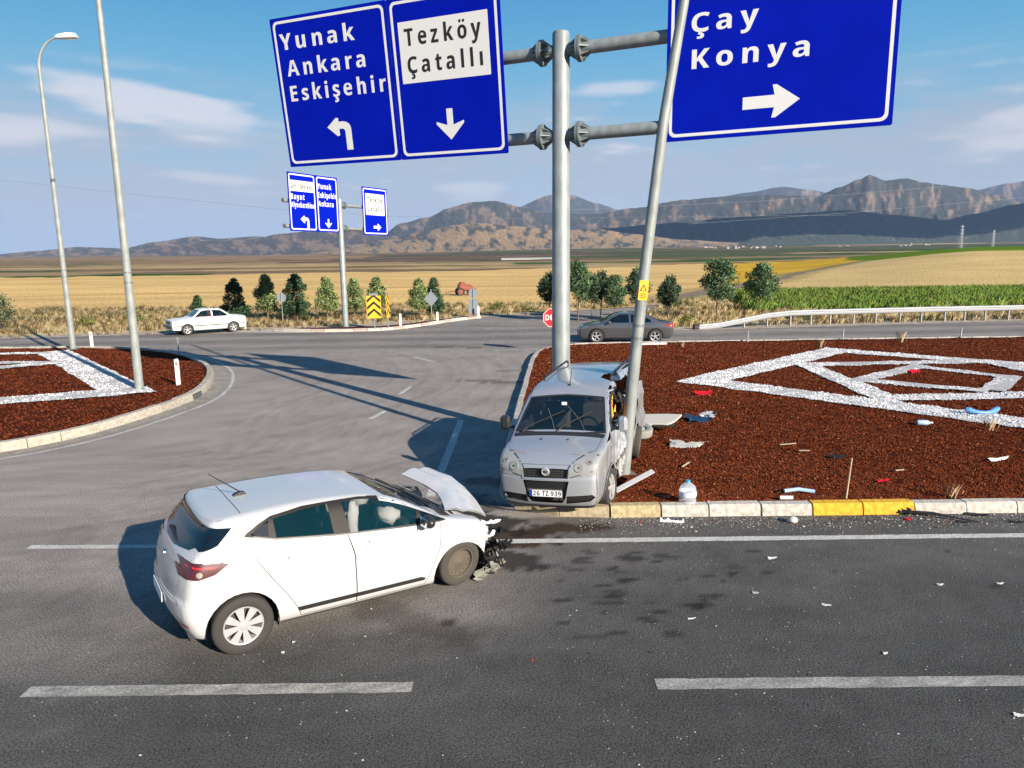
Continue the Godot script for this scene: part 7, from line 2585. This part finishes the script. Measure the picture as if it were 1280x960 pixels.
func build_roadside() -> void:
	# stop sign
	var g := post_sign("stop_sign", "red octagonal stop sign half hidden behind the thick sign post", "stop sign", Vector3(1.74, 0.12, -30.0), deg_to_rad(2), 1.85)
	var oc := PackedVector2Array()
	var oi := PackedVector2Array()
	var oj := PackedVector2Array()
	for k in 8:
		var a := TAU * (k + 0.5) / 8
		oc.append(Vector2(cos(a), sin(a)) * 0.43 + Vector2(0, 1.37))
		oi.append(Vector2(cos(a), sin(a)) * 0.415 + Vector2(0, 1.37))
		oj.append(Vector2(cos(a), sin(a)) * 0.395 + Vector2(0, 1.37))
	var pl := obj("plate", plate(oc, 0.035, 0.01), M.sign_red, g)
	obj("border", ring(oi, oj, 0.045, 0.002), M.sign_white, pl)
	lettering(pl, "DUR", -0.31, 1.255, 0.235, 0.62, 0.046, M.sign_white, 0.75, 1, 0.002)
	# chevron boards
	for e in [[-7.75, -40.3, 4.0, "chevron board facing the road, black and yellow arrows pointing up"], [-7.05, -40.6, 86.0, "chevron board turned edge-on beside the other one"]]:
		var c := post_sign("chevron_board", e[3], "chevron sign", Vector3(e[0], 0.1, e[1]), deg_to_rad(e[2]), 1.9)
		var bd := obj("board", plate(round_rect(-0.4, 0.62, 0.4, 1.88, 0.03, 2), 0.035, 0.012), M.sign_yellow, c)
		for k in 3:
			var y := 0.72 + 0.4 * k
			obj("chevron", plate(P2([-0.38, y - 0.05, 0.0, y + 0.3, 0.38, y - 0.05, 0.38, y + 0.14, 0.0, y + 0.46 if k < 2 else y + 0.43, -0.38, y + 0.14]), 0.047, 0.002), M.sign_black, bd)
		var b := MB.new()
		b.box(Vector3(0, 1.95, 0.03), Vector3(0.5, 0.14, 0.05), Basis.IDENTITY, 0.02)
		obj("lamp_box", b, M.sign_back, c)
	# grey backs of signs that face away
	var rs := post_sign("round_sign_back", "grey back of a round sign between two left conifers", "road sign", Vector3(-14.9, 0, -46.4), 0.05, 2.0)
	obj("plate", plate(circ(0, 1.62, 0.3, 24), -0.05, 0.012), M.sign_back, rs)
	var ds := post_sign("diamond_sign_back", "grey back of a diamond sign before a dark tree", "road sign", Vector3(-5.05, 0, -45.2), 0.0, 2.1)
	obj("plate", plate(P2([0, 1.0, 0.43, 1.5, 0, 2.0, -0.43, 1.5]), 0.035, 0.012), M.sign_back, ds)
	var ts := post_sign("twin_sign_back", "grey backs of a round and a tall sign on one post at the side road", "road sign", Vector3(-2.55, 0.05, -48.4), 0.0, 1.9)
	obj("round_plate", plate(circ(0, 1.6, 0.33, 24), -0.045, 0.012), M.sign_back, ts)
	obj("tall_plate", plate(round_rect(-0.33, 0.2, 0.33, 1.2, 0.04, 3), -0.045, 0.012), M.sign_back, ts)
	# marker posts
	for e in [[-10.62, -22.3, 0.9, "white marker post standing at the kerb of the left island"], [-19.4, -32.7, 0.8, "white marker post right of the farther lamp post"], [-15.6, -41.6, 0.7, "white marker post right of the old white saloon"], [-6.45, -41.4, 0.8, "white marker post right of the chevron boards"], [-2.2, -48.0, 0.75, "white marker post against the twin sign backs"], [-14.9, -31.6, 0.6, "pale marker post at the far kerb of the left island"], [10.7, -32.0, 0.55, "first faint marker post along the far kerb of the red island"], [15.1, -32.2, 0.55, "middle faint marker post along the far kerb of the red island"], [20.6, -32.4, 0.55, "right faint marker post along the far kerb of the red island"], [-4.6, -44.4, 0.65, "slim marker post left of the side road"]]:
		marker_post(Vector3(e[0], 0.08, e[1]), e[2], e[3])
	# far traffic island: kerb and a wedge of red gravel
	var fk: Array[Vector2] = [Vector2(-13.6, -40.6), Vector2(-11.0, -39.9), Vector2(-8.4, -40.05), Vector2(-6.6, -40.9), Vector2(-5.2, -43.0), Vector2(-3.6, -46.0), Vector2(-2.0, -48.1)]
	var fl := smooth_line(fk, 0.8)
	lay_kerb("far_kerb", fl, -1.0, func(i: int, _p: Vector2): return Color(0.55, 0.5, 0.44) if i % 3 != 0 else Color(0.44, 0.36, 0.32), -0.02, 0.16, 0.2)
	var wedge := PackedVector2Array()
	for p in fl: wedge.append(p)
	wedge.append_array(P2([-2.6, -48.6, -4.6, -46.2, -6.3, -43.2, -7.6, -41.9, -9.5, -41.6, -12.5, -41.3]))
	var wb := sheet_poly(wedge, 0.12, Color(0.13, 0.035, 0.02))
	var ws := struct("far_red_gravel_ground", wb, M.scoria)
	ws.set_meta("label", "wedge of dark red gravel at the far sign post")
	var gs := sheet_poly(P2([-15.7, -40.2, -12.9, -39.5, -11.0, -39.3, -11.0, -39.85, -13.6, -40.5, -13.4, -41.4, -16.5, -41.6]), 0.02, Color(0.42, 0.39, 0.35))
	struct("concrete_apron", gs, M.concrete)
	# guardrail
	var gr := thing("guardrail", "long grey guardrail along the far right road, its left end ramped down to the ground", "guardrail", Vector3(0, 0.03, 0))
	var line := smooth_line([Vector2(10.3, -38.85), Vector2(14.34, -39.75), Vector2(19.4, -40.8), Vector2(24.2, -41.5), Vector2(29.6, -42.0), Vector2(40, -42.8), Vector2(60, -44.0)] as Array[Vector2], 1.4)
	var prof := P2([0.0, -0.155, 0.045, -0.12, 0.05, -0.08, 0.0, -0.03, 0.0, 0.03, 0.05, 0.08, 0.045, 0.12, 0.0, 0.155])
	for i in line.size() - 1:
		var a := line[i]
		var c := line[i + 1]
		var ya := 0.62 * smoothstep(0.0, 5.5, a.x - 10.3) + 0.08
		var yc := 0.62 * smoothstep(0.0, 5.5, c.x - 10.3) + 0.08
		var t := (c - a).normalized()
		var nn := Vector3(-t.y, 0, t.x)
		if nn.z < 0: nn = -nn
		var b := MB.new()
		for k in prof.size() - 1:
			var p := prof[k]
			var q := prof[k + 1]
			var pa := Vector3(a.x, ya + p.y, a.y) + nn * p.x
			var qa := Vector3(a.x, ya + q.y, a.y) + nn * q.x
			var pc := Vector3(c.x, yc + p.y, c.y) + nn * p.x
			var qc := Vector3(c.x, yc + q.y, c.y) + nn * q.x
			var d := q - p
			b.quad(pa, pc, qc, qa, (nn * d.y - Vector3.UP * d.x).normalized())
		obj("rail", b, M.rail, gr)
		if ya > 0.25:
			b = MB.new()
			b.box(Vector3(a.x, ya * 0.5 + 0.02, a.y) - nn * 0.09, Vector3(0.06, ya + 0.2, 0.12), Basis(Vector3.UP, atan2(nn.x, nn.z)), 0.006)
			obj("post", b, M.rail_post, gr)
			b = MB.new()
			b.box(Vector3(a.x, ya, a.y) - nn * 0.02, Vector3(0.1, 0.2, 0.05), Basis(Vector3.UP, atan2(nn.x, nn.z)), 0.01)
			obj("spacer", b, M.rail_post, gr)
	var eb := MB.new()
	eb.box(Vector3(10.1, 0.12, -38.82), Vector3(0.3, 0.26, 0.25), Basis(Vector3.UP, 0.2), 0.04)
	obj("end_block", eb, M.plastic_black, gr)
	# farm machine in the stubble
	var fm := thing("farm_machine", "red brown farm machine standing in the stubble field", "farm machine", Vector3(-5.05, 0.05, -77.0), 0.25)
	var b := MB.new()
	b.box(Vector3(0.1, 0.85, 0), Vector3(1.5, 0.7, 1.1), Basis(Vector3(0, 0, 1), -0.12), 0.15)
	b.box(Vector3(0.95, 0.65, 0), Vector3(0.7, 0.35, 1.0), Basis(Vector3(0, 0, 1), -0.25), 0.08)
	obj("body", b, M.farm_red, fm)
	b = MB.new()
	b.box(Vector3(-0.2, 1.25, 0), Vector3(0.6, 0.35, 0.9), Basis.IDENTITY, 0.1)
	obj("hood", b, M.farm_red, fm)
	b = MB.new()
	b.tube(PackedVector3Array([Vector3(-0.5, 0.55, 0), Vector3(-1.3, 0.45, 0), Vector3(-2.0, 0.3, 0)]), PackedFloat32Array([0.06]), 6)
	obj("drawbar", b, M.rust, fm)
	for z in [-0.65, 0.65]:
		wheel(fm, Vector3(-0.45, 0.42, z), signf(z), 0.42, 0.26, "steel", M.rubber, M.farm_red)
		wheel(fm, Vector3(0.75, 0.3, z), signf(z), 0.3, 0.2, "steel", M.rubber, M.farm_red)
	# pylons and wires in the distance
	var pyl: Array = [[374.0, 33.0, 9.0, "slim pylon left of the other two on the far right"], [400.5, 27.0, 9.5, "shorter pylon between the two others on the far right"], [431.5, 34.0, 11.0, "rightmost pylon at the picture's right edge"]]
	var proto: Node3D = null
	for e in pyl:
		var o: Node3D
		if proto == null:
			o = thing("pylon", e[3], "pylon", Vector3.ZERO, 0.4, "distant power pylons")
			var m := MB.new()
			for s in [[1, 1], [1, -1], [-1, 1], [-1, -1]]:
				m.rod(Vector3(s[0] * 1.6, 0, s[1] * 1.6), Vector3(s[0] * 0.25, 30, s[1] * 0.25), 0.12, 4)
			for k in 9:
				var y0 := 3.2 * k
				var y1 := 3.2 * (k + 1)
				var w0 := lerpf(1.6, 0.25, y0 / 30.0)
				var w1 := lerpf(1.6, 0.25, y1 / 30.0)
				m.rod(Vector3(-w0, y0, w0), Vector3(w1, y1, w1), 0.07, 4)
				m.rod(Vector3(w0, y0, w0), Vector3(-w1, y1, w1), 0.07, 4)
				m.rod(Vector3(w0, y0, -w0), Vector3(w1, y1, w1), 0.07, 4)
				m.rod(Vector3(-w0, y0, -w0), Vector3(-w1, y1, w1), 0.07, 4)
			obj("mast", m, M.pylon, o)
			for y in [28.5, 25.0, 21.5]:
				m = MB.new()
				m.rod(Vector3(-3.4, y, 0), Vector3(3.4, y, 0), 0.14, 4)
				obj("cross_arm", m, M.pylon, o)
			proto = o
		else:
			o = copy_of(proto, "pylon", e[3], Vector3.ZERO, 0.4)
		o.position = Vector3(e[0], land_h(e[0], 600.0), -600)
		o.scale = Vector3.ONE * e[1] / 42.0
	var wires: Array = [[Vector3(-179, 32.7, -250), Vector3(-80, 21.3, -250), Vector3(0, 17.2, -250), Vector3(120, 17.5, -260)], [Vector3(105, 22, -420), Vector3(197, 27.2, -420), Vector3(303, 35, -420), Vector3(420, 46, -420)], [Vector3(20, 30, -420), Vector3(150, 34.5, -420), Vector3(262, 42.0, -420), Vector3(380, 52, -420)]]
	var wl := ["overhead wire sagging across the sky on the left", "lower overhead wire crossing in front of the dark slopes", "upper overhead wire crossing in front of the peaks"]
	for i in 3:
		var cv := Curve3D.new()
		var ws2: Array = wires[i]
		for k in ws2.size():
			var t: Vector3 = (ws2[mini(k + 1, ws2.size() - 1)] - ws2[maxi(k - 1, 0)]) * 0.17
			cv.add_point(ws2[k], -t, t)
		var m := MB.new()
		m.tube(cv.tessellate(4, 2.0), PackedFloat32Array([0.035 if i == 0 else 0.03]), 4)
		tag(obj("overhead_wire", m, M.galv_dark if i == 0 else M.pylon, null), wl[i], "wire")
	# greenhouse strip and the far village
	var gh := thing("greenhouse", "long white greenhouse strip far out on the plain behind the thick post", "greenhouse", Vector3(20.0, land_h(20, 620) - 0.1, -620), 0.05)
	b = MB.new()
	b.prism(P2([-28, 0, 28, 0, 28, 0.8, -28, 0.8]), Vector3(0, 0, -4), Vector3.RIGHT, Vector3.UP, Vector3(0, 0, 1), 8)
	obj("wall", b, M.house_white, gh)
	b = MB.new()
	b.prism(P2([-4.3, 0.8, 4.3, 0.8, 0, 1.6]), Vector3(-28, 0, 0), Vector3(0, 0, 1), Vector3.UP, Vector3(1, 0, 0), 56)
	obj("roof", b, M.house_white, gh)
	var r := RandomNumberGenerator.new()
	r.seed = 88
	var hp: Node3D = thing("village_house", "tiny pale house of the far village at the foot of the dark slopes", "house", Vector3.ZERO, 0.0, "far village houses")
	b = MB.new()
	b.box(Vector3(0, 3, 0), Vector3(11, 6, 9))
	obj("wall", b, M.house_white, hp)
	b = MB.new()
	b.prism(P2([-5, 0, 5, 0, 0, 2.6]), Vector3(-6, 6, 0), Vector3(0, 0, 1), Vector3.UP, Vector3(1, 0, 0), 12)
	obj("roof", b, M.roof_red, hp)
	for k in 3:
		b = MB.new()
		b.box(Vector3(-3.4 + 3.4 * k, 3.4, 4.52), Vector3(1.3, 1.5, 0.06))
		obj("window", b, M.dark_void, hp)
	for i in 30:
		var px := r.randf_range(868, 985) if i < 22 else r.randf_range(1040, 1270)
		var d := r.randf_range(2300, 3200)
		var x := (px - 640.0) / 888.0 * d
		var o := hp if i == 0 else copy_of(hp, "village_house", "", Vector3.ZERO)
		o.position = Vector3(x, land_h(x, d) - 0.5, -d)
		o.rotation.y = r.randf_range(-0.6, 0.6)
		o.scale = Vector3.ONE * r.randf_range(0.5, 1.0)
	# drain inlet in the left kerb
	var dr := thing("drain_inlet", "dark drain inlet with bars in the left island's kerb", "drain", Vector3(-9.36, 0.0, -20.75), deg_to_rad(90 + 4))
	b = MB.new()
	b.box(Vector3(0, 0.09, 0.0), Vector3(0.62, 0.13, 0.05))
	obj("opening", b, M.dark_void, dr)
	for k in 3:
		b = MB.new()
		b.rod(Vector3(-0.3, 0.05 + 0.04 * k, 0.03), Vector3(0.3, 0.05 + 0.04 * k, 0.03), 0.01, 6)
		obj("bar", b, M.galv_dark, dr)

# ---------------------------------------------------------------- wreckage
func shard(called: String, label: String, cat: String, at: Vector3, size: Vector2, m: Material, turn: float, seed_: int, bend := 0.06, tilt := 0.2) -> MeshInstance3D:
	var b := MB.new()
	crumple(b, Vector3.ZERO, Vector3(size.x, 0, 0), Vector3(0, 0.1 * size.y, -size.y), 8, minf(bend, size.y * 0.22), seed_, 0.22 * minf(1.0, size.y / size.x * 2.0))
	# broken to a point at one end
	for i in b.v.size():
		var tp := clampf(0.5 - b.v[i].x / size.x, 0.0, 1.0)
		b.v[i].z = b.v[i].z * (0.22 + 0.85 * pow(tp, 0.7)) + 0.25 * size.y * sin(3.0 * tp)
	# give it thickness
	var nv := b.v.size()
	var ni := b.ix.size()
	for i in nv:
		b.v.append(b.v[i] - Vector3(0, 0.004, 0)); b.n.append(-b.n[i]); b.c.append(Color.WHITE); b.u.append(Vector2.ZERO)
	for t in range(0, ni, 3):
		b.ix.append_array(PackedInt32Array([nv + b.ix[t], nv + b.ix[t + 2], nv + b.ix[t + 1]]))
	var o := obj(called, b, m)
	o.position = at + Vector3(0, 0.012 + 0.12 * size.y, 0)
	o.rotation = Vector3(tilt, turn, 0.05)
	tag(o, label, cat)
	return o

func build_debris() -> void:
	var iy := 0.15
	shard("tail_lamp_piece", "red broken lamp piece on the gravel near the white band's left point", "car part", Vector3(5.42, iy, -19.7), Vector2(0.52, 0.24), M.lamp_red_bright, 0.1, 1, 0.1)
	shard("tail_lamp_piece", "small red lamp piece inside the white diamond", "car part", Vector3(13.2, iy, -23.0), Vector2(0.42, 0.25), M.lamp_red_bright, 0.3, 2, 0.1)
	shard("tail_lamp_piece", "red sliver on the gravel behind the yellow kerb stones", "car part", Vector3(6.35, iy, -11.7), Vector2(0.24, 0.07), M.lamp_red_bright, 0.2, 3, 0.03)
	shard("tail_lamp_piece", "red crumb on the asphalt right of the black wiper arm", "car part", Vector3(6.0, 0.0, -10.28), Vector2(0.09, 0.07), M.lamp_red_bright, 0.5, 4, 0.03)
	var hp := thing("headlamp_piece", "dark blue and silver lamp unit lying right of the fallen van door", "car part", Vector3(4.5, iy, -16.45), 0.15)
	var b := MB.new()
	crumple(b, Vector3(-0.12, 0.06, 0.05), Vector3(0.55, 0, 0.05), Vector3(0, 0.08, -0.26), 8, 0.1, 5)
	obj("shell", b, M.dark_blue, hp)
	b = MB.new()
	crumple(b, Vector3(0.14, 0.11, -0.05), Vector3(0.36, 0.02, 0), Vector3(0.05, 0.08, -0.2), 7, 0.06, 6)
	obj("reflector", b, M.alloy, hp)
	b = MB.new()
	lump(b, Vector3(0.34, 0.1, -0.1), Vector3(0.09, 0.05, 0.08), 3, 0.4)
	obj("bulb_holder", b, M.plastic_black, hp)
	shard("trim_piece", "grey splintered trim piece on the red gravel right of the van", "car part", Vector3(3.6, iy, -14.2), Vector2(0.66, 0.26), M.dusty_silver, -0.2, 7, 0.1, 0.3)
	var bl := thing("blue_bumper_piece", "bright blue curved plastic piece lying on the white gravel band", "car part", Vector3(11.3, iy, -16.7), 0.1)
	b = MB.new()
	var pts := PackedVector3Array()
	for k in 9:
		var t := k / 8.0
		pts.append(Vector3(-0.42 + 0.84 * t, 0.06 + 0.07 * pow(2.0 * t - 1.0, 2.0), 0.12 * sin(PI * t)))
	b.tube(pts, PackedFloat32Array([0.06, 0.07, 0.055, 0.05, 0.05, 0.05, 0.06, 0.075, 0.05]), 8)
	obj("strip", b, M.blue_plastic, bl)
	b = MB.new()
	b.box(Vector3(-0.36, 0.13, 0.02), Vector3(0.14, 0.1, 0.12), Basis(Vector3.UP, 0.3), 0.03)
	obj("bracket", b, M.blue_plastic, bl)
	var bo := thing("blue_bottle", "small blue plastic bottle on the gravel below the white band", "bottle", Vector3(9.34, iy + 0.05, -15.7), -0.15)
	b = MB.new()
	b.lathe(PackedVector2Array([Vector2(0, -0.15), Vector2(0.055, -0.145), Vector2(0.06, -0.12), Vector2(0.06, 0.06), Vector2(0.03, 0.12), Vector2(0.022, 0.13), Vector2(0.022, 0.15)]), Vector3.ZERO, Vector3(1, 0, 0), 16)
	obj("bottle_body", b, M.pale_blue, bo)
	b = MB.new()
	b.rod(Vector3(0.15, 0, 0), Vector3(0.18, 0, 0), 0.026, 10)
	obj("cap", b, M.sign_white, bo)
	shard("white_shard", "long white pointed shard on the gravel at the far right", "car part", Vector3(9.15, iy, -12.9), Vector2(0.48, 0.1), M.sign_white, 0.35, 8, 0.12, 0.4)
	for e in [[5.62, -14.06, 0.34, 0.05, "pale wooden slat on the red gravel"], [5.75, -13.55, 0.2, -0.2, "short pale splinter below the pale slat"], [6.9, -12.2, 0.16, 0.1, "pale splinter right of the upright stake"], [3.2, -12.7, 0.3, 0.9, "thin dry stick slanting right of the lamp post foot"]]:
		b = MB.new()
		b.box(Vector3(0, 0.015, 0), Vector3(e[2], 0.014, 0.03), Basis.from_euler(Vector3(0.1, e[3], 0.06)), 0.003)
		var o := obj("wood_splinter", b, M.wood)
		o.position = Vector3(e[0], iy + 0.02, e[1])
		tag(o, e[4], "stick")
	b = MB.new()
	b.rod(Vector3(0, -0.05, 0), Vector3(0.06, 0.66, -0.02), 0.016, 8, 0.011)
	var sk := obj("wooden_stake", b, M.wood)
	sk.position = Vector3(5.31, iy, -10.84)
	tag(sk, "thin wooden stake standing upright behind the yellow kerb stones", "stake")
	b = MB.new()
	b.tube(PackedVector3Array([Vector3(-0.24, 0.03, 0), Vector3(0.0, 0.05, -0.02), Vector3(0.24, 0.03, 0.05)]), PackedFloat32Array([0.034]), 10)
	var tb := obj("plastic_tube", b, M.pale_blue)
	tb.position = Vector3(4.68, iy, -11.15)
	tag(tb, "pale blue bent tube on the gravel left of the stake", "tube")
	b = MB.new()
	b.rod(Vector3(-0.1, 0.03, 0), Vector3(0.1, 0.03, 0.01), 0.032, 10)
	tb = obj("plastic_tube", b, M.sign_white)
	tb.position = Vector3(4.35, iy, -10.83)
	tag(tb, "short white tube below the pale blue one", "tube")
	# water bottle on the kerb
	var wb := thing("water_bottle", "large clear water bottle with a blue cap standing at the kerb", "bottle", Vector3(2.75, 0.12, -10.72))
	b = MB.new()
	b.lathe(PackedVector2Array([Vector2(0, 0.0), Vector2(0.12, 0.004), Vector2(0.135, 0.02), Vector2(0.128, 0.06), Vector2(0.135, 0.09), Vector2(0.128, 0.12), Vector2(0.135, 0.15), Vector2(0.135, 0.24), Vector2(0.115, 0.31), Vector2(0.06, 0.355), Vector2(0.032, 0.365), Vector2(0.03, 0.39)]), Vector3.ZERO, Vector3.UP, 28)
	obj("bottle_body", b, M.bottle_clear, wb)
	b = MB.new()
	b.lathe(PackedVector2Array([Vector2(0.034, 0.378), Vector2(0.034, 0.405), Vector2(0.0, 0.407)]), Vector3.ZERO, Vector3.UP, 16)
	obj("cap", b, M.cap_blue, wb)
	b = MB.new()
	b.lathe(PackedVector2Array([Vector2(0.1365, 0.16), Vector2(0.1365, 0.235)]), Vector3.ZERO, Vector3.UP, 28)
	obj("label_band", b, M.label_pale, wb)
	# fallen sliding door and the spare wheel beside the van
	var fd := thing("fallen_door", "flat dusty van door lying on the gravel to the right of the van", "car part", Vector3(3.05, iy + 0.1, -15.75), deg_to_rad(-6))
	b = MB.new()
	b.prism(P2([-0.75, -0.3, 0.45, -0.32, 0.62, -0.1, 0.82, 0.3, 0.5, 0.36, -0.75, 0.38]), Vector3(0, 0.05, 0), Vector3(1, 0.03, 0), Vector3(0, 0.1, -1), Vector3(0, 1, 0.1), 0.05)
	obj("door_skin", b, M.door_dust, fd)
	b = MB.new()
	b.box(Vector3(0.35, 0.02, 0.3), Vector3(0.5, 0.06, 0.08), Basis(Vector3.UP, 0.1), 0.02)
	obj("door_edge", b, M.plastic_black, fd)
	var sp := thing("spare_wheel", "dusty wheel lying flat on the gravel beside the fallen van door", "wheel", Vector3(2.72, iy + 0.1, -14.9))
	var sw := wheel(sp, Vector3(0, 0.05, 0), 1.0, 0.30, 0.17, "steel", M.rubber_pale, M.dusty_silver)
	sw.rotation = Vector3(deg_to_rad(-80), 0.3, 0)
	# strip leaning on the van's wheel
	b = MB.new()
	b.box(Vector3.ZERO, Vector3(0.86, 0.02, 0.09), Basis.IDENTITY, 0.005)
	var mb := obj("metal_strip", b, M.alloy)
	mb.position = Vector3(2.02, 0.32, -11.35)
	mb.rotation = Vector3(0.5, deg_to_rad(40), deg_to_rad(15))
	tag(mb, "straight metal strip leaning against the van's front wheel", "metal strip")
	# licence plate fragment
	var pf := thing("plate_fragment", "torn licence plate half lying at the foot of the kerb", "licence plate", Vector3(2.42, 0.012, -10.33), deg_to_rad(-12))
	b = MB.new()
	b.box(Vector3.ZERO, Vector3(0.36, 0.006, 0.11), Basis(Vector3(1, 0, 0), 0.25), 0.002)
	obj("plate", b, M.plate_white, pf)
	var tl := lettering(pf, "0 466", -0.13, 0.0, 0.075, 0.29, 0.0, M.sign_black, 0.75, 1, 0.001)
	tl.transform = Transform3D(Basis(Vector3(1, 0, 0), -PI / 2 + 0.25) * Basis.from_scale(tl.scale), Vector3(tl.position.x, 0.005, 0.035))
	var st := thing("stone", "pale round stone on the asphalt below the kerb", "stone", Vector3(4.22, 0.0, -10.2))
	b = MB.new()
	lump(b, Vector3(0, 0.045, 0), Vector3(0.075, 0.055, 0.07), 8, 0.35)
	obj("rock", b, M.pale_stone, st)
	var wp := thing("wiper_arm", "long black wiper arm lying slanted on the asphalt below the white kerb stones", "car part", Vector3(6.5, 0.02, -10.3), deg_to_rad(-27))
	b = MB.new()
	b.tube(PackedVector3Array([Vector3(-0.42, 0.02, 0), Vector3(-0.1, 0.05, 0), Vector3(0.2, 0.03, 0), Vector3(0.5, 0.01, 0.01)]), PackedFloat32Array([0.03, 0.026, 0.014, 0.009]), 7)
	obj("arm", b, M.plastic_black, wp)
	b = MB.new()
	crumple(b, Vector3(-0.5, 0.04, 0.03), Vector3(0.24, 0, 0), Vector3(0, 0.05, -0.1), 6, 0.07, 12)
	obj("pivot", b, M.plastic_black, wp)
	for e in [[7.15, -10.42, 0.34, 0.08, "black rubber strip right of the wiper arm"], [7.55, -10.1, 0.2, 0.06, "black scrap at the right edge of the road"], [6.75, -10.12, 0.18, 0.05, "short black scrap below the wiper arm"], [6.25, -13.2, 0.3, 0.12, "dark curled scrap on the gravel left of the stake's top"], [2.45, -11.0, 0.2, 0.06, "dark scrap on the gravel right of the water bottle"]]:
		shard("black_scrap", e[4], "car part", Vector3(e[0], 0.0 if e[1] > -10.5 else iy, e[1]), Vector2(e[2], e[3]), M.plastic_black, -0.2, int(e[0] * 10.0), 0.06)
	for e in [[3.45, -8.93, 0.2, 0.06, 0.1, "white sliver on the asphalt just below the edge line"], [2.89, -7.94, 0.12, 0.07, -0.4, "white folded scrap on the asphalt left of another sliver"], [3.6, -7.62, 0.16, 0.05, -0.4, "white sliver in the middle of the dark asphalt"], [5.94, -8.11, 0.15, 0.05, 0.1, "grey white scrap on the asphalt at the far right"], [3.75, -6.6, 0.08, 0.05, 0.1, "tiny white chip just above the right lane dash"], [1.98, -7.35, 0.16, 0.03, 0.2, "thin white sliver on the asphalt near the dark spots"], [5.2, -8.1, 0.13, 0.06, 0.0, "pale crumpled scrap among glass crumbs"], [4.4, -5.6, 0.14, 0.06, -0.2, "pale crumpled scrap below the right lane dash"], [-2.35, -6.95, 0.05, 0.04, 0.2, "white crumb below the white hatchback's rear door"], [-2.4, -6.75, 0.05, 0.04, 0.9, "white crumb nearest below the white hatchback"], [-0.35, -10.35, 0.45, 0.2, 0.3, "pale torn plastic sheet between the two cars"], [-0.75, -10.15, 0.35, 0.12, -0.3, "pale blue plastic piece by the white hatchback's nose"]]:
		shard("white_scrap", e[5], "car part", Vector3(e[0], 0.0, e[1]), Vector2(e[2], e[3]) * 0.6, M.scrap if e[2] < 0.3 else M.label_pale, e[4], int(-e[1] * 17.0), 0.05)
	var pk := thing("white_plank", "white plank lying on the red gravel below the grey saloon's rear wheel", "plank", Vector3(6.3, iy + 0.03, -31.2), 0.02)
	b = MB.new()
	b.box(Vector3.ZERO, Vector3(1.1, 0.08, 0.2), Basis.IDENTITY, 0.01)
	obj("board", b, M.sign_white, pk)
	# crumbs of glass, plastic and grit
	var r := RandomNumberGenerator.new()
	r.seed = 41
	var km := gravel_mesh(8)
	var tf: Array[Transform3D] = []
	var cl := PackedColorArray()
	for i in 3400:
		var x := 0.0
		var z := 0.0
		var y := 0.004
		var t := r.randf()
		if t < 0.5:
			x = r.randf_range(1.0, 8.2); z = -10.48 + absf(r.randfn()) * 0.32
		elif t < 0.75:
			x = r.randf_range(0.5, 8.0); z = r.randf_range(-9.7, -5.0)
		elif t < 0.9:
			x = r.randf_range(-4.5, 3.0); z = r.randf_range(-8.0, -3.6)
		else:
			x = r.randf_range(2.2, 8.5); z = r.randf_range(-19.0, -11.0); y = 0.16
		var s := r.randf_range(0.0022, 0.0065) * (1.5 if t < 0.5 else 1.0) * (1.0 if r.randf() < 0.94 else 2.2)
		tf.append(Transform3D(Basis.from_euler(Vector3(r.randf() * TAU, r.randf() * TAU, 0)).scaled(Vector3(s * 1.4, s * 0.7, s)), Vector3(x, y, z)))
		var q := r.randf()
		cl.append(Color(0.4, 0.4, 0.39) if q < 0.33 else (Color(0.3, 0.28, 0.24) if q < 0.7 else (Color(0.03, 0.03, 0.03) if q < 0.96 else Color(0.4, 0.03, 0.02))))
	tag(scatter("glass_crumbs", km, M.stone, tf, cl), "scattered crumbs of glass, plastic and grit on road and gravel", "debris")
